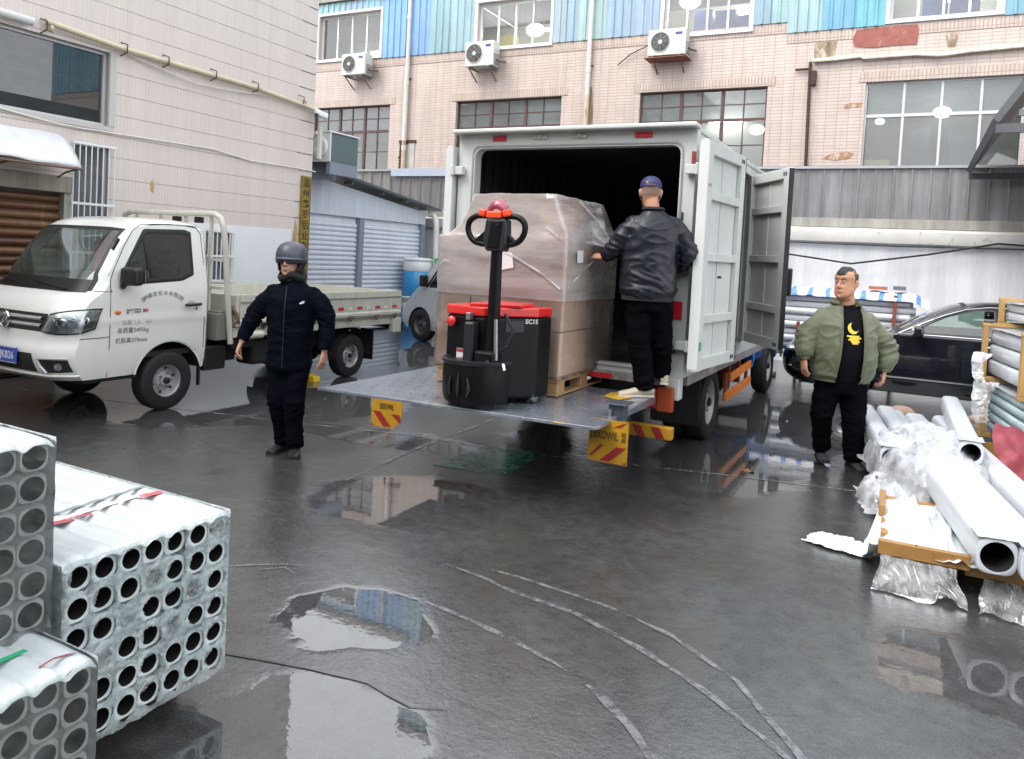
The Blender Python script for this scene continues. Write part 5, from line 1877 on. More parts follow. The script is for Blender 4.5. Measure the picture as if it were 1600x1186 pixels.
# ================================================================== box truck with open doors and tail lift
BT = thing('box_truck', 'pale grey box truck with its rear and side doors open and tail lift half lowered', 'truck', (-2.68, 8.1, 0))
BX = pm('box_pale', (.60, .625, .60), .38, var=.12, vs=1.6, coat=.25, coat_r=.15, streak=.08, world=True, stain=(.36, .34, .30), stain_at=.72, stain_s=2)
BXI = pm('box_interior', (.026, .026, .03), .65, metal=.2, var=.3, vs=3, world=True, streak=.3)  # darkness inside the box put into a near-black lining colour
DIRT = pm('dirty_skirt', (.36, .33, .32), .55, var=.45, vs=6, world=True, stain=(.16, .13, .12), stain_at=.5, stain_s=5)
x0, x1, y0, y1, z0, z1 = -3.78, -1.59, 6.10, 10.25, .80, 2.84
# box shell
MB().box(x0, x0 + .035, y0 + .14, y1, z0, z1 - .05).build('left_side_panel', BX, BT)
OY0, OY1, OZ0, OZ1 = 7.30, 8.42, .93, 2.70
m = MB().box(x1 - .035, x1, y0 + .14, OY0, z0, z1 - .05).box(x1 - .035, x1, OY1, y1, z0, z1 - .05).box(x1 - .035, x1, OY0, OY1, z0, OZ0).box(x1 - .035, x1, OY0, OY1, OZ1, z1 - .05)
m.build('right_side_panel', BX, BT)
MB().box(x0, x1, y1, y1 + .04, z0, z1).build('front_panel', BX, BT)
MB().box(x0 - .01, x1 + .01, y0 + .02, y1 + .04, z1 - .045, z1).build('roof_panel', BX, BT, bevel=.012)
build_each(MB().box(x0 + .04, x1 - .04, y0 + .1, y1, z0 - .02, z0 + .02), 'load_floor', pm('load_floor_dark', (.06, .06, .065), .45, metal=.3, var=.4, vs=4, world=True), BT)
# ribbed inner lining
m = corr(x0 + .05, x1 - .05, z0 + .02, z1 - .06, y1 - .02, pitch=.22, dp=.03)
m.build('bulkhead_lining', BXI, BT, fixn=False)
for xx, sg in ((x0 + .045, 1), (x1 - .045, -1)):
    m = MB()
    y = y0 + .2
    while y < y1 - .2:
        if sg > 0 or not (OY0 - .06 < y < OY1 - .02):
            m.box(*sorted((xx, xx + sg * .03)), y, y + .05, z0 + .03, z1 - .07)
        y += .18
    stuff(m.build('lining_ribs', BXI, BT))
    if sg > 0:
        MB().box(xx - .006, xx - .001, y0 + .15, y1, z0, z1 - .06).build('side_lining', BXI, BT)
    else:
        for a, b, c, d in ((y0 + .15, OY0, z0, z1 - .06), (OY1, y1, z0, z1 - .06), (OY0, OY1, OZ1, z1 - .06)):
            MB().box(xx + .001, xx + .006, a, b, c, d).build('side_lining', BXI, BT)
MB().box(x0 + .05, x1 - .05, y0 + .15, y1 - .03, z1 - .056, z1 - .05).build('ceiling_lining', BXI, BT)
m = MB()
for k in range(18):
    y = y0 + .3 + k * .22
    m.box(x0 + .05, x1 - .05, y, y + .04, z1 - .085, z1 - .057)
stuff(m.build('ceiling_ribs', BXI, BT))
# rear portal frame: one rounded ring
def rrect(xa, xb, za, zb, r, n=6, rb=0.0):
    pts = []
    for cx, cz, a0, rr in ((xb - r, zb - r, 0, r), (xa + r, zb - r, 90, r), (xa + rb, za + rb, 180, rb), (xb - rb, za + rb, 270, rb)):
        for k in range(n + 1):
            a = R(a0 + 90 * k / n)
            pts.append((cx + rr * math.cos(a), cz + rr * math.sin(a)))
    return pts


outer = rrect(x0, x1 + .015, .80, z1 - .035, .02, 6, .02)
inner = rrect(-3.61, -1.70, .865, 2.68, .075, 6, .03)
m = MB().loft([[Vector((a, 6.10, b)) for a, b in outer], [Vector((a, 6.10, b)) for a, b in inner]], cap=False)
m.loft([[Vector((a, 6.10, b)) for a, b in inner], [Vector((a, 6.22, b)) for a, b in inner], [Vector((a, 6.22, b)) for a, b in outer], [Vector((a, 6.10, b)) for a, b in outer]], cap=False)
m.build('rear_frame', BX, BT, bevel=.006)
inner2 = rrect(-3.635, -1.675, .84, 2.705, .07, 6, .03)
MB().loft([[Vector((a, 6.094, b)) for a, b in inner2], [Vector((a, 6.09, b)) for a, b in inner2], [Vector((a * 1 + (-2.64 - a) * .012, 6.09, b + (1.8 - b) * .012)) for a, b in inner2], [Vector((a * 1 + (-2.64 - a) * .014, 6.099, b + (1.8 - b) * .014)) for a, b in inner2]], cap=False).build('door_seal', pm('seal_grey', (.30, .31, .30), .5, world=True), BT)
MB().box(x0 - .02, x1 + .03, 5.99, 6.16, z1 - .032, z1 + .004).build('roof_lip', BX, BT, bevel=.01)
for xa, xb in ((-3.43, -3.29), (-2.09, -1.94)):
    MB().box(xa, xb, 6.088, 6.097, 2.742, 2.79).build('reflector', RRED, BT, bevel=.003)
for xa in (-2.95, -2.58):
    MB().box(xa - .07, xa + .07, 6.080, 6.098, 2.75, 2.785).build('marker_lamp', pm('lamp_cream', (.5, .5, .42), .3), BT, bevel=.008)
    MB().cyl((xa, 6.07, 2.768), (xa, 6.08, 2.768), .016).build('lamp_lens', CHROME, BT)
MB().box(-1.69, -1.61, 6.083, 6.089, 1.28, 1.425).build('reflector', RRED, BT, bevel=.004)
MB().box(-1.60, -1.575, 6.06, 6.10, 2.52, 2.62).build('side_reflector', pm('dull_red', (.3, .03, .03), .4), BT)
build_each(MB().box(-1.72, -1.60, 6.097, 6.22, .62, .80).box(-3.78, -3.6, 6.097, 6.22, .62, .80), 'corner_foot', BX, BT, bevel=.01)
for xa, zz in ((-1.64, 2.44), (-1.64, 1.04), (-3.80, 2.44), (-3.80, 1.04), (-1.64, 1.75), (-3.8, 1.75)):
    MB().box(xa, xa + .10, 6.03, 6.088, zz, zz + .075).cyl((xa + (.1 if xa > -2 else 0), 6.02, zz - .01), (xa + (.1 if xa > -2 else 0), 6.02, zz + .085), .018).build('door_hinge', BX, BT, bevel=.006)
for zz, h in ((2.05, .09), (1.95, .04), (1.0, .03), (.70, .02)):
    MB().box(-1.665, -1.65, 6.09, 6.099, zz, zz + h).build('scratch', RUB, BT)
build_each(MB().cyl((-1.67, 6.08, 1.52), (-1.67, 6.099, 1.52), .014), 'bolt', RUSTY, BT)
# floor sill with red marks
MB().box(-3.56, -1.725, 6.02, 6.097, .74, .80).build('rear_sill', DIRT, BT, bevel=.006)
MB().box(-2.42, -2.15, 6.005, 6.018, .75, .79).build('reflector', RRED, BT)
build_each(MB().box(x1 - .03, x1 + .004, y0 + .2, y1, .72, .80).box(x0 - .004, x0 + .03, y0 + .2, y1, .72, .80), 'side_skirt', DIRT, BT)
# side opening frame
m = MB().box(x1 + .001, x1 + .02, OY0 - .05, OY0, OZ0 - .05, OZ1 + .05).box(x1 + .001, x1 + .02, OY1, OY1 + .05, OZ0 - .05, OZ1 + .05).box(x1 + .001, x1 + .02, OY0, OY1, OZ1, OZ1 + .05).box(x1 + .001, x1 + .02, OY0, OY1, OZ0 - .05, OZ0)
build_each(m, 'side_door_frame', BX, BT)


def leaf(name, ph, pf, z0_, z1_, ribs, th_=.045, flip=1):
    """door leaf from hinge edge ph to free edge pf (x,y); framed face towards flip side"""
    ph, pf = Vector((ph[0], ph[1], 0)), Vector((pf[0], pf[1], 0))
    d = (pf - ph)
    w = d.length
    d.normalize()
    n = Vector((d.y, -d.x, 0)) * flip
    M_ = Matrix(((d.x, n.x, 0, ph.x), (d.y, n.y, 0, ph.y), (0, 0, 1, 0), (0, 0, 0, 1)))
    H_ = z1_ - z0_
    # outer sheet with shallow vertical ribs
    s_ = MB().box(0, w, -.006, .004, z0_, z1_).xf(M_).build(name, BX, BT)
    fr = .115
    for nm, b in (('hinge_stile', (0, fr * 1.25, z0_, z1_)), ('lock_stile', (w - fr, w, z0_, z1_)), ('top_rail', (fr * 1.25, w - fr, z1_ - .10, z1_)), ('bottom_rail', (fr * 1.25, w - fr, z0_, z0_ + .10))):
        MB().box(b[0] + .0005, b[1] - .0005, .0045, th_ + (.012 if 'hinge' in nm else 0), b[2], b[3]).xf(M_).build(nm, BX, s_, bevel=.006)
    for f_ in ribs:
        zz = z0_ + H_ * f_
        MB().box(fr * 1.25, w - fr, .0045, th_ - .004, zz - .035, zz + .035).xf(M_).build('cross_rail', BX, s_, bevel=.005)
    MB().box(w * .5 - .01, w * .5 + .012, .0045, .012, z0_ + .1, z1_ - .1).xf(M_).build('panel_seam', BX, s_)
    hb = MB()
    for zz in (z1_ - .055, z0_ + .05):
        for dx in (.03, .075):
            hb.obox((w - dx - .03, th_ + .001, zz), (.022, .006, .034))
    stuff(hb.xf(M_).build('drain_slots', UNDER, s_))
    MB().box(-.006, .02, -.01, th_ + .02, z0_ + .02, z1_ - .02).xf(M_).build('rubber_edge', pm('edge_white', (.66, .68, .66), .4, world=True), s_)
    MB().box(w + .001, w + .012, .0, th_, z0_ + .01, z1_ - .01).xf(M_).build('rubber_edge', RUB, s_)
    return s_, M_, w


l1, M1, w1 = leaf('rear_door', (-1.50, 5.955), (-1.40, 6.99), .885, 2.70, (.225, .50, .77), flip=1)
leaf('rear_door', (-3.81, 6.03), (-3.83, 7.05), .885, 2.70, (.225, .50, .77), flip=-1)
l2, M2, w2_ = leaf('side_door', (-1.565, 8.42), (-1.035, 7.60), .955, 2.685, (.22, .5, .78), flip=1)
MB().box(.22, .30, .0045, .006, 1.35, 1.55).xf(M1).build('sticker', pm('sticker_white', (.72, .73, .73), .4), l1)
MB().box(.55, .66, .0045, .007, 1.62, 1.64).xf(M1).build('latch_mark', BLK, l1)
MB().box(.02, .10, .058, .060, 1.05, 1.12).xf(M1).build('green_label', pm('label_green', (.10, .35, .22), .5, var=.5, vs=40), l1)
text_mesh('禁止攀爬', .028, ablk, 'small_print', l1, M1 @ face_frame((.06, .0585, 2.35), (-1, 0, 0)), depth=.0004)
MB().cyl((-1.05, 7.63, .90), (-1.05, 7.63, .955), .012).build('lock_rod', RUSTY, l2)
# chassis, wheels, guards
build_each(MB().box(-3.1, -2.98, 6.3, 12.4, .56, .74).box(-2.38, -2.26, 6.3, 12.4, .56, .74), 'chassis_rails', UNDER, BT)
m = MB()
for k in range(9):
    y = 6.5 + k * .45
    m.box(-3.72, -1.64, y, y + .06, .742, .78)
stuff(m.build('cross_bearers', UNDER, BT))
MB().cyl((-3.5, 7.68, .37), (-1.86, 7.68, .37), .06).sphere((-2.68, 7.68, .38), .19, 14, 10).build('rear_axle', UNDER, BT, smooth=60)
MB().box(-3.5, -1.9, 11.2, 11.3, .34, .42).build('front_axle', UNDER, BT)
for sg, xa in ((1, -1.78), (-1, -3.58)):
    wheel(BT, xa, 7.68, .37, .19, sg, .225, local=False, holes=8, rimm=pm('truck_rim', (.42, .42, .40), .45, var=.3, vs=6, metal=.3, world=True))
    wheel(BT, xa - sg * .22, 7.68, .37, .19, sg, .225, local=False, holes=8, rimm=MATS['truck_rim'])
    wheel(BT, xa, 11.2, .37, .20, sg, .225, local=False, holes=8, rimm=MATS['truck_rim'])
    arc = [R(10) + R(160) * q / 16 for q in range(17)]
    ring = lambda x: [Vector((x, 7.68 + .45 * math.cos(a), .37 + .42 * math.sin(a) * .85)) for a in arc]
    MB().loft([ring(xa - .38 * sg * 1 if sg > 0 else xa + .38), ring(xa + .10 * sg)], cap=False, closed=False).build('mudguard', UNDER, BT)
    MB().box(min(xa + .1 * sg, xa - .36 * sg), max(xa + .1 * sg, xa - .36 * sg), 7.15, 7.165, .22, .70).build('mudflap', RUB, BT)
ORG = pm('guard_orange', (.78, .22, .03), .4, var=.2, vs=5, world=True, stain=(.35, .12, .05), stain_at=.7)
DRED = pm('guard_red', (.26, .06, .035), .5, var=.3, vs=5, world=True)
MB().bar((-1.615, 8.18, .565), (-1.615, 9.30, .60), .03, .085).build('side_guard_rail', ORG, BT, bevel=.004)
MB().bar((-1.615, 7.95, .385), (-1.615, 9.32, .41), .03, .085).build('side_guard_rail', ORG, BT, bevel=.004)
for y in (8.08, 9.2):
    MB().box(-1.66, -1.632, y, y + .08, .36, .62).build('guard_bracket', DRED, BT)
for y in (8.35, 8.9):
    MB().box(-1.75, -1.66, y, y + .07, .42, .72).build('guard_post', DRED, BT)
MB().box(-1.95, -1.70, 8.5, 9.0, .44, .70).build('battery_box', UNDER, BT, bevel=.02)
MB().cyl((-2.0, 9.2, .55), (-2.0, 9.9, .55), .13).build('air_tank', UNDER, BT, smooth=50)
# rear underrun bar with hazard stripes
HY = pm('hazard_yellow', (.44, .23, .012), .45, var=.25, vs=6, world=True)
HR = pm('hazard_red', (.26, .015, .012), .45, var=.2, vs=6, world=True)
ub = MB().box(-3.76, -1.59, 5.90, 5.99, .335, .43).build('underrun_bar', HY, BT, bevel=.006)
k = 0
xx = -3.72
while xx < -1.66:
    MB().prism([(xx, .338), (xx + .07, .338), (xx + .02, .427), (xx - .05, .427)], 'y', 5.896, 5.8985).build('stripe', HR, ub)
    xx += .155
build_each(MB().box(-2.9, -2.8, 5.99, 6.2, .36, .55).box(-2.5, -2.4, 5.99, 6.2, .36, .55), 'bar_bracket', UNDER, BT)
for xa in (-1.76, -3.72):
    MB().box(xa, xa + .13, 6.02, 6.09, .53, .73).build('tail_lamp', pm('lamp_orange', (.28, .05, .012), .3), BT, bevel=.01)
    MB().box(xa - .12 if xa > -2 else xa + .131, xa - .001 if xa > -2 else xa + .25, 6.02, 6.09, .55, .71).build('tail_lamp', pm('lamp_red', (.35, .02, .06), .25), BT, bevel=.01)
MB().box(-3.5, -3.0, 6.02, 6.05, .48, .62).build('number_plate', pm('plate_yellow', (.6, .42, .03), .4), BT)
# tail lift
LFT = pm('lift_steel', (.24, .265, .31), .25, metal=.35, var=.45, vs=3.5, bump=.2, bs=60, coat=.6, coat_r=.12, world=True, stain=(.30, .32, .34), stain_at=.58, stain_s=3.5)
PX0, PX1 = -3.90, -1.72
pv = [(PX0, 4.47, .652), (PX1 - .02, 4.60, .652), (PX1, 4.66, .652), (PX1 - .04, 6.0, .662), (PX0 + .03, 6.0, .662)]
n_ = len(pv)
low = [(a, b, c - (.022 if b < 5 else .07)) for a, b, c in pv]
pf_ = MB().add(pv + low, [tuple(range(n_)), tuple(range(2 * n_ - 1, n_ - 1, -1))] + [(i, (i + 1) % n_, n_ + (i + 1) % n_, n_ + i) for i in range(n_)]).build('tail_lift_platform', LFT, BT, bevel=.004)
m = MB()
for i in range(17):
    for j in range(9):
        xx, yy = PX0 + .15 + i * .12, 4.75 + j * .14
        if xx < PX1 - .1:
            m.obox((xx + (.06 if j % 2 else 0), yy, .658 + (yy - 4.6) * .007), (.028, .007, .002), rotm(0, 0, R(45 if (i + j) % 2 else -45)))
stuff(m.build('tread_marks', LFT, pf_))
for xx in (-3.3, -2.15):
    MB().bar((xx, 5.95, .56), (xx, 6.75, .50), .09, .10).build('lift_arm', UNDER, BT)
    MB().cyl((xx + .12, 5.9, .56), (xx + .12, 6.7, .42), .035).build('lift_ram', STEEL, BT)
MB().cyl((-3.5, 6.7, .48), (-1.9, 6.7, .48), .06).build('lift_tube', UNDER, BT)
# step pads, clamp, hazard flaps
YP = pm('pad_yellow', (.62, .38, .04), .5, var=.5, vs=18, bump=.5, bs=60, world=True)
MB().prism([(-2.06, 5.62), (-1.92, 5.56), (-1.87, 5.74), (-1.97, 5.9), (-2.08, 5.84)], 'z', .664, .668).build('step_pad', YP, pf_)
MB().prism([(-2.00, 4.55), (-1.93, 4.55), (-1.93, 4.57), (-2.0, 4.57)], 'z', .653, .655).build('pad_scrap', YP, pf_)
MB().box(-1.80, -1.69, 5.02, 5.12, .60, .735).build('lift_catch', pm('catch_grey', (.10, .11, .14), .35, metal=.5, world=True), pf_, bevel=.008)
MB().box(-1.83, -1.66, 4.98, 5.16, .736, .745).build('catch_plate', MATS['catch_grey'], pf_, bevel=.003)
MB().box(-1.79, -1.77, 4.995, 5.018, .62, .70).build('catch_bolt', STEEL, pf_)
HD = pm('hazard_print', (.05, .035, .01), .5, var=0)


def flap(xa, xb, ya, yb, zt, zb, mirror, label_x):
    """hanging plastic hazard flag"""
    ex = Vector((xb - xa, yb - ya, 0))
    w = ex.length
    ex.normalize()
    F_ = Matrix(((ex.x, 0, ex.y, xa), (ex.y, 0, -ex.x, ya), (0, 1, 0, 0), (0, 0, 0, 1)))
    pts = [(0, zb), (w * .72, zb - .004), (w * .93, zb + .05), (w, zb + .11), (w, zt), (0, zt)] if mirror else [(0, zb), (w, zb - .01), (w, zt), (0, zt)]
    fb = MB().prism(pts, 'z', 0, .006)
    fo = fb.xf(F_).build('hazard_flap', HY, BT)
    h = zt - zb
    s = -1 if mirror else 1

    def st(u0, u1, v0, v1, sh):
        q = [(u0, v0), (u1, v0), (u1 + sh, v1), (u0 + sh, v1)]
        q = [(min(max(a, .004), w - .004), b) for a, b in q]
        MB().prism(q, 'z', .0065, .008).xf(F_).build('stripe', HR, fo)
    if mirror:
        st(w * .40, w * .66, zb + .006, zb + h * .56, -w * .36)
        st(w * .93, w * 1.2, zb + h * .22, zb + h * .52, -w * .28)
        st(0, w * .10, zb + .002, zb + h * .12, -w * .1)
    else:
        st(w * .0, w * .10, zb + h * .10, zb + h * .40, w * .30)
        st(w * .30, w * .56, zb + .005, zb + h * .38, w * .42)
        st(w * .88, w * 1.1, zb - .002, zb + h * .06, w * .2)
        st(w * .62, w * .8, zb + h * .84, zb + h * .99, w * .35)
    text_mesh('DIXOWIL', h * .27 if not mirror else h * .3, HD, 'lettering', fo, F_ @ Matrix.Translation((w * (.40 if not mirror else .5), zb + h * (.62 if not mirror else .76), .009)), depth=.0005, sx=.58 if not mirror else .48, squash=1.0, bold=.0006)
    if not mirror:
        for i, ch in enumerate('铂威'):
            text_mesh(ch, .035, HD, 'lettering', fo, F_ @ Matrix.Translation((w * .89, zb + h * (.68 - i * .13), .009)), depth=.0005)
    return fo


flap(-3.43, -3.17, 4.50, 4.515, .63, .435, True, 0)
flap(-1.87, -1.60, 4.86, 4.88, .655, .37, False, 0)
# blue cab ahead of the box
CBL = pm('cab_blue', (.02, .12, .50), .2, coat=1, coat_r=.04, var=.05, world=True)
def cabsec(y, ww, zt):
    return [Vector((-2.68 + sx * ww / 2, y, z)) for sx, z in ((-1, .50), (1, .50), (1.0, 1.3), (.86, zt), (-.86, zt), (-1, 1.3))]
MB().loft([cabsec(10.38, 1.86, 2.30), cabsec(11.6, 1.90, 2.36), cabsec(11.95, 1.90, 2.2), cabsec(12.2, 1.86, 1.5), cabsec(12.25, 1.80, 1.3)]).build('cab', CBL, BT, bevel=.04, seg=3)
for sg in (1, -1):
    xx = -2.68 + sg * .93
    MB().prism([(10.75, 1.36), (11.7, 1.36), (11.5, 1.95), (10.8, 1.98)], 'x', *sorted((xx - sg * .01, xx + sg * .03))).build('cab_window', BLK, BT)
    MB().box(*sorted((xx + sg * .05, xx + sg * .2)), 11.85, 11.95, 1.35, 1.75).build('wing_mirror', BLK, BT, bevel=.02)
MB().box(-3.5, -1.86, 12.23, 12.262, 1.38, 1.98).build('windscreen', BLK, BT)
MB().box(-3.6, -1.76, 12.2, 12.35, .38, .66).build('bumper', CBL, BT, bevel=.03)
# blue air hose/strap hanging under the box ahead
MB().tube([(-1.66, 9.6, .72), (-1.64, 9.62, .62), (-1.67, 9.66, .52)], .02, 6).build('blue_hose', pm('hose_blue', (.03, .2, .5), .4), BT, smooth=60)

# ================================================================== pallet, cartons, stretch film
WOOD = pm('pallet_wood', (.44, .27, .13), .6, var=.35, vs=5, stretch=(1, 4, 4), bump=.3, bs=30, stain=(.25, .15, .08), stain_at=.68, stain_s=4)
plt = thing('wooden_pallet', 'pine pallet under the wrapped cartons on the tail lift', 'pallet', (-2.88, 5.88, .665))
bz = .665
bd = MB().box(-.05, .05, -.55, .55, 0, .018)
for i, x in enumerate((-3.37, -2.88, -2.385)):
    o = bd.build('bottom_board', WOOD, plt, local=True, bevel=.003) if i == 0 else inst(o0, plt)
    if i == 0:
        o0 = o
    o.location = (x + 2.88, 0, 0)
o1 = MB().box(-.05, .05, -.072, .072, .019, .105).build('block', WOOD, plt, local=True, bevel=.004)
first = True
for x in (-3.37, -2.88, -2.385):
    for y in (5.41, 5.88, 6.35):
        o = o1 if first else inst(o1, plt)
        first = False
        o.location = (x + 2.88, y - 5.88, 0)
o2 = MB().box(-.055, .055, -.55, .55, .106, .124).build('top_board', WOOD, plt, local=True, bevel=.003)
o3 = MB().box(-.55, .55, -.048, .048, .125, .143).build('deck_board', WOOD, plt, local=True, bevel=.003)
for i, x in enumerate((-.49, 0, .495)):
    o = o2 if i == 0 else inst(o2, plt)
    o.location = (x, 0, 0)
for i in range(7):
    o = o3 if i == 0 else inst(o3, plt)
    o.location = (rnd.uniform(-.012, .012), -.50 + i * .167, 0)
CART = [pm('carton_%d' % i, c, .75, var=.14, vs=4, bump=.1, bs=50) for i, c in enumerate([(.80, .53, .34), (.74, .48, .30), (.84, .58, .39)])]
TAPE = pm('carton_tape', (.60, .46, .33), .3, var=.1)


def carton(xa, ya, za, w, d, h, label):
    t = thing('carton', label, 'box', (xa + w / 2, ya + d / 2, za), rnd.uniform(-.012, .012), group='cartons wrapped on the pallet')
    g = .009
    MB().box(-w / 2 + g, w / 2 - g, -d / 2 + g, d / 2 - g, 0, h - g).build('box_body', CART[rnd.randrange(3)], t, local=True, bevel=.006)
    m = MB().box(-w / 2 + .02, w / 2 - .02, -.025, .025, h - g + .0005, h - g + .0015)
    m.box(-.025, .025, -d / 2 + g - .0012, -d / 2 + g - .0002, h * .70, h - g - .005)
    m.build('tape', TAPE, t, local=True)
    return t


lv = ['bottom', 'middle', 'top']
cw, cdp, chh = .55, .55, .345
for k in range(3):
    for i in range(2):
        for j in range(2):
            side = 'left' if i == 0 else 'right'
            dep = 'near' if j == 0 else 'far'
            carton(-3.43 + i * cw - (.03 if (k == 0 and i == 0 and j == 0) else 0), 5.34 + j * cdp, .812 + k * chh, cw, cdp, chh,
                   'brown carton in the %s layer of the wrapped stack, at its %s %s corner' % (lv[k], dep, side))
carton(-3.14, 5.36, .812 + 3 * chh, .56, .42, .335, 'brown carton standing alone on the near side atop the wrapped stack')
carton(-3.02, 5.86, .812 + 3 * chh, .55, .50, .335, 'brown carton at the far side atop the wrapped stack, under slanting film')
LBL = pm('paper_label', (.68, .68, .68), .6, var=.1)
# film
FILM = glass('stretch_film', (.985, .98, .98), .04, rough=.12, film=.12, film_col=(.84, .80, .80), wave=.7, wscale=4.5, fscale=1.6, lo=.4, hi=2.2, fmap=(.6, .6, 3.5))
fl = thing('stretch_film', 'clear stretch film round the carton stack, pulled towards the hand of the standing man', 'plastic film', (-2.88, 5.88, .8))


def per(xa, xb, ya, yb, r, n=5, m_=10):
    """rounded rectangle, evenly named points, counterclockwise from near-right"""
    pts = []
    cor = [(xb - r, ya + r, -90), (xb - r, yb - r, 0), (xa + r, yb - r, 90), (xa + r, ya + r, 180)]
    for ci, (cx, cy, a0) in enumerate(cor):
        arc = [(cx + r * math.cos(R(a0 + 90 * k / n)), cy + r * math.sin(R(a0 + 90 * k / n))) for k in range(n + 1)]
        pts += arc
        nx = cor[(ci + 1) % 4]
        e = (nx[0] + r * math.cos(R(nx[2])), nx[1] + r * math.sin(R(nx[2])))
        for k in range(1, m_):
            t = k / m_
            pts.append((arc[-1][0] + (e[0] - arc[-1][0]) * t, arc[-1][1] + (e[1] - arc[-1][1]) * t))
    return pts


base = per(-3.46, -2.312, 5.322, 6.462, .03)
topr = per(-3.155, -2.44, 5.345, 6.385, .03)
rings = []
for k in range(28):
    z = .80 + (1.862 - .80) * k / 27
    rr = []
    for q, (x, y) in enumerate(base):
        v = noise.noise(Vector((x * 2.2, y * 2.2, z * 7))) * .009 + noise.noise(Vector((x * 9, y * 9, z * 3))) * .004
        cx, cy = x + 2.88, y - 5.88
        l = math.hypot(cx, cy)
        rr.append(Vector((x + cx / l * v, y + cy / l * v, z + .01 * noise.noise(Vector((x * 3, y * 3, 5))) * (1 if k == 0 else 0))))
    rings.append(rr)
for k in range(1, 9):
    t = k / 8
    rr = []
    for (x, y), (x2, y2) in zip(base, topr):
        # right/near-right side: film runs straight from rim to top carton; elsewhere it falls flat first
        right = max(0, min(1, (x + 2.75) / .35))
        u = t if right > .99 else (t * (1 - right) * 1.0 + t * right)
        hz = (t ** (2.6 - 1.7 * right)) if t < 1 else 1
        px_, py_ = x + (x2 - x) * u, y + (y2 - y) * u
        rr.append(Vector((px_ + .012 * noise.noise(Vector((px_ * 8, py_ * 8, 1))), py_, 1.868 + .335 * hz + .012 * noise.noise(Vector((px_ * 6, py_ * 6, 9))))))
    rings.append(rr)
cx_ = sum(p[0] for p in topr) / len(topr)
cy_ = sum(p[1] for p in topr) / len(topr)
for t in (.35, .7, .97):
    rings.append([Vector((x + (cx_ - x) * t, y + (cy_ - y) * t, 2.207 + .006 * math.sin(x * 20))) for x, y in topr])
MB().loft(rings, cap=False).build('wrap', FILM, fl, smooth=80, fixn=True)
FILM2 = glass('stretch_film_layers', (.985, .98, .98), .05, rough=.14, film=.30, film_col=(.93, .90, .90), wave=.9, wscale=5, fscale=1.5, lo=.55, hi=1.9, fmap=(.6, .6, 3.2))
MB().loft([[p + (p - Vector((cx_, cy_, p.z))).normalized() * .005 + Vector((0, 0, .004)) for p in r_] for r_ in rings[15:]], cap=False).build('upper_wrap', FILM2, fl, smooth=80, fixn=True)
# stretched folds of film (opaque-ish bunched strands), and the flap pulled to the hand
FOLD = glass('film_fold', (.95, .95, .96), .12, rough=.1, film=.75, film_col=(.9, .88, .9), wave=.6, wscale=14)
def strand(pts, w, nm='film_fold'):
    pp = polyline(pts, .05)
    a = [p + Vector((0, 0, w * .5 * (1 + .5 * noise.noise(p * 9)))) for p in pp]
    b = [p - Vector((0, 0, w * .5)) for p in pp]
    MB().loft([[x, y] for x, y in zip(a, b)], cap=False, closed=False).build(nm, FOLD, fl, fixn=False, smooth=60)


strand([(-3.02, 5.305, 1.80), (-2.75, 5.30, 1.72), (-2.5, 5.30, 1.60), (-2.34, 5.30, 1.49)], .016)
strand([(-2.60, 5.36, 2.02), (-2.45, 5.31, 1.93), (-2.36, 5.305, 1.865)], .022)
strand([(-2.66, 5.40, 2.03), (-2.45, 5.50, 1.98), (-2.34, 5.7, 1.90)], .018)
strand([(-2.30, 5.36, 1.50), (-2.295, 5.7, 1.66), (-2.25, 6.05, 1.83)], .014)
strand([(-3.44, 5.305, 1.80), (-3.42, 5.30, 1.72), (-3.40, 5.30, 1.69)], .012)
strand([(-3.43, 5.305, 1.62), (-3.38, 5.30, 1.66), (-3.33, 5.30, 1.65)], .010)
strand([(-2.42, 5.78, 2.19), (-2.33, 6.0, 2.04), (-2.24, 6.1, 1.87)], .022)
sheet = MB().grid(lambda u, v: (Vector((-2.36, 5.40, 1.86)).lerp(Vector((-2.40, 6.2, 2.18)), u)).lerp(Vector((-2.23, 6.07, 1.83)), v) + Vector((.02 * math.sin(u * 14 + v * 4) * v * (1 - v) * 2, 0, .02 * math.sin(u * 23) * v * (1 - v))), 24, 10)
sheet.build('pulled_flap', glass('pulled_film', (.9, .9, .92), .1, rough=.1, film=.55, film_col=(.85, .83, .86), wave=1.0, wscale=9), fl, smooth=70, fixn=False)
for q in ([(-2.90, 5.306, 1.745), (-2.765, 5.306, 1.745), (-2.745, 5.306, 1.63), (-2.87, 5.306, 1.60)],):
    tag(MB().add(q, [(0, 1, 2, 3)]).build('paper_label', LBL, fixn=False, loc=q[3]), 'creased white paper label on the near face of the wrapped cartons', 'label')
tag(MB().add([(-2.298, 5.50, 1.785), (-2.298, 5.62, 1.79), (-2.298, 5.63, 1.695), (-2.298, 5.51, 1.69)], [(0, 1, 2, 3)]).build('paper_label', LBL, fixn=False, loc=(-2.298, 5.5, 1.69)), 'small white paper label on the right face of the wrapped cartons', 'label')

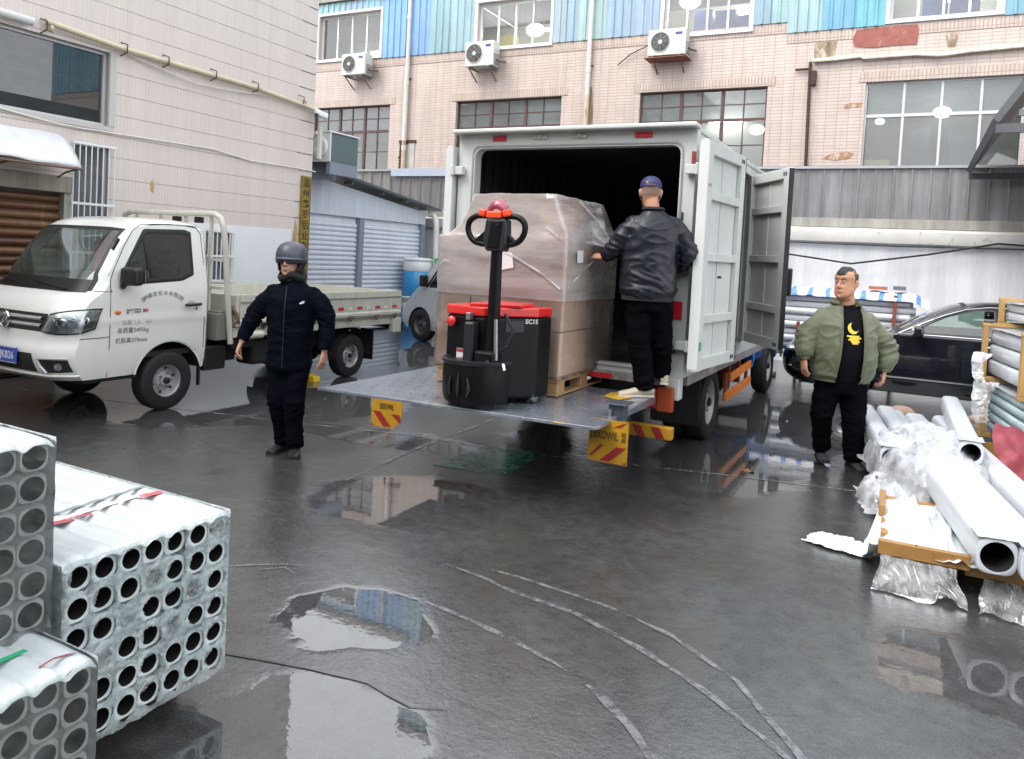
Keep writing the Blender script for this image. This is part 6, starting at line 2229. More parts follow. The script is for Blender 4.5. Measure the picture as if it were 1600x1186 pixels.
# ================================================================== red and black electric pallet jack
PJ = thing('pallet_jack', 'black and red electric pallet truck with a looped tiller handle on the tail lift', 'pallet truck', (-2.62, 4.95, .665))
JB = pm('jack_black', (.003, .003, .004), .45, var=.15, coat=.06, coat_r=.2, spec=.2)
JR = pm('jack_red', (.62, .02, .015), .3, var=.08, coat=.4, coat_r=.1)
JO = pm('jack_orange', (.75, .07, .02), .35, var=.05)
JD = pm('jack_grey', (.014, .015, .018), .4, var=.2)
plan = [(-2.95, 4.70), (-2.70, 4.66), (-2.62, 4.67), (-2.355, 4.98), (-2.345, 5.20), (-2.95, 5.20)]
MB().prism(plan, 'z', .70, 1.284).build('body', JB, PJ, bevel=.02, seg=3)
MB().prism([(x - .004 * (x < -2.6), y - .006 * (y < 5)) for x, y in plan], 'z', 1.285, 1.352).build('red_cover', JR, PJ, bevel=.012, seg=3)
MB().prism([(-2.74, 4.655), (-2.43, 4.85), (-2.46, 5.12), (-2.78, 5.12)], 'z', 1.353, 1.378).build('cover_hump', JR, PJ, bevel=.008, seg=3)
MB().cyl((-2.885, 4.70, 1.235), (-2.885, 4.665, 1.25), .018).lathe([(.018, 0), (.036, -.004), (.036, -.02), (.025, -.03), (.001, -.032)], (-2.885, 4.668, 1.235), (0, 1, 0), 20).build('stop_button', JR, PJ, smooth=40)
lb_ = MB().box(-2.84, -2.75, 4.672, 4.6755, .90, 1.045).build('warning_label', LBL, PJ)
MB().box(-2.838, -2.752, 4.670, 4.6718, 1.02, 1.043).build('label_heading', pm('label_red', (.35, .05, .06), .5), lb_)
build_each(MB().box(-2.725, -2.708, 4.652, 4.658, 1.05, 1.20).box(-2.708, -2.67, 4.652, 4.658, 1.05, 1.065), 'label_strip', LBL, PJ)
MB().box(-.14, .0, -.004, 0, 1.18, 1.26).xf(Matrix.Translation((-2.425, 4.895, 0)) @ Matrix.Rotation(R(49.5), 4, 'Z')).build('display_plate', JD, PJ)
text_mesh('EC15', .045, LBL, 'lettering', PJ, face_frame((-2.385, 4.940, 1.255), (.65, .76, 0)), depth=.0008, bold=.001)
# drive skirt: half round cover with pale rim
arc = [R(180) + R(180) * k / 24 for k in range(25)]
out_ = lambda r, z, dy=0: [Vector((-2.68 + r * math.cos(a), 4.72 + dy + r * .98 * math.sin(a), z)) for a in arc]
MB().loft([out_(.235, .69), out_(.25, .74), out_(.255, .88), out_(.25, .955)], cap=False, closed=False).build('drive_skirt', JB, PJ, smooth=60)
MB().loft([out_(.250, .955), out_(.262, .965), out_(.262, .985), out_(.235, .99), out_(.21, .975)], cap=False, closed=False).build('skirt_rim', JD, PJ, smooth=60)
MB().loft([out_(.235, .972), out_(.10, .985), out_(.02, .99)], cap=False, closed=False).build('skirt_top', JD, PJ, smooth=60)
em = MB()
for k in (-1, 0, 1):
    a = R(268 + k * 15)
    em.tube([(-2.68 + .258 * math.cos(a) * (1 + .0), 4.72 + .256 * math.sin(a), .90 - abs(k) * .02), (-2.68 + .262 * math.cos(a + .05 * k), 4.72 + .26 * math.sin(a + .05 * k), .80), (-2.68 + .262 * math.cos(a), 4.72 + .26 * math.sin(a), .745)], [.004, .014, .004], 8)
em.build('skirt_moulding', JD, PJ, smooth=60)
# column
MB().tube([(-2.56, 4.64, .93), (-2.545, 4.66, 1.3), (-2.525, 4.62, 1.77)], [(.05, .05), (.046, .045), (.040, .035)], 10).build('tiller_column', JB, PJ, smooth=60)
MB().box(-2.64, -2.48, 4.56, 4.70, .93, 1.06).build('column_base', JB, PJ, bevel=.02)
MB().box(-2.72, -2.645, 4.55, 4.64, .96, 1.25).build('motor_cover', JD, PJ, bevel=.015)
MB().box(-2.735, -2.70, 4.60, 4.655, 1.26, 1.31).build('catch', STEEL, PJ, bevel=.004)
MB().tube([(-2.46, 4.66, 1.32), (-2.40, 4.68, 1.22), (-2.43, 4.66, 1.10), (-2.50, 4.65, 1.05)], .012, 6).build('cable', RUB, PJ, smooth=60)
MB().cyl((-2.48, 4.60, 1.0), (-2.50, 4.61, 1.28), .014).build('gas_spring', STEEL, PJ)
build_each(MB().cyl((-2.42, 4.60, .98), (-2.40, 4.585, .94), .012).cyl((-2.5, 4.52, 1.0), (-2.49, 4.5, 1.0), .012), 'bolt', CHROME, PJ)
# head with loop handle
MB().prism([(-2.62, 1.80), (-2.59, 1.745), (-2.46, 1.745), (-2.435, 1.80), (-2.445, 1.965), (-2.60, 1.965)], 'y', 4.575, 4.665).build('tiller_head', JD, PJ, bevel=.012, seg=3)
MB().prism([(-2.575, 1.77), (-2.49, 1.77), (-2.475, 1.95), (-2.55, 1.95)], 'y', 4.562, 4.574).build('head_face', JB, PJ, bevel=.004)
for sg in (-1, 1):
    c = -2.54
    pts = [(c + sg * .07, 4.62, 1.985), (c + sg * .15, 4.62, 1.985), (c + sg * .205, 4.62, 1.955), (c + sg * .222, 4.62, 1.91), (c + sg * .212, 4.62, 1.86), (c + sg * .175, 4.62, 1.815), (c + sg * .12, 4.62, 1.795), (c + sg * .06, 4.62, 1.79)]
    pp = smooth_prof([(p[0], p[2]) for p in pts], 3)
    MB().tube([(a, 4.62, b) for a, b in pp], [(.021, .021)] * len(pp), 10).build('grip_loop', JB, PJ, smooth=60)
    MB().prism([(c + sg * .05, 1.80), (c + sg * .17, 1.81), (c + sg * .06, 1.90)], 'y', 4.60, 4.64).build('grip_web', JB, PJ, bevel=.006)
    MB().obox((c + sg * .092, 4.60, 2.005), (.05, .06, .05), rotm(0, R(-sg * 12), 0)).build('rocker', JO, PJ, bevel=.01)
MB().box(-2.60, -2.48, 4.57, 4.66, 1.968, 2.018).build('rocker_mount', JO, PJ, bevel=.01)
MB().tube([(-2.60, 4.625, 2.03), (-2.57, 4.615, 2.06), (-2.52, 4.61, 2.07), (-2.47, 4.62, 2.035)], [(.018, .035), (.024, .04), (.024, .04), (.016, .032)], 12).build('thumb_cap', pm('cap_maroon', (.30, .04, .08), .3, coat=.4), PJ, smooth=60)
MB().cyl((-2.50, 4.563, 1.925), (-2.50, 4.550, 1.925), .012).build('key', CHROME, PJ)
MB().tube([(-2.79, 4.75, 1.345), (-2.79, 4.75, 1.42)], .004, 6).build('antenna', RUB, PJ)
# wheels and forks
for xa, ya in ((-2.38, 5.02), (-2.93, 5.02)):
    MB().lathe([(.001, -.02), (.045, -.02), (.05, -.012), (.05, .012), (.045, .02), (.001, .02)], (xa, ya, .716), (1, 0, 0), 20).build('caster', STEEL, PJ, smooth=40)
MB().lathe([(.001, -.035), (.10, -.035), (.11, 0), (.10, .035), (.001, .035)], (-2.64, 4.78, .776), (1, 0, 0), 24).build('drive_wheel', RUB, PJ, smooth=40)
for xa in (-3.22, -2.72):
    MB().box(xa, xa + .15, 5.20, 6.32, .695, .745).build('fork', JB, PJ, bevel=.008)
MB().box(-3.22, -2.57, 5.2, 5.28, .695, .84).build('fork_carriage', JB, PJ, bevel=.01)
# ================================================================== people
SKIN = pm('skin', (.47, .26, .18), .48, var=.12, vs=9, spec=.4)
SKIN2 = pm('skin_ruddy', (.50, .25, .15), .45, var=.14, vs=9, spec=.45)
HAIR = pm('hair_black', (.012, .011, .011), .6, var=.3, vs=30, bump=.6, bs=120)
EYEW = pm('eye_white', (.6, .58, .55), .3, var=0)
EYED = pm('eye_dark', (.01, .008, .007), .2, var=0)
LIP = pm('lips', (.36, .12, .10), .5, var=0)


def V(*a):
    return Vector(a)


def head_shape(mb, M_, sx=1.0, jowl=0.0):
    sl = [(-.120, .022, -.080, -.040), (-.110, .040, -.092, -.015), (-.092, .053, -.096, .020), (-.060, .062, -.094, .052), (-.025, .069, -.092, .074), (.015, .074, -.091, .088),
          (.050, .077, -.094, .094), (.080, .072, -.086, .087), (.102, .058, -.066, .066), (.116, .036, -.038, .038), (.121, .012, -.012, .012)]
    rings = []
    n = 28
    for z, w, yf, yb in sl:
        w = w * sx + jowl * max(0, 1 - abs(z + .08) / .07) * .018
        cy, ry = (yf + yb) / 2, (yb - yf) / 2
        r = []
        for j in range(n):
            a = 2 * PI * j / n
            ca, sa = math.cos(a), math.sin(a)
            e = 2 / 2.35
            x = w * math.copysign(abs(ca) ** e, ca)
            y = cy + ry * math.copysign(abs(sa) ** e, sa)
            # eye sockets, cheeks
            if y < -.03:
                for ex in (-.032, .032):
                    y += .013 * math.exp(-((x - ex) / .017) ** 2 - ((z - .012) / .014) ** 2)
                    y -= .005 * math.exp(-((x - ex * 1.25) / .02) ** 2 - ((z + .035) / .02) ** 2)
                y -= .004 * math.exp(-(x / .05) ** 2 - ((z - .036) / .010) ** 2)
            r.append(M_ @ V(x, y, z))
        rings.append(r)
    mb.loft(rings)
    mb.tube([M_ @ V(0, -.086, .022), M_ @ V(0, -.100, .0), M_ @ V(0, -.112, -.024), M_ @ V(0, -.100, -.038)], [.008, .010, .0145, .010], 10)
    for s in (-1, 1):
        mb.sphere(M_ @ V(s * .012, -.100, -.030), .009, 8, 6)
        mb.tube([M_ @ V(s * .077 * sx, .012, .022), M_ @ V(s * .084 * sx, .016, .010), M_ @ V(s * .083 * sx, .012, -.018), M_ @ V(s * .077 * sx, .004, -.032)], [.008, .014, .012, .007], 8)
    mb.tube([M_ @ V(-.024, -.094, -.060), M_ @ V(0, -.101, -.058), M_ @ V(.024, -.094, -.060)], [.005, .008, .005], 8)
    mb.tube([M_ @ V(-.018, -.094, -.072), M_ @ V(0, -.100, -.073), M_ @ V(.018, -.094, -.072)], [.005, .008, .005], 8)
    mb.sphere(M_ @ V(0, -.088, -.104), (.022, .016, .016), 10, 8)


def face_details(th, M_, mouth=True, brows=True):
    for s in (-1, 1):
        e = MB().sphere(M_ @ V(s * .032, -.080, .012), .0125, 12, 8).build('eye', EYEW, th, local=True, smooth=80)
        MB().sphere(M_ @ V(s * .031, -.0885, .012), .0062, 10, 6).build('iris', EYED, e, local=True, smooth=80)
        MB().tube([M_ @ V(s * .016, -.0945, .020), M_ @ V(s * .032, -.0955, .0235), M_ @ V(s * .048, -.089, .018)], .0035, 6).build('eyelid', SKIN2, th, local=True, smooth=60)
        if brows:
            MB().tube([M_ @ V(s * .014, -.099, .036), M_ @ V(s * .032, -.0985, .042), M_ @ V(s * .054, -.088, .036)], [.003, .005, .002], 6).build('eyebrow', HAIR, th, local=True, smooth=60)
    if mouth:
        MB().tube([M_ @ V(-.026, -.0955, -.063), M_ @ V(0, -.107, -.0665), M_ @ V(.026, -.0955, -.063)], [.002, .0035, .002], 6).build('mouth', LIP, th, local=True, smooth=60)


def hand_parts(mb, fing, wrist, d, nrm, thumb_side, curl=.5, s=1.0, spread=.10):
    """palm joins the arm skin; fingers are rooted in the palm. d = direction of the hand, nrm = back of the hand"""
    d = Vector(d).normalized()
    nrm = Vector(nrm)
    nrm = (nrm - d * nrm.dot(d)).normalized()
    side = d.cross(nrm).normalized() * thumb_side
    w = Vector(wrist)
    mb.tube([w - d * .02, w + d * .015, w + d * .05 * s, w + d * .085 * s, w + d * .097 * s], [(.026, .019), (.030, .018), (.041 * s, .017), (.042 * s, .014), (.034 * s, .009)], 14, side=side)
    L = [.070, .080, .074, .058]
    for k in range(4):
        off = side * (.030 - .0205 * k) * s
        base = w + d * (.080 - .003 * abs(k - 1.2)) * s + off
        a = spread * (1.4 - k) * .5
        dd = (d + side * a).normalized()
        pts = [base]
        ang = 0
        for seg, f in enumerate((.44, .32, .24)):
            ang += curl * (.55 if seg == 0 else .85)
            v = dd * math.cos(ang) - nrm * math.sin(ang)
            pts.append(pts[-1] + v * L[k] * s * f)
        fing.tube(pts, [.0095 * s, .0092 * s, .0083 * s, .0068 * s], 8)
        fing.sphere(pts[-1], .0068 * s, 8, 6)
    tb = w + d * .028 * s + side * .030 * s
    v1 = (d * .62 + side * .62 - nrm * .35).normalized()
    v2 = (d * .85 + side * .15 - nrm * .5).normalized()
    fing.tube([tb - v1 * .015, tb + v1 * .030 * s, tb + v1 * .030 * s + v2 * .028 * s, tb + v1 * .030 * s + v2 * .050 * s], [.013 * s, .0115 * s, .0100 * s, .0075 * s], 8)
    fing.sphere(tb + v1 * .030 * s + v2 * .050 * s, .0075 * s, 8, 6)


def cloth_noise(amp, freq=(9, 9, 5), seed=0.0, crease=0.0, joints=()):
    def f(p, n):
        q = Vector((p.x * freq[0] + seed, p.y * freq[1], p.z * freq[2]))
        v = noise.noise(q) * amp + noise.noise(q * 2.3) * amp * .45
        if crease:
            r = 1 - abs(noise.noise(Vector((p.x * 5 + seed, p.y * 5, p.z * 11))) * 2)
            v += crease * (r ** 3) * .8
            for j, rad in joints:
                dd = (p - j).length
                if dd < rad:
                    w = noise.noise(Vector((p.x * 7 + seed, p.y * 7, p.z * 26 + p.x * 12 * math.sin(seed))))
                    v += crease * 2.2 * (1 - abs(w) * 2.4) * (1 - dd / rad)
        return v
    return f


def mb_skin(th, mb, fing, mt, voxel=.0065, name='body'):
    b = remeshed(mb, voxel, 2)
    b.add(fing.v, fing.f)
    return b.build(name, mt, th, local=True, smooth=80, fixn=False)


def shoe(th, ankle, toe_dir, mt, sole, L=.27, w=.05, h=.09, name='shoe'):
    a = Vector(ankle)
    d = Vector((toe_dir[0], toe_dir[1], 0)).normalized()
    s = V(-d.y, d.x, 0)
    g = a.z
    base = V(a.x, a.y, g)
    st = [(-.085, .030, .030, .045), (-.06, .036, .042, .05), (-.01, .038, .050, .05), (.05, .042, .036, .040), (.10, .048, .026, .030), (.15, .046, .020, .024), (.18, .030, .014, .018)]
    rings = []
    for u, ww, hh, zc in st:
        c = base + d * u * (L / .27)
        rings.append([c + s * (ww * (w / .05)) * math.cos(2 * PI * j / 16) + V(0, 0, max(.014, zc * (h / .09) + hh * (h / .09) * math.sin(2 * PI * j / 16))) for j in range(16)])
    m = MB().loft(rings)
    m.tube([base + d * -.045 + V(0, 0, .05), base + d * -.04 + V(0, 0, h + .02)], [(.036, .045), (.038, .046)], 14, side=s)
    so = m.build(name, mt, th, local=True, smooth=60)
    rr = []
    for zz in (0.0, .018):
        rr.append([base + d * u * (L / .27) + s * ww * (w / .05) * 1.06 * sg + V(0, 0, zz) for sg in (1, -1) for u, ww, hh, zc in (st if sg > 0 else st[::-1])])
    MB().loft(rr).build('sole', sole, so, local=True)
    return so


# ---------------------------------------------------------------- rider in helmet (black suit), walking towards the yard
NAVY = pm('suit_black_navy', (.0028, .004, .009), .8, var=.25, vs=5, bump=.3, bs=70, spec=.05)
NAVYT = pm('trouser_black', (.0025, .003, .006), .85, var=.25, vs=5, bump=.3, bs=70, spec=.04)
SHOEB = pm('shoe_black', (.010, .010, .011), .45, var=.2)
rd_ = thing('person', 'person in grey helmet and loose black jacket and trousers walking past the pickup bed', 'person', (-4.47, 4.79, 0), R(24))
HM = Matrix.Translation(V(-.058, -.02, 1.590)) @ Matrix.Rotation(R(-4), 4, 'Z') @ Matrix.Rotation(R(6), 4, 'X')
mb, fg = MB(), MB()
head_shape(mb, HM)
mb.tube([V(-.05, .01, 1.36), V(-.055, .0, 1.52)], [.062, .056], 14)
mb.tube([V(-.05, .02, .74), V(-.05, .02, .95), V(-.045, .01, 1.15), V(-.04, .01, 1.30), V(-.045, .01, 1.40)], [(.15, .11), (.145, .10), (.15, .11), (.13, .09), (.06, .055)], 18, side=(1, 0, 0))
# arms
mb.tube([V(-.19, .01, 1.31), V(-.345, -.01, 1.12), V(-.425, -.06, .905)], [.036, .040, .027], 12)
mb.tube([V(.12, .01, 1.31), V(.250, .02, 1.11), V(.258, -.03, .86)], [.036, .040, .027], 12)
hand_parts(mb, fg, (-.427, -.065, .895), (-.25, -.25, -.9), (-.75, -.3, .3), 1, curl=.75)
hand_parts(mb, fg, (.258, -.03, .85), (-.05, -.15, -1), (.85, -.35, 0), -1, curl=.45)
mb.tube([V(-.13, .02, .76), V(-.11, -.03, .42), V(-.07, .03, .09)], [.075, .052, .036], 12)
mb.tube([V(.03, .02, .76), V(.035, -.06, .42), V(.05, -.06, .09)], [.075, .052, .036], 12)
mb_skin(rd_, mb, fg, SKIN)
face_details(rd_, HM)
# jacket
mb = MB()
mb.tube([V(-.05, .02, .685), V(-.05, .02, .74), V(-.05, .02, .88), V(-.045, .01, 1.02), V(-.045, .005, 1.16), V(-.04, .01, 1.27), V(-.04, .01, 1.345), V(-.043, .01, 1.395), V(-.048, .005, 1.43)],
        [(.182, .145), (.188, .152), (.182, .15), (.184, .15), (.195, .155), (.200, .145), (.175, .12), (.11, .095), (.082, .08)], 26, side=(1, 0, 0))
mb.tube([V(-.09, .01, 1.345), V(-.19, .01, 1.315), V(-.265, .0, 1.235), V(-.345, -.01, 1.13), V(-.385, -.03, 1.03), V(-.425, -.06, .915)], [.05, .073, .080, .068, .062, .050], 16)
mb.tube([V(.01, .01, 1.345), V(.11, .01, 1.315), V(.19, .01, 1.235), V(.250, .02, 1.12), V(.262, .0, 1.0), V(.258, -.03, .87)], [.05, .075, .082, .070, .064, .052], 16)
j = remeshed(mb, .011, 3, cloth_noise(.012, (6, 6, 5), 1, .010, [(V(-.345, -.01, 1.13), .16), (V(.25, .02, 1.12), .16), (V(-.05, 0, .95), .22)]))
jk = j.build('jacket', NAVY, rd_, local=True, smooth=80, fixn=False)
MB().tube([V(-.043 + .088 * math.cos(a * PI / 9), .0 + .084 * math.sin(a * PI / 9), 1.455 + .02 * math.sin(a)) for a in range(18)] + [V(.045, 0, 1.455)], [(.034, .030)] * 19, 8).build('scarf', pm('scarf_black', (.006, .006, .007), .8, var=.3, vs=20), rd_, local=True, smooth=80)
MB().tube([V(-.047, -.152, .72), V(-.045, -.158, .95), V(-.043, -.162, 1.18), V(-.043, -.125, 1.38)], .004, 6).build('zip', BLK, rd_, local=True)
MB().prism([(.075, 1.252), (.105, 1.270), (.125, 1.268), (.105, 1.262), (.118, 1.252), (.095, 1.250), (.085, 1.243)], 'y', -.158, -.150).build('chest_logo', pm('logo_white', (.7, .72, .76), .5), rd_, local=True)
# trousers
mb = MB()
mb.tube([V(-.05, .02, .66), V(-.05, .02, .76), V(-.05, .02, .84)], [(.165, .13), (.168, .135), (.15, .12)], 22, side=(1, 0, 0))
mb.tube([V(-.125, .02, .72), V(-.115, -.02, .55), V(-.11, -.035, .42), V(-.085, .0, .25), V(-.065, .03, .075)], [(.100, .105), (.092, .095), (.080, .085), (.075, .078), (.066, .072)], 16, side=(1, 0, 0))
mb.tube([V(.03, .02, .72), V(.035, -.04, .55), V(.035, -.065, .42), V(.045, -.07, .25), V(.055, -.065, .065)], [(.100, .105), (.092, .095), (.080, .085), (.074, .078), (.066, .072)], 16, side=(1, 0, 0))
remeshed(mb, .011, 3, cloth_noise(.010, (7, 7, 6), 4, .009, [(V(-.11, -.03, .42), .15), (V(.04, -.07, .42), .15), (V(-.06, .03, .13), .14), (V(.05, -.06, .12), .14)])).build('trousers', NAVYT, rd_, local=True, smooth=80, fixn=False)
shoe(rd_, V(-.075, .04, 0), (-.35, -1), SHOEB, RUB)
shoe(rd_, V(.062, -.06, 0), (.25, -1), SHOEB, RUB)
# helmet
HG = pm('helmet_grey', (.045, .05, .07), .45, var=.15, coat=.15, coat_r=.3)
rings = []
for z, rx, ry, oy in [(1.565, .113, .125, .01), (1.60, .116, .130, .01), (1.64, .115, .128, .01), (1.68, .105, .115, .01), (1.71, .083, .09, .01), (1.728, .048, .05, .01), (1.735, .006, .006, .01)]:
    rings.append([V(-.058 + rx * math.cos(2 * PI * k / 32), oy + ry * math.sin(2 * PI * k / 32) - .0, z) for k in range(32)])
hm = MB().loft(rings, cap=False).build('helmet', HG, rd_, local=True, smooth=70, fixn=False)
sl_ = hm.modifiers.new('s', 'SOLIDIFY')
sl_.thickness = -.012
arc = [R(200) + R(140) * k / 16 for k in range(17)]
MB().loft([[V(-.058 + .117 * math.cos(a), .01 + .131 * math.sin(a), 1.622) for a in arc], [V(-.058 + .128 * math.cos(a), .005 + .160 * math.sin(a), 1.600) for a in arc], [V(-.058 + .124 * math.cos(a), .005 + .150 * math.sin(a), 1.593) for a in arc], [V(-.058 + .115 * math.cos(a), .01 + .129 * math.sin(a), 1.608) for a in arc]], cap=False, closed=False).build('peak', HG, hm, local=True, smooth=50)
rings = []
for z, rx, ry in [(1.47, .088, .095), (1.52, .100, .112), (1.575, .108, .120)]:
    rings.append([V(-.058 + rx * math.cos(R(-35) + R(250) * k / 24), .012 + ry * math.sin(R(-35) + R(250) * k / 24), z) for k in range(25)])
MB().loft(rings, cap=False, closed=False).build('helmet_liner', pm('liner_black', (.008, .008, .009), .7), hm, local=True, smooth=60)
for s in (-1, 1):
    MB().tube([V(-.058 + s * .100, -.03, 1.575), V(-.058 + s * .078, -.07, 1.51), V(-.056, -.085, 1.468)], .007, 6).build('chin_strap', BLK, hm, local=True)

# ---------------------------------------------------------------- heavy man in a green bomber jacket
OLV = pm('jacket_olive', (.105, .120, .066), .6, var=.16, vs=5, bump=.25, bs=60, sheen=.2)
OLVR = pm('rib_olive', (.10, .115, .065), .8, var=.15, bump=.5, bs=90)
TSH = pm('tshirt_black', (.004, .004, .006), .85, var=.2, spec=.1)
TRB = pm('trousers_black', (.0025, .0026, .004), .85, var=.2, vs=6, bump=.3, bs=50, spec=.05)
mn = thing('person', 'heavy man in an open green bomber jacket over a black T-shirt with yellow moon', 'person', (-.46, 7.43, 0), R(24))
HM = Matrix.Translation(V(-.062, -.03, 1.632)) @ Matrix.Rotation(R(-52), 4, 'Z') @ Matrix.Rotation(R(3), 4, 'X') @ Matrix.Diagonal((1.08, 1.06, 1.08, 1))
mb, fg = MB(), MB()
head_shape(mb, HM, 1.08, jowl=1.0)
mb.tube([V(-.035, .02, 1.38), V(-.045, .0, 1.47), V(-.06, -.01, 1.56)], [(.085, .085), (.078, .078), (.066, .070)], 16)
mb.sphere(V(-.075, -.055, 1.505), (.055, .05, .03), 14, 8)
mb.tube([V(-.035, .02, .82), V(-.035, -.01, .98), V(-.035, -.01, 1.12), V(-.04, .0, 1.28), V(-.04, .01, 1.40)], [(.18, .15), (.19, .17), (.19, .16), (.15, .11), (.07, .06)], 20, side=(1, 0, 0))
mb.tube([V(-.24, .01, 1.29), V(-.375, .0, 1.10), V(-.385, -.05, .95)], [.042, .05, .032], 12)
mb.tube([V(.16, .01, 1.29), V(.345, .02, 1.08), V(.325, -.02, .87)], [.042, .05, .032], 12)
hand_parts(mb, fg, (-.388, -.055, .945), (-.02, -.10, -1), (-.9, -.3, 0), 1, curl=.5, s=1.08)
hand_parts(mb, fg, (.322, -.02, .865), (-.12, -.05, -1), (.8, -.5, 0), -1, curl=.8, s=1.1)
mb.tube([V(-.15, .02, .8), V(-.175, .02, .46), V(-.135, .10, .14)], [.09, .06, .04], 12)
mb.tube([V(.06, .02, .8), V(.075, -.02, .45), V(.10, -.04, .09)], [.09, .06, .04], 12)
mb_skin(mn, mb, fg, SKIN2)
face_details(mn, HM)
# hair: short crop with shaved sides
mb = MB()
rings = []
for z, w, yf, yb in [(.058, .074, -.080, .096), (.072, .075, -.090, .092), (.088, .068, -.083, .084), (.108, .056, -.068, .068), (.124, .036, -.044, .042), (.130, .012, -.012, .012)]:
    rings.append([HM @ V(w * 1.06 * math.cos(2 * PI * k / 28), (yf + yb) / 2 + (yb - yf) / 2 * 1.05 * math.sin(2 * PI * k / 28), z + .012 * noise.noise(V(k * 1.7, z * 60, 0))) for k in range(28)])
mb.loft(rings)
mb.build('hair', HAIR, mn, local=True, smooth=60)
rings = []
for z, w, yb in [(-.02, .076, .082), (.02, .0805, .092), (.055, .0825, .097), (.078, .079, .092)]:
    rings.append([HM @ V(w * 1.03 * math.cos(R(-22) + R(224) * k / 24), .012 + yb * .93 * math.sin(R(-22) + R(224) * k / 24), z) for k in range(25)])
MB().loft(rings, cap=False, closed=False).build('shaved_hair', pm('stubble', (.085, .055, .042), .7, var=.3, vs=60), mn, local=True, smooth=60)
# t-shirt and trousers
ts = [(V(-.035, .02, .80), .205, .185), (V(-.035, .0, .90), .22, .205), (V(-.035, -.01, 1.0), .225, .215), (V(-.035, -.01, 1.12), .222, .195), (V(-.04, .0, 1.24), .21, .165), (V(-.04, .01, 1.34), .19, .13), (V(-.04, .012, 1.40), .12, .10), (V(-.045, .01, 1.445), .090, .088)]
mb = MB().tube([a for a, b, c in ts], [(b, c) for a, b, c in ts], 28, side=(1, 0, 0))
remeshed(mb, .014, 2, cloth_noise(.006, (8, 8, 5), 2, .004)).build('tshirt', TSH, mn, local=True, smooth=80, fixn=False)
mb = MB()
mb.tube([V(-.035, .02, .66), V(-.035, .02, .76), V(-.035, .01, .86)], [(.20, .16), (.215, .175), (.215, .18)], 24, side=(1, 0, 0))
mb.tube([V(-.135, .02, .74), V(-.165, .02, .58), V(-.180, .02, .46), V(-.155, .06, .30), V(-.135, .10, .12)], [(.120, .125), (.108, .115), (.095, .10), (.083, .088), (.072, .078)], 18, side=(1, 0, 0))
mb.tube([V(.065, .02, .74), V(.075, .0, .58), V(.080, -.02, .45), V(.092, -.03, .28), V(.10, -.04, .06)], [(.125, .125), (.112, .115), (.098, .10), (.088, .09), (.078, .085)], 18, side=(1, 0, 0))
remeshed(mb, .012, 3, cloth_noise(.009, (7, 7, 6), 7, .009, [(V(-.18, .02, .46), .16), (V(.08, -.02, .45), .16), (V(.1, -.04, .14), .15), (V(-.135, .1, .2), .14)])).build('trousers', TRB, mn, local=True, smooth=80, fixn=False)
shoe(mn, V(-.135, .12, .03), (-.15, -1), pm('shoe_suede', (.028, .026, .027), .75, var=.3, vs=15), RUB, L=.29, w=.055)
shoe(mn, V(.105, -.03, 0), (.12, -1), MATS['shoe_suede'], RUB, L=.29, w=.055)
# bomber jacket
mb = MB()
JT = [(V(-.035, .02, .80), .235, .20), (V(-.035, .01, .84), .262, .235), (V(-.035, .0, .98), .272, .245), (V(-.035, -.005, 1.12), .268, .225), (V(-.04, .0, 1.24), .262, .19), (V(-.04, .01, 1.33), .235, .155), (V(-.042, .015, 1.40), .165, .125), (V(-.045, .015, 1.445), .115, .105)]
mb.tube([a for a, b, c in JT], [(b, c) for a, b, c in JT], 30, side=(1, 0, 0))
mb.tube([V(-.12, .01, 1.35), V(-.225, .01, 1.305), V(-.31, .01, 1.215), V(-.375, .0, 1.10), V(-.390, -.03, 1.02), V(-.386, -.05, .965)], [.05, .085, .092, .086, .074, .054], 18)
mb.tube([V(.04, .01, 1.35), V(.145, .01, 1.305), V(.24, .02, 1.215), V(.335, .02, 1.08), V(.340, .0, .98), V(.327, -.015, .895)], [.05, .085, .094, .088, .078, .056], 18)
j = remeshed(mb, .012, 3, cloth_noise(.014, (6, 6, 5), 11, .012, [(V(-.375, .0, 1.10), .18), (V(.335, .02, 1.08), .18), (V(-.2, 0, .95), .2), (V(.15, 0, .95), .2)]))
keep = []
for f in j.f:
    c = sum((j.v[i] for i in f), V(0, 0, 0)) / len(f)
    t = (c.z - .8) / .65
    xl, xr = -.155 + .045 * t, .055 + .02 * t
    if c.y < -.05 and xl < c.x < xr:
        continue
    keep.append(f)
j.f = keep
jk = j.build('bomber_jacket', OLV, mn, local=True, smooth=80, fixn=False)
# ribs: collar, placket edges, cuffs, hem
MB().tube([V(-.045 + .112 * math.cos(a), .01 + .105 * math.sin(a), 1.455 + .008 * math.sin(a)) for a in [R(-50) + R(280) * k / 24 for k in range(25)]], [(.018, .022)] * 25, 8).build('collar', OLVR, jk, local=True, smooth=60)
def frontline(x0_, x1_, nm):
    pts = []
    for k in range(12):
        t = k / 11
        z = .83 + t * .60
        i = min(len(JT) - 2, max(0, max(q for q in range(len(JT) - 1) if JT[q][0].z <= z)))
        a, b = JT[i], JT[i + 1]
        u = (z - a[0].z) / (b[0].z - a[0].z)
        rx, ry = a[1] + (b[1] - a[1]) * u, a[2] + (b[2] - a[2]) * u
        cx, cy = a[0].x + (b[0].x - a[0].x) * u, a[0].y + (b[0].y - a[0].y) * u
        x = x0_ + (x1_ - x0_) * t
        y = cy - ry * math.sqrt(max(.02, 1 - ((x - cx) / rx) ** 2))
        pts.append(V(x, y - .002, z))
    MB().tube(pts, [(.014, .011)] * 12, 8, side=(1, 0, 0)).build(nm, OLVR, jk, local=True, smooth=60)


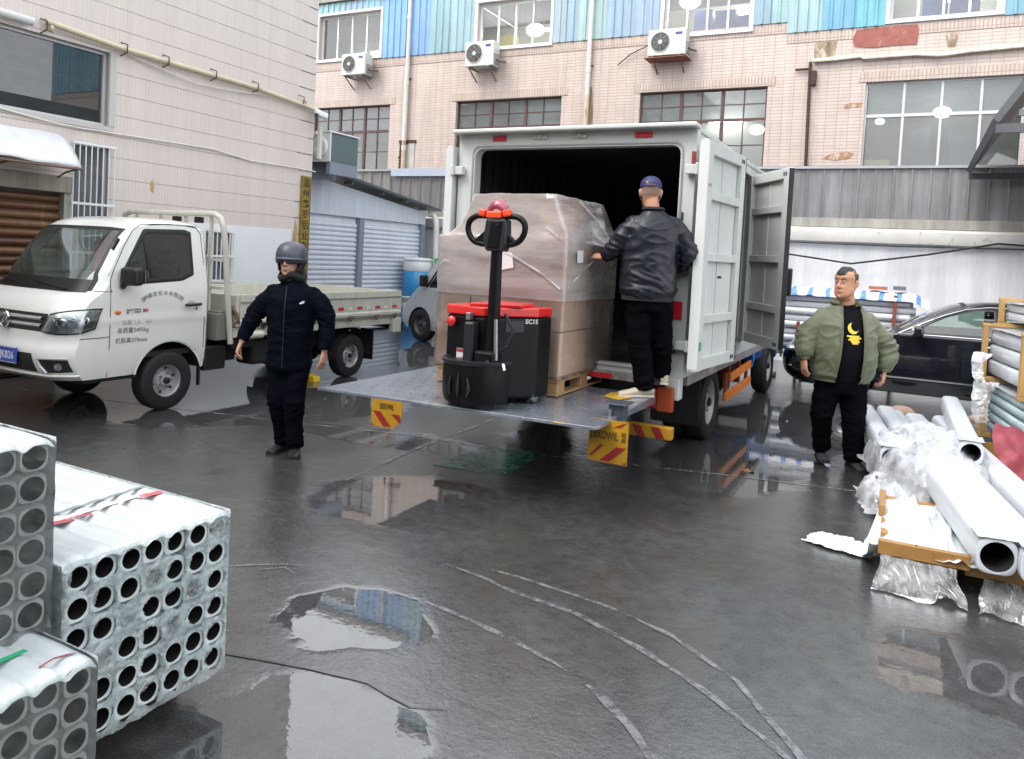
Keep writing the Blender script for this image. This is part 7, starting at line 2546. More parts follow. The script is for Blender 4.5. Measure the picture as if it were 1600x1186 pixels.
frontline(-.162, -.108, 'placket')
frontline(.062, .078, 'placket')
build_each(MB().tube([V(-.386, -.05, .985), V(-.386, -.055, .945)], [.052, .044], 16).tube([V(.328, -.013, .915), V(.322, -.02, .87)], [.056, .047], 16), 'cuffs', OLVR, jk, local=True, smooth=50)
arc = [R(-62) + R(304) * k / 40 for k in range(41)]
MB().loft([[V(-.035 + .245 * math.cos(a), .02 + .212 * math.sin(a), z) for a in arc] for z in (.765, .78, .82)], cap=False, closed=False).build('waistband', OLVR, jk, local=True, smooth=60)
# moon print, wrapped on the shirt front
YEL = pm('print_yellow', (.75, .48, .04), .6, var=.1)
def on_shirt(x, z):
    i = max(q for q in range(len(ts) - 1) if ts[q][0].z <= z)
    a, b = ts[i], ts[i + 1]
    u = (z - a[0].z) / (b[0].z - a[0].z)
    rx, ry = a[1] + (b[1] - a[1]) * u, a[2] + (b[2] - a[2]) * u
    cx, cy = a[0].x + (b[0].x - a[0].x) * u, a[0].y + (b[0].y - a[0].y) * u
    return V(x, cy - ry * math.sqrt(1 - ((x - cx) / rx) ** 2) - .010, z)


oc = [(-.030 + .045 * math.cos(a), 1.245 + .048 * math.sin(a)) for a in [R(115) + R(225) * k / 14 for k in range(15)]]
ic = [(-.008 + .040 * math.cos(a), 1.262 + .042 * math.sin(a)) for a in [R(130) + R(185) * k / 14 for k in range(15)]]
MB().loft([[on_shirt(*p) for p in oc], [on_shirt(*p) for p in ic]], cap=False, closed=False).build('moon_print', YEL, mn, local=True)
m = MB()
for z, xa, xb in ((1.178, -.085, .02), (1.163, -.062, .035), (1.148, -.075, .012), (1.133, -.055, .02), (1.118, -.045, .005)):
    m.grid(lambda u, v: on_shirt(xa + (xb - xa) * u, z - .006 + .013 * v + .002 * math.sin(u * 20)), 8, 1)
build_each(m, 'reflection_print', YEL, mn, local=True, fixn=False)

# ---------------------------------------------------------------- man on the tail lift, seen from behind
JK = pm('jacket_shiny_black', (.004, .006, .013), .42, var=.25, vs=5, bump=.3, bs=50, coat=.06, coat_r=.3, spec=.4)
dv = thing('person', 'man in navy cap and shiny black jacket standing with his back turned', 'person', (-1.80, 5.84, .665), R(27.4))
dv.scale = (.97, .97, .97)
HM = Matrix.Translation(V(-.045, .02, 1.655)) @ Matrix.Rotation(R(172), 4, 'Z') @ Matrix.Rotation(R(10), 4, 'X')
mb, fg = MB(), MB()
head_shape(mb, HM)
mb.tube([V(-.02, .0, 1.46), V(-.03, .0, 1.53), V(-.04, .01, 1.60)], [(.065, .065), (.058, .06), (.055, .06)], 14)
mb.tube([V(-.03, .0, .86), V(-.03, .01, 1.05), V(-.02, .0, 1.25), V(-.01, .0, 1.40), V(-.018, .0, 1.48)], [(.15, .11), (.15, .11), (.165, .11), (.15, .09), (.06, .06)], 20, side=(1, 0, 0))
mb.tube([V(-.18, .01, 1.42), V(-.29, .06, 1.19), V(-.375, .15, 1.115)], [.05, .04, .027], 12)
mb.tube([V(.165, .0, 1.41), V(.28, -.005, 1.17), V(.185, .16, 1.05)], [.05, .04, .027], 12)
hand_parts(mb, fg, (-.378, .155, 1.115), (-.75, .45, .10), (0, -.6, .8), 1, curl=.7)
hand_parts(mb, fg, (.18, .165, 1.05), (-.5, .85, 0), (.3, 0, .9), -1, curl=.6)
mb.tube([V(-.11, .0, .86), V(-.08, .0, .44), V(-.005, .02, .08)], [.08, .055, .036], 12)
mb.tube([V(.06, .0, .86), V(.12, .05, .46), V(.155, .12, .20)], [.08, .055, .036], 12)
mb_skin(dv, mb, fg, SKIN2)
face_details(dv, HM)
# jacket
mb = MB()
mb.tube([V(-.03, .0, .815), V(-.03, .0, .86), V(-.03, .0, .96), V(-.028, .0, 1.10), V(-.02, .0, 1.24), V(-.012, .0, 1.35), V(-.01, .0, 1.43), V(-.015, .0, 1.485), V(-.022, .0, 1.52)],
        [(.205, .155), (.232, .175), (.228, .17), (.222, .165), (.218, .158), (.210, .145), (.175, .115), (.105, .09), (.075, .075)], 28, side=(1, 0, 0))
mb.tube([V(-.06, .0, 1.425), V(-.16, .0, 1.39), V(-.235, .02, 1.30), V(-.295, .06, 1.19), V(-.335, .11, 1.15), V(-.372, .15, 1.118)], [.05, .078, .086, .076, .065, .050], 16)
mb.tube([V(.04, .0, 1.425), V(.145, .0, 1.39), V(.225, .0, 1.30), V(.285, -.01, 1.19), V(.26, .06, 1.09), V(.19, .15, 1.05)], [.05, .078, .088, .080, .068, .050], 16)
j = remeshed(mb, .011, 3, cloth_noise(.010, (6, 6, 4), 21, .012, [(V(-.295, .06, 1.19), .17), (V(.275, .03, 1.19), .18), (V(-.03, -.1, .9), .2)]))
jk = j.build('jacket', JK, dv, local=True, smooth=80, fixn=False)
MB().loft([[V(-.03 + .208 * math.cos(2 * PI * k / 36), .0 + .158 * math.sin(2 * PI * k / 36), z) for k in range(36)] for z in (.785, .80, .83)], cap=False).build('waistband', pm('rib_black', (.010, .011, .014), .85, bump=.5, bs=90), jk, local=True, smooth=60)
MB().tube([V(-.02 + .078 * math.cos(2 * PI * k / 20), .0 + .076 * math.sin(2 * PI * k / 20), 1.525) for k in range(21)], [(.012, .018)] * 21, 8).build('collar', MATS['rib_black'], jk, local=True, smooth=60)
MB().tube([V(-.19, -.128, 1.405), V(-.10, -.148, 1.36), V(-.012, -.160, 1.345), V(.08, -.150, 1.36), V(.17, -.125, 1.40)], .003, 6).build('yoke_seam', MATS['rib_black'], jk, local=True)
mb = MB()
mb.tube([V(-.03, .0, .70), V(-.03, .0, .80), V(-.03, .0, .88)], [(.17, .135), (.18, .145), (.165, .13)], 22, side=(1, 0, 0))
mb.tube([V(-.10, .0, .78), V(-.085, .0, .60), V(-.07, .0, .42), V(-.035, .01, .25), V(-.005, .02, .07)], [(.108, .115), (.098, .105), (.088, .095), (.082, .085), (.078, .082)], 18, side=(1, 0, 0))
mb.tube([V(.065, .0, .78), V(.095, .02, .60), V(.12, .05, .46), V(.14, .09, .30), V(.155, .12, .17)], [(.108, .115), (.098, .105), (.086, .092), (.078, .08), (.07, .075)], 18, side=(1, 0, 0))
remeshed(mb, .012, 3, cloth_noise(.009, (7, 7, 6), 31, .009, [(V(-.07, 0, .42), .15), (V(0, .02, .15), .15), (V(.13, .05, .42), .15)])).build('trousers', TRB, dv, local=True, smooth=80, fixn=False)
BEI = pm('shoe_beige', (.52, .45, .34), .6, var=.15, vs=10)
shoe(dv, V(-.02, .02, .0), (-1, -.12), BEI, pm('sole_cream', (.6, .56, .48), .6), L=.30, w=.05)
shoe(dv, V(.175, .13, .10), (.15, .9), BEI, MATS['sole_cream'])
# cap
CAPN = pm('cap_navy', (.018, .022, .10), .6, var=.15, bump=.3, bs=80)
rings = []
for z, rx, ry in [(.030, .086, .103), (.055, .088, .105), (.085, .082, .097), (.108, .066, .078), (.124, .042, .05), (.131, .004, .005)]:
    rings.append([HM @ V(rx * math.cos(2 * PI * k / 32), ry * math.sin(2 * PI * k / 32), z) for k in range(32)])
cp = MB().loft(rings, cap=False)
kp = []
for f in cp.f:
    c = HM.inverted() @ (sum((cp.v[i] for i in f), V(0, 0, 0)) / len(f))
    if c.y > .07 and abs(c.x) < .04 and c.z < .07:
        continue
    kp.append(f)
cp.f = kp
cpo = cp.build('cap', CAPN, dv, local=True, smooth=60, fixn=False)
arc = [R(215) + R(110) * k / 14 for k in range(15)]
MB().loft([[HM @ V(.088 * math.cos(a), .104 * math.sin(a), .032) for a in arc], [HM @ V(.100 * math.cos(a), .165 * math.sin(a) - .02, .018) for a in arc], [HM @ V(.100 * math.cos(a), .165 * math.sin(a) - .02, .014) for a in arc], [HM @ V(.088 * math.cos(a), .104 * math.sin(a), .026) for a in arc]], cap=False, closed=False).build('peak', CAPN, cpo, local=True, smooth=50)
MB().tube([HM @ V(.088 * math.cos(a), .106 * math.sin(a), .036) for a in [R(60) + R(60) * k / 8 for k in range(9)]], [(.008, .003)] * 9, 6).build('strap', CAPN, cpo, local=True)
MB().sphere(HM @ V(0, 0, .132), .007, 8, 6).build('button', CAPN, cpo, local=True)
HB = MB()
rings = []
for z, w, yb in [(-.035, .066, .066), (.0, .0735, .084), (.035, .078, .093)]:
    rings.append([HM @ V(w * math.cos(R(5) + R(170) * k / 20), .008 + yb * .95 * math.sin(R(5) + R(170) * k / 20), z) for k in range(21)])
MB().loft(rings, cap=False, closed=False).build('shaved_hair', pm('stubble_grey', (.30, .20, .15), .7, var=.3, vs=60), dv, local=True, smooth=60)
for s in (-1, 1):
    MB().tube([HM @ V(s * .086, .02, .022), HM @ V(s * .088, .026, 0), HM @ V(s * .084, .01, -.035), HM @ V(s * .07, -.06, -.05)], .0025, 5).build('mask_loop', PW, dv, local=True)
rings = []
for z, k1 in ((-.105, .9), (-.06, 1.04), (-.012, 1.0)):
    rings.append([HM @ V(.070 * k1 * math.cos(R(200) + R(140) * k / 16), -.01 + .105 * k1 * math.sin(R(200) + R(140) * k / 16), z) for k in range(17)])
MB().loft(rings, cap=False, closed=False).build('face_mask', PW, dv, local=True, smooth=60)
# ================================================================== bundles of wrapped tubes, lower left
def tube_mesh(sz, r, L, n=24, rr=.16):
    """square outside, round bore, lying along -x from its front face at x = 0"""
    out, inn = [], []
    h = sz / 2
    for k in range(n):
        a = 2 * PI * k / n
        c, s_ = math.cos(a), math.sin(a)
        e = 2 / 3.6
        out.append((h * math.copysign(abs(c) ** e, c), h * math.copysign(abs(s_) ** e, s_)))
        inn.append((r * c, r * s_))
    m = MB()
    R1 = [V(-L, a, b) for a, b in out]
    R2 = [V(-.004, a, b) for a, b in out]
    R3 = [V(0, a * .95, b * .95) for a, b in out]
    R4 = [V(0, a, b) for a, b in inn]
    R5 = [V(-L + .01, a, b) for a, b in inn]
    m.loft([R1, R2, R3, R4], cap=False)
    m.add(R1, [tuple(range(n))])
    m.bore = MB().loft([R4, [V(-.02, a * .97, b * .97) for a, b in inn], [V(-L + .01, a * .97, b * .97) for a, b in inn]], cap=False).add(R5, [tuple(range(n))])
    return m


TW = [pm('tube_white_%d' % i, c, .38, var=.16, vs=7, bump=.35, bs=26, coat=.25, coat_r=.2) for i, c in enumerate([(.60, .66, .65), (.54, .61, .61), (.64, .68, .67)])]
TG = [pm('tube_grey_%d' % i, c, .42, var=.2, vs=8, bump=.3, bs=26, coat=.2, coat_r=.25) for i, c in enumerate([(.54, .56, .55), (.60, .61, .60)])]
BORE = pm('bore_dark', (.030, .028, .028), .35, metal=.3, var=.3, vs=9)  # shade deep inside the tubes put into the bore colour
TORN = glass('torn_film', (.93, .96, .95), .10, rough=.08, film=.42, film_col=(.66, .76, .76), wave=1.0, wscale=28, fscale=14, lo=.2, hi=1.9, fmap=(1, 1, 1))
TORN2 = glass('taut_film', (.90, .92, .91), .02, rough=.22, film=.11, film_col=(.62, .65, .64), wave=.35, wscale=12, fscale=9, lo=.2, hi=1.5, fmap=(1, 1, 1))


def bundle(name, label, xf, y1, z0, cols, rows, py, pz, L, mats, drop=(), r=.36, jit=.004, grp=None):
    t = thing(name, label, 'tube bundle', (xf, y1 - cols * py / 2, z0), group=grp)
    src = tube_mesh(min(py, pz) * .955, min(py, pz) * r, L)
    first = None
    for i in range(cols):
        for j_ in range(rows):
            if (i, j_) in drop:
                continue
            loc = (rnd.uniform(-jit * 3, jit), y1 - py * (i + .5) - (y1 - cols * py / 2), pz * (j_ + .5))
            rot = (0, rnd.uniform(-.004, .004), rnd.uniform(-.004, .004))
            if first is None:
                first = src.build('tube', mats[0], t, local=True, smooth=40)
                first.location, first.rotation_euler = loc, rot
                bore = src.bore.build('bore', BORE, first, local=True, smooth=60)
            else:
                o_ = inst(first, t, loc, rot, mat=mats[rnd.randrange(len(mats))])
                inst(bore, o_)
    return t


b1 = bundle('tube_bundle', 'wide bundle of white film-wrapped square tubes with torn ends, seven across', -2.215, 2.055, .12, 7, 6, .0895, .0985, 2.3, TW, r=.36)
b2 = bundle('tube_bundle', 'grey bundle of film-covered tubes stacked highest at the left edge', -2.20, 1.368, .56, 7, 6, .0885, .0925, 1.9, TG, r=.40)
b3 = bundle('tube_bundle', 'low nearest bundle of film-covered grey tubes with a green tape, bottom left', -1.93, 1.335, .05, 8, 6, .0835, .0833, 2.2, TG, r=.38)


def face_film(t, x, ya, yb, za, zb, mat, holes=(), hr=.03, nm='end_film', nu=150, nv=130, amp=.006, seed=0.0, hang=0.0):
    """wrinkled sheet over the tube ends, torn open where it has gone"""
    m = MB()

    def f(u, v):
        y, z = ya + (yb - ya) * u, za + (zb - za) * v
        d = amp * (noise.noise(V(y * 16 + seed, z * 16, 1)) + .6 * noise.noise(V(y * 45, z * 45 + seed, 2)))
        if hang and v < .06:
            d += .008 * math.sin(y * 60)
        return V(x + .006 + abs(d), y + .004 * noise.noise(V(y * 20, z * 20, 7)), z + (.012 * noise.noise(V(y * 12, 3, seed)) if v in (0, 1) else 0))
    m.grid(f, nu, nv)
    kp = []
    for q in m.f:
        c = sum((m.v[i] for i in q), V(0, 0, 0)) / 4
        k = 0
        for hy, hz in holes:
            rr = hr * (1 + .42 * noise.noise(V(c.y * 22 + hy * 50, c.z * 22, seed)))
            if (c.y - hy) ** 2 + (c.z - hz) ** 2 < rr * rr:
                k = 1
                break
        if not k:
            kp.append(q)
    m.f = kp
    return m.build(nm, mat, t, smooth=80, fixn=False)


hl = []
for i in range(7):
    for j_ in range(6):
        q = rnd.random()
        if q < .86:
            hl.append((2.055 - .0895 * (i + .5), .12 + .0985 * (j_ + .5)))
face_film(b1, -2.215, 1.42, 2.06, .105, .715, TORN, hl, hr=.040, seed=3, amp=.008)
face_film(b2, -2.20, .75, 1.375, .535, 1.12, TORN2, seed=8, hang=1, nu=50, nv=50)
face_film(b3, -1.93, .66, 1.342, .04, .558, TORN2, [(1.335 - .0835 * 4.5, .05 + .0833 * 2.5)], hr=.03, seed=14, nu=50, nv=50)
# film over the tops and flanks, sagging a little between tubes
WRAP = pm('white_wrap', (.50, .55, .56), .30, var=.10, vs=5, bump=.3, bs=14, coat=.5, coat_r=.12)
WRAPG = glass('flank_film', (.80, .88, .87), .12, rough=.06, film=.6, film_col=(.60, .68, .68), wave=.8, wscale=12)


def top_wrap(t, x, L, y0_, y1_, z, py, mat, seed=0, drop=.06):
    m = MB()
    m.grid(lambda u, v: V(x + .008 - u * L, y0_ + (y1_ - y0_) * v, z + .006 - .015 * abs(math.cos(PI * ((y1_ - (y0_ + (y1_ - y0_) * v)) / py))) ** 5 + .0035 * noise.noise(V(u * L * 9, v * 12, seed)) - (.02 * max(0, 1 - u * L / .03) if u * L < .03 else 0)), 90, 60)
    return m.build('top_wrap', mat, t, smooth=80, fixn=False)


top_wrap(b1, -2.215, 2.3, 1.42, 2.062, .716, .0895, WRAP, 1)
top_wrap(b2, -2.20, 1.9, .74, 1.374, 1.12, .0885, WRAP, 5)
top_wrap(b3, -1.93, 2.2, .66, 1.342, .555, .0835, WRAP, 9)
MB().grid(lambda u, v: V(-2.21 - u * 2.2, 1.418 - .006 * abs(noise.noise(V(u * 20, v * 9, 4))), .11 + .605 * v), 60, 14).build('flank_wrap', WRAPG, b1, smooth=80, fixn=False)
MB().grid(lambda u, v: V(-2.21 - u * 2.2, 2.064 + .006 * abs(noise.noise(V(u * 20, v * 9, 4))), .11 + .605 * v), 60, 14).build('flank_wrap', WRAPG, b1, smooth=80, fixn=False)
MB().grid(lambda u, v: V(-2.195 - u * 1.8, 1.379 + .006 * abs(noise.noise(V(u * 20, v * 9, 6))), .55 + .57 * v), 60, 14).build('flank_wrap', TORN2, b2, smooth=80, fixn=False)
MB().grid(lambda u, v: V(-1.925 - u * 2.1, 1.346 + .006 * abs(noise.noise(V(u * 20, v * 9, 8))), .045 + .51 * v), 60, 14).build('flank_wrap', TORN2, b3, smooth=80, fixn=False)
# tapes: red torn print, grey strap, green strap
TPR = pm('tape_red', (.50, .10, .12), .4, var=.4, vs=14, stain=(.68, .66, .66), stain_at=.52, stain_s=9)
TPG = pm('strap_grey', (.22, .24, .26), .4, var=.2)
m = MB()
for ya, yb, w, xx in ((1.45, 1.50, .03, -2.515), (1.56, 1.66, .034, -2.52), (1.67, 1.73, .022, -2.525), (1.93, 2.03, .040, -2.535)):
    m.grid(lambda u, v: V(xx - w * v + .006 * noise.noise(V(u * 9, xx, 2)), ya + (yb - ya) * u, .7275 + .002 * math.sin(u * 6)), 8, 2)
stuff(m.build('red_tape', TPR, b1, fixn=False))
MB().grid(lambda u, v: V(-2.60 - .022 * v - .05 * u, 1.43 + .60 * u, .7275 - .004 * abs(math.cos(u * 22)) ** 4), 30, 1).build('strap', TPG, b1, fixn=False)
MB().grid(lambda u, v: V(-2.545 - .03 * v - .02 * u, 1.43 + .55 * u, .7265), 20, 1).build('pink_tape', pm('tape_pink', (.66, .55, .56), .4, var=.2), b1, fixn=False)
MB().grid(lambda u, v: V(-2.085 - .022 * v, .70 + .55 * u, .566), 12, 1).build('green_strap', pm('strap_green', (.02, .38, .16), .35, var=.2), b3, fixn=False)
MB().tube([V(-1.985, 1.22, .565), V(-1.99, 1.26, .568), V(-1.98, 1.30, .566), V(-1.97, 1.315, .566)], [(.004, .002), (.007, .002), (.006, .002), (.003, .001)], 6).build('red_mark', TPR, b3, local=False)
TIM = pm('skid_timber', (.10, .075, .05), .7, var=.4, vs=6)
for xx in (-2.45, -3.4, -4.2):
    tag(MB().box(xx - .04, xx + .04, 1.46, 2.02, 0, .116).build('timber_skid', TIM, loc=(xx, 1.74, 0), bevel=.004), 'dark timber skid under the wide white tube bundle, %s' % {-2.45: 'right at its open front', -3.4: 'under its middle', -4.2: 'under its hidden far end'}[xx], 'timber', 'timber skids under the tube bundle')
for xx in (-2.2, -3.6):
    tag(MB().box(xx - .04, xx + .04, .7, 1.3, 0, .046).build('timber_skid', TIM, loc=(xx, 1.0, 0), bevel=.004), 'thin timber skid under the low grey tube bundle, %s' % ('near its front' if xx > -3 else 'at its far end'), 'timber', 'thin skids')

# ================================================================== goods on the right
def frame8(x, y, deg):
    return Matrix.Translation((x, y, 0)) @ Matrix.Rotation(R(deg), 4, 'Z')


WD = pm('crate_wood', (.52, .31, .11), .6, var=.3, vs=5, stretch=(3, 3, .7), bump=.25, bs=30, stain=(.30, .17, .07), stain_at=.66, stain_s=4)
WDK = pm('crate_wood_wet', (.40, .21, .06), .45, var=.35, vs=5, bump=.25, bs=30, coat=.4, coat_r=.2)
PWR = pm('profile_wrap', (.60, .63, .67), .36, var=.12, vs=4, bump=.2, bs=9, coat=.4, coat_r=.15)
PWB = pm('profile_wrap_blue', (.46, .60, .63), .36, var=.14, vs=4, bump=.2, bs=9, coat=.4, coat_r=.15)
FILMW = glass('loose_film', (.93, .95, .97), .14, rough=.07, film=.52, film_col=(.84, .86, .90), wave=1.0, wscale=15)


def crate(label, x, y, z, deg, L, W, H, n, mt, wood=WD, post=.07, seed=0):
    """long goods held by four posts and cross bars; local -y runs towards the camera"""
    t = thing('crate', label, 'crate', (x, y, z), R(deg), 'timber-framed crates of wrapped tubes')
    cols = 4
    th_ = H / n
    cw_ = (W - .06) / cols
    src = None
    for i in range(n):
        for c in range(cols):
            if 0 < c < cols - 1 and 0 < i < n - 1:
                continue
            loc = (.03 + cw_ * (c + .5), 0, th_ * (i + .5))
            if src is None:
                m = MB()
                rr = []
                for yy, k in ((.04, .88), (.02, 1), (-L - .10, 1), (-L - .12, .88)):
                    ring = []
                    for q in range(16):
                        a = 2 * PI * q / 16
                        e = 2 / 4.5
                        ring.append(V(cw_ * .49 * k * math.copysign(abs(math.cos(a)) ** e, math.cos(a)), yy, th_ * .485 * k * math.copysign(abs(math.sin(a)) ** e, math.sin(a))))
                    rr.append(ring)
                src = m.loft(rr).build('wrapped_tube', mt, t, local=True, smooth=45)
                src.location = loc
            else:
                inst(src, t, loc, (rnd.uniform(-.005, .005), 0, rnd.uniform(-.005, .005)))
    po = None
    for px_ in (-.005, W - post + .005):
        for py_ in (0, -L):
            if po is None:
                po = MB().box(0, .045, 0, post, -.02, H + .015).build('post', wood, t, local=True, bevel=.004)
                po.location = (px_ - .04, py_ - post, 0)
            else:
                inst(po, t, (px_ - .04 if px_ < .1 else px_ + .03, py_ - post, 0))
    for yy in (-post, -L - post):
        MB().box(-.05, W + .05, yy, yy + post, -.065, -.022).build('cross_bar', wood, t, local=True, bevel=.004)
        MB().box(-.05, W + .05, yy, yy + post, H + .017, H + .05).build('cross_bar', wood, t, local=True, bevel=.004)
    MB().grid(lambda u, v: V(W * v, .03 - (L + .12) * u, H + .006 + .006 * noise.noise(V(u * 9 + seed, v * 9, 2))), 24, 10).build('top_film', pm('film_top', (.56, .58, .61), .3, var=.15, vs=6, bump=.4, bs=9, coat=.4), t, local=True, smooth=80, fixn=False)
    return t


crate('big timber-framed crate of three layers of white wrapped tubes, beside the black car', .71, 9.0, .79, 8, 1.32, .75, .46, 3, PWR)
crate('lower crate of pale blue-green wrapped profiles below the big white crate', .73, 8.95, .24, 8, 1.55, .85, .47, 5, PWB, seed=3)
crate('top crate of white wrapped profiles crowning the right-hand stack', .84, 9.1, 1.335, 8, 1.2, .7, .17, 2, PWR, post=.06, seed=6)
tag(MB().box(.72, 1.6, 8.6, 8.66, 0, .168).box(.78, 1.6, 7.2, 7.26, 0, .168).build('timber_bearer', WDK, loc=(1, 8, 0)), 'pair of dark bearers under the right-hand crate stack', 'timber')
crate('low nearest crate of white tubes at the right edge with a yellow post', .90, 6.75, .10, 8, 1.0, .8, .52, 4, PWR, seed=9)
crate('small crate end with orange post between the lower crate and the right edge', 1.0, 7.35, .66, 8, .75, .6, .30, 3, PWB, seed=12)
t = thing('iron_frame', 'small rusty iron frame lying on top of the crate stack', 'frame', (.95, 8.9, 1.56))
FRr = pm('iron_brown', (.13, .06, .04), .7, var=.4, vs=9)
for a_, b_ in (((1.05, 8.9, 1.57), (1.05, 8.9, 1.68)), ((1.15, 8.9, 1.57), (1.15, 8.9, 1.68)), ((1.05, 8.9, 1.68), (1.7, 8.9, 1.68)), ((1.05, 8.9, 1.575), (1.7, 8.9, 1.575))):
    MB().bar(a_, b_, .03, .03, up=(0, 1, 0)).build('rail', FRr, t)
# white plastic rags hanging from the crates
def rag(name, label, pts, w, mt, seed, group=None):
    m = MB()
    pp = polyline(pts, .03)
    a, b = [], []
    rows = []
    for i, p in enumerate(pp):
        k = i / (len(pp) - 1)
        ww = w * (1 - .5 * k) * (1 + .4 * noise.noise(p * 7 + V(seed, 0, 0)))
        rows.append([p + V(ww * (q - 2) / 4, .03 * noise.noise(p * 12 + V(q * 3, seed, 0)), .02 * noise.noise(p * 10 + V(seed, q * 5, 0))) for q in range(5)])
    m.loft(rows, cap=False, closed=False)
    o = m.build(name, mt, loc=tuple(pts[0]), smooth=80, fixn=False)
    return tag(o, label, 'plastic sheet', group)


rag('plastic_rag', 'white plastic scrap hanging from the far post of the big white crate', [(.67, 8.75, 1.02), (.62, 8.7, .93), (.63, 8.65, .80), (.66, 8.62, .74)], .14, FILMW, 2)
rag('plastic_rag', 'clear plastic scrap draped down the corner of the lower pale blue crate', [(.71, 8.70, .74), (.67, 8.66, .62), (.66, 8.6, .48), (.68, 8.58, .36)], .20, FILMW, 6)
# maroon tarpaulin
m = MB().grid(lambda u, v: V(.68 + .55 * u + .03 * math.sin(v * 6), 6.9 + .35 * v + .1 * u, .16 + .42 * v * (1 - .25 * u) + .05 * noise.noise(V(u * 6, v * 6, 3))), 24, 16)
tag(m.build('red_tarpaulin', pm('tarp_maroon', (.32, .055, .075), .5, var=.25, vs=5, bump=.3, bs=20), smooth=70, fixn=False, loc=(.9, 7, .2)), 'crumpled maroon tarpaulin between the white tubes and the nearest crate', 'tarpaulin')
m = MB().grid(lambda u, v: V(-.27 + .22 * u, 8.15 + .3 * v, .03 + .12 * math.sin(u * PI) * math.sin(v * PI) + .03 * noise.noise(V(u * 6, v * 6, 3))), 12, 12)
tag(m.build('red_bag', pm('bag_dark_red', (.20, .02, .05), .5, var=.25, vs=9), smooth=70, fixn=False, loc=(-.2, 8.2, 0)), 'small dark red bag on the ground at the far end of the long white tubes', 'bag')
# long white tubes across two pallets, bubble film over their middle
TD = 8.2


def long_tube(label, x, y, z, L, sz, r, deg=TD, tilt=0.0, name='long_tube', film=False):
    t = thing(name, label, 'tube', (x, y, z), R(deg), 'long white wrapped tubes by the pallet')
    m = tube_mesh(sz, r, L, 28)
    m.xf(Matrix.Rotation(R(-90), 4, 'Z'))           # front face to -y, body runs +y
    m.xf(Matrix.Rotation(R(tilt), 4, 'X'))
    o = m.build('tube_body', PWR, t, local=True, smooth=40)
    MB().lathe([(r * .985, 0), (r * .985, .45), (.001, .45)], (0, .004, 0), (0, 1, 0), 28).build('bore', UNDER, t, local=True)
    sh_ = sz / 2
    e = MB()
    e.grid(lambda u, v: V(sh_ * 1.03 * (2 * u - 1), -.01 + .2 * v, sh_ + .005 + .004 * noise.noise(V(u * 9, v * 9, x))), 10, 10)
    e.build('wrap_edge', WRAP, t, local=True, fixn=False, smooth=80)
    return t


long_tube('long white tube nearest the wooden pallet, its round black bore facing the camera', .478, 4.60, .315, 3.85, .185, .077)
long_tube('second long white tube, right of the first, cut by the right edge of the view', .665, 4.58, .31, 3.85, .18, .075)
long_tube('third long white tube, right of the second, running under the bubble film', .865, 4.9, .31, 3.6, .18, .075)
long_tube('shorter white tube lying on top of the others, its bore facing the camera', .455, 6.35, .49, 2.3, .16, .064, deg=1.0)
for k, (x_, y_) in enumerate(((.02, 5.95), (-.165, 5.9))):
    long_tube(['white square tube on the left of the bubble film, second from the outside', 'outermost white square tube on the left of the bubble film'][k], x_ + .12, y_ + .6, .335, 2.0, .165, .068)


FQ = 3.0


def crumple(name, label, cx, cy, rx, ry, h, z0, deg, seed, mt=FILMW, nu=70, nv=70, cat='plastic film', rough_=.05, power=.7):
    def f(u, v):
        x, y = (2 * u - 1), (2 * v - 1)
        d = math.sqrt(x * x + y * y)
        k = max(0.0, 1 - d ** 2.4)
        a = 1 + .14 * noise.noise(V(x * 3 + seed, y * 3, 0))
        q = V(x * FQ + seed, y * FQ * .8, 0)
        rid = 1 - abs(noise.noise(q)) * 2
        rid2 = 1 - abs(noise.noise(q * 2.7 + V(5, 3, 1))) * 2
        hh = h * (k ** power) * (.86 + .10 * noise.noise(q * .8)) + rough_ * (rid ** 2 * .7 + rid2 ** 2 * .32) * min(1, k * 3)
        p = V(x * rx * a + .02 * noise.noise(q * 2), y * ry * a + .02 * noise.noise(q * 2 + V(9, 0, 0)), hh + .012 + .02 * abs(noise.noise(q * 1.3 + V(0, 7, 0))))
        return p
    m = MB().grid(f, nu, nv)
    m.xf(Matrix.Translation((cx, cy, z0)) @ Matrix.Rotation(R(deg), 4, 'Z'))
    return tag(m.build(name, mt, smooth=120, fixn=False, loc=(cx, cy, z0)), label, cat)


FB = glass('bubble_film_clear', (.96, .97, .98), .12, rough=.1, film=.60, film_col=(.86, .88, .92), wave=1.0, wscale=22, fscale=7, lo=.5, hi=1.5, fmap=(1, 1, 1))
crumple('bubble_film', 'big crumpled heap of white bubble film over the middle of the long tubes',   .22, 6.85, .44, .92, .40, .13, 8, 3, FB, 90, 110, rough_=.05, power=.45)
crumple('bubble_film', 'smaller crumple of clear film at the left foot of the bubble film heap', -.03, 6.35, .22, .36, .22, .02, 8, 8, FB, 50, 60, rough_=.035, power=.5)
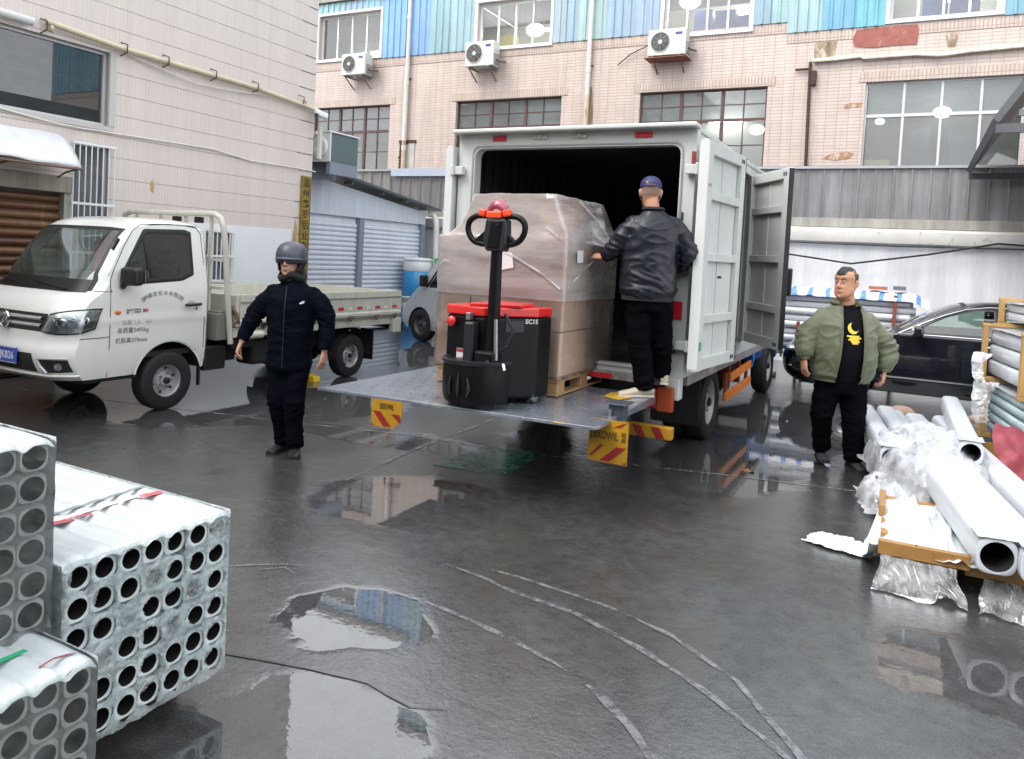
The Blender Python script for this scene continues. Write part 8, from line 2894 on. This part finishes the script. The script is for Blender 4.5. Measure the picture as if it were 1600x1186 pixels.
# front pallet of yellow timber with a white sheet
fp = thing('timber_pallet', 'yellow timber pallet under the white sheet and the long tubes', 'pallet', (.35, 5.35, 0), R(1))
o = MB().box(-.43, .02, -.575, -.535, .155, .235).build('front_board', WDK, fp, local=True, bevel=.005)
MB().box(.0, .95, -.53, -.49, .115, .185).build('front_board', WDK, fp, local=True, bevel=.005)
MB().box(-.42, .95, .52, .56, .13, .20).build('back_board', WDK, fp, local=True, bevel=.005)
MB().box(-.44, -.40, .20, .60, .155, .225).build('side_board', WDK, fp, local=True, bevel=.005)
for yy in (-.35, -.1, .15, .4):
    MB().box(-.42, .95, yy - .05, yy + .05, .13, .152).build('deck_board', WDK, fp, local=True, bevel=.003)
for xx in (-.41, .1, .62):
    for yy in (-.53, .0, .5):
        MB().box(xx, xx + .09, yy, yy + .09, 0, .129).build('block', TIM, fp, local=True, bevel=.004)
bp_ = thing('timber_pallet', 'dark rear pallet in shadow under the bubble film', 'pallet', (.3, 6.9, 0), R(6))
for yy in (-.5, 0, .5):
    MB().box(-.5, .7, yy - .05, yy + .05, .10, .13).build('deck_board', TIM, bp_, local=True)
    for xx in (-.5, .05, .6):
        MB().box(xx, xx + .09, yy - .05, yy + .05, 0, .099).build('block', TIM, bp_, local=True)
for yy in (-.55, .5):
    MB().box(-.5, .7, yy, yy + .06, .131, .225).build('bearer', TIM, bp_, local=True)
# white sheet on the front pallet
SHEET = pm('wet_white_sheet', (.62, .665, .665), .34, var=.06, vs=4, bump=.2, bs=10, coat=.35, coat_r=.15)


def sheet_f(u, v):
    # u left -> right, v near -> far
    xa = -.10 + .02 * v
    xb = .47 - .10 * v
    x = xa + (xb - xa) * u
    y = 4.76 + 1.14 * v + .02 * math.sin(u * 5)
    z = .185 + .0 * u
    ridge = 1 - abs(noise.noise(V(u * 2.6, v * 2.2, 6))) * 2
    z += .018 * noise.noise(V(u * 4, v * 3, 1)) + .030 * max(0, ridge) ** 4
    z += .05 * math.exp(-((u - .42 - .25 * (1 - v)) / .035) ** 2) * (.3 + .7 * v)
    z += .035 * math.exp(-((u - .75) / .03) ** 2) * v
    if v < .06:
        z -= .0
    # left wing droops to the ground around mid-length
    if u < .22:
        k = (.22 - u) / .22
        w = math.exp(-((v - .36) / .30) ** 2)
        x -= .07 * k * w
        z -= (.17 * k ** 1.2) * w
    if u > .85 and v < .2:
        z += .05 * (u - .85) / .15 * (1 - v / .2)
        x += .06 * (u - .85) / .15
    z = max(z, .012)
    return V(x, y, z + .045 * max(0, 1 - v / .05) * (u < .55) * .8)


tag(MB().grid(sheet_f, 80, 70).build('white_sheet', SHEET, smooth=120, fixn=False, loc=(.2, 5.3, .18)), 'wet white plastic sheet creased over the yellow timber pallet', 'plastic sheet')
crumple('plastic_scrap', 'white plastic scrap lying alone on the wet ground left of the pallet', -.285, 5.21, .20, .10, .035, .0, -14, 21, SHEET, 40, 26, 'plastic sheet', .02, .5)
CC = glass('clear_crumple', (.97, .97, .98), .0, rough=.3, film=.16, film_col=(.85, .85, .87), wave=.25, wscale=6, fscale=11, lo=.1, hi=3.2, fmap=(1, 1, .4))


def skirt_film(label, xa, xb, yt, zt, yb, seed):
    def f(u, v):
        k = v ** .8
        fold = noise.noise(V(u * 7 + seed + v * 1.5, v * 1.2, 0))
        fold2 = 1 - abs(noise.noise(V(u * 15 + seed - v * 3, v * 2.0, 4))) * 2
        k *= .75 + .5 * noise.noise(V(u * 3.1 + seed, 7, 0)) + .25
        x = xa + (xb - xa) * u + .09 * (v - .2) * (u - .35) + .03 * fold
        y = yt + (yb - yt) * k - .035 * fold * v - .010 * max(0, fold2) ** 2
        z = max(.010 + .006 * abs(fold), zt * max(0, 1 - k) ** 1.1 + .012 * fold2 * (1 - v) * v + .008 * fold)
        return V(x, y, z)
    m = MB().grid(f, 70, 40)
    return tag(m.build('clear_film', CC, smooth=120, fixn=False, loc=(xa, yt, 0)), label, 'plastic film')


skirt_film('crumpled clear film spilling from the front of the timber pallet', -.06, .33, 4.755, .16, 4.60, 3)
skirt_film('crumpled clear film hanging under the ends of the long tubes at the right edge', .44, .80, 4.79, .13, 4.58, 9)

# ================================================================== stack of long white tubes by the wall with striped tarp
rk = thing('tube_stack', 'long stack of shiny white tubes lying along the white wall behind the man', 'tube stack', (-1.5, 13.5, .3))
TWH = pm('tube_bright', (.72, .74, .76), .25, var=.12, vs=3, coat=.5, coat_r=.1)
src = None
for i in range(9):
    for j_ in range(5):
        loc = (rnd.uniform(-.05, .05) + (0.0 if i < 8 else -.05), j_ * .118 - .25 + (i % 2) * .05, .10 + i * .112)
        if src is None:
            src = MB().lathe([(.001, 0), (.053, 0), (.056, .01), (.056, 3.3), (.053, 3.31), (.001, 3.31)], (-1.75, 0, 0), (1, 0, 0), 14).build('tube', TWH, rk, local=True, smooth=45)
            src.location = loc
        else:
            inst(src, rk, loc)
for xx in (-1.45, -.1, 1.28):
    MB().box(xx, xx + .06, -.40, .40, -.03, .04).build('bearer', FRr, rk, local=True)
    for yy in (-.36, .36):
        MB().box(xx, xx + .05, yy, yy + .05, -.3, -.031).build('leg', FRr, rk, local=True)
        MB().box(xx, xx + .05, yy, yy + .04, .041, 1.12 if xx > 1 else .6).build('upright', pm('rack_red', (.30, .07, .05), .6, var=.4, vs=6), rk, local=True)
MB().box(-1.75, -.6, -.33, -.30, .78, .83).build('black_strap', BLK, rk, local=True)
# striped tarp
def stripe_mat():
    m = bpy.data.materials.new('striped_tarp')
    m.use_nodes = True
    nt = m.node_tree
    nt.nodes.clear()
    o = nt.nodes.new('ShaderNodeOutputMaterial')
    b = nt.nodes.new('ShaderNodeBsdfPrincipled')
    nt.links.new(b.outputs[0], o.inputs[0])
    tc = nt.nodes.new('ShaderNodeTexCoord')
    sx = nt.nodes.new('ShaderNodeSeparateXYZ')
    nt.links.new(tc.outputs['Object'], sx.inputs[0])
    nz = _noise(nt, tc.outputs['Object'], 5, 3)
    a = nt.nodes.new('ShaderNodeMath')
    a.operation = 'MULTIPLY_ADD'
    nt.links.new(nz, a.inputs[0])
    a.inputs[1].default_value = .09
    nt.links.new(sx.outputs[0], a.inputs[2])
    c = nt.nodes.new('ShaderNodeMath')
    c.operation = 'MULTIPLY'
    nt.links.new(a.outputs[0], c.inputs[0])
    c.inputs[1].default_value = 3.9
    d = nt.nodes.new('ShaderNodeMath')
    d.operation = 'FRACT'
    nt.links.new(c.outputs[0], d.inputs[0])
    r = _ramp(nt, d.outputs[0], [(0, (.72, .74, .77)), (.34, (.72, .74, .77)), (.38, (.10, .25, .62)), (.62, (.10, .25, .62)), (.66, (.72, .74, .77)), (.80, (.70, .55, .56)), (.90, (.72, .74, .77))])
    r.node.color_ramp.interpolation = 'LINEAR'
    nt.links.new(r, b.inputs['Base Color'])
    b.inputs['Roughness'].default_value = .45
    return m


TP = stripe_mat()
def tarp_f(u, v):
    x = -1.72 + 3.42 * u
    a = PI * (v * 1.0)
    y = -.36 * math.cos(a) * (1.05)
    z = 1.07 + .09 * math.sin(a) ** .5 + .025 * noise.noise(V(u * 22, v * 4, 2)) - .04 * (1 - math.sin(a))
    if u > .93:
        z -= .10 * ((u - .93) / .07) ** 2
        x += .06 * (u - .93) / .07
    return V(x, y, z)


o = MB().grid(tarp_f, 120, 16)
to = tag(o.xf(Matrix.Translation((-1.5, 13.5, .3))).build('striped_tarp', TP, smooth=80, fixn=False, loc=(-1.5, 13.5, 1.3)), 'blue and white striped tarp over the stack of white tubes', 'tarpaulin')
tag(MB().box(-.58, -.32, 13.25, 13.45, 1.49, 1.54).build('orange_board', pm('board_orange', (.42, .16, .09), .7), loc=(-.45, 13.3, 1.49)), 'orange-brown board lying on the striped tarp', 'board')
tag(MB().box(-.24, -.06, 13.25, 13.45, 1.50, 1.56).build('grey_block', pm('block_grey', (.16, .16, .19), .6), loc=(-.15, 13.3, 1.5)), 'dark grey block lying on the striped tarp beside the orange board', 'block')
tag(MB().box(-1.05, -.93, 13.25, 13.4, 1.49, 1.55).build('red_block', pm('block_red', (.36, .10, .09), .6), loc=(-1, 13.3, 1.49)), 'dull red block on the striped tarp just left of the man in green', 'block')
t = thing('striped_roll', 'blue striped plastic roll standing behind the open side door of the truck', 'roll', (-1.42, 12.9, 0))
MB().tube([(-1.62, 12.9, .42), (-1.52, 12.9, .62), (-1.40, 12.88, .80)], [.07, .085, .06], 14).build('roll_body', pm('roll_white', (.6, .65, .75), .4), t, smooth=60)
m = MB()
for k in range(6):
    p = V(-1.62, 12.9, .42).lerp(V(-1.40, 12.88, .80), .12 + k * .15)
    dd = V(.22, -.02, .38).normalized()
    m.tube([p, p + dd * .03], [.089, .089], 14)
stuff(m.build('roll_stripes', pm('stripe_blue', (.02, .06, .30), .4), t))
t = thing('road_stand', 'pinkish steel stand on a small concrete foot beside the open side door', 'stand', (-2.0, 13.0, 0))
MB().box(-2.02, -1.97, 12.98, 13.03, .06, .62).build('post', pm('stand_pink', (.55, .28, .27), .6, var=.3, vs=9), t)
MB().box(-1.93, -1.90, 12.98, 13.01, .06, .62).build('post', pm('stand_white', (.6, .6, .6), .6), t)
MB().box(-2.12, -1.85, 12.9, 13.1, 0, .06).build('foot', pm('stand_foot', (.35, .25, .2), .7), t, bevel=.015)
# small yellow wedge and dark lump near the pickup's rear wheel
t = thing('wheel_chock', 'yellow chock lying by the rear wheel of the pickup', 'chock', (-6.66, 7.46, 0))
MB().prism([(-6.76, 0), (-6.56, 0), (-6.58, .07), (-6.74, .09)], 'y', 7.40, 7.52).build('chock_body', pm('chock_yellow', (.75, .50, .03), .5), t, bevel=.005)
# mop-like wet debris strip on ground near the car
for i, (x, y, w_, h_) in enumerate(((.0, 10.6, .16, .10), (.85, 10.9, .14, .07), (-.35, 10.75, .10, .08))):
    tag(MB().sphere((x, y, h_ * .3), (w_, .08, h_), 12, 8).build('stone', pm('stone_tan' if i != 2 else 'stone_dark', (.36, .25, .19) if i != 2 else (.05, .045, .045), .5, var=.3, vs=8), loc=(x, y, 0), smooth=80),
        ['tan stone on the ground below the driver\'s door of the black car', 'second tan stone below the rear door of the black car', 'dark stone under the front wing of the black car'][i], 'stone')

# ================================================================== unseen building added behind the camera to darken reflections and low sky light
ws = thing('added_dark_building', 'unseen grey building with dark open bays, added behind the camera to darken reflections', 'building', (0, -9, 0))
WSM = pm('added_building_wall', (.30, .30, .29), .7, var=.2, vs=1, world=True)
holes = [(-13, -8.5, 0, 4.2), (-7, -2, 0, 4.6), (-.5, 4.5, 0, 4.6), (6, 10.5, 0, 4.2)]
mw = wall_with_holes(-16, 13, 0, 6.5, holes, 0, .3)
mw.xf(Matrix.Translation((0, -7.5, 0)) @ Matrix.Diagonal((1, -1, 1, 1)))
mw.build('wall', WSM, ws, fixn=False)  # front wall of the added unseen building
build_each(MB().box(-16, 13, -15, -14.8, 0, 6.5).box(-16, -15.8, -14.8, -7.8, 0, 6.5).box(12.8, 13, -14.8, -7.8, 0, 6.5), 'rear_wall', DARKROOM, ws)
MB().box(-16.3, 13.3, -15.2, -6.9, 6.5, 6.7).build('roof', PLAST, ws)
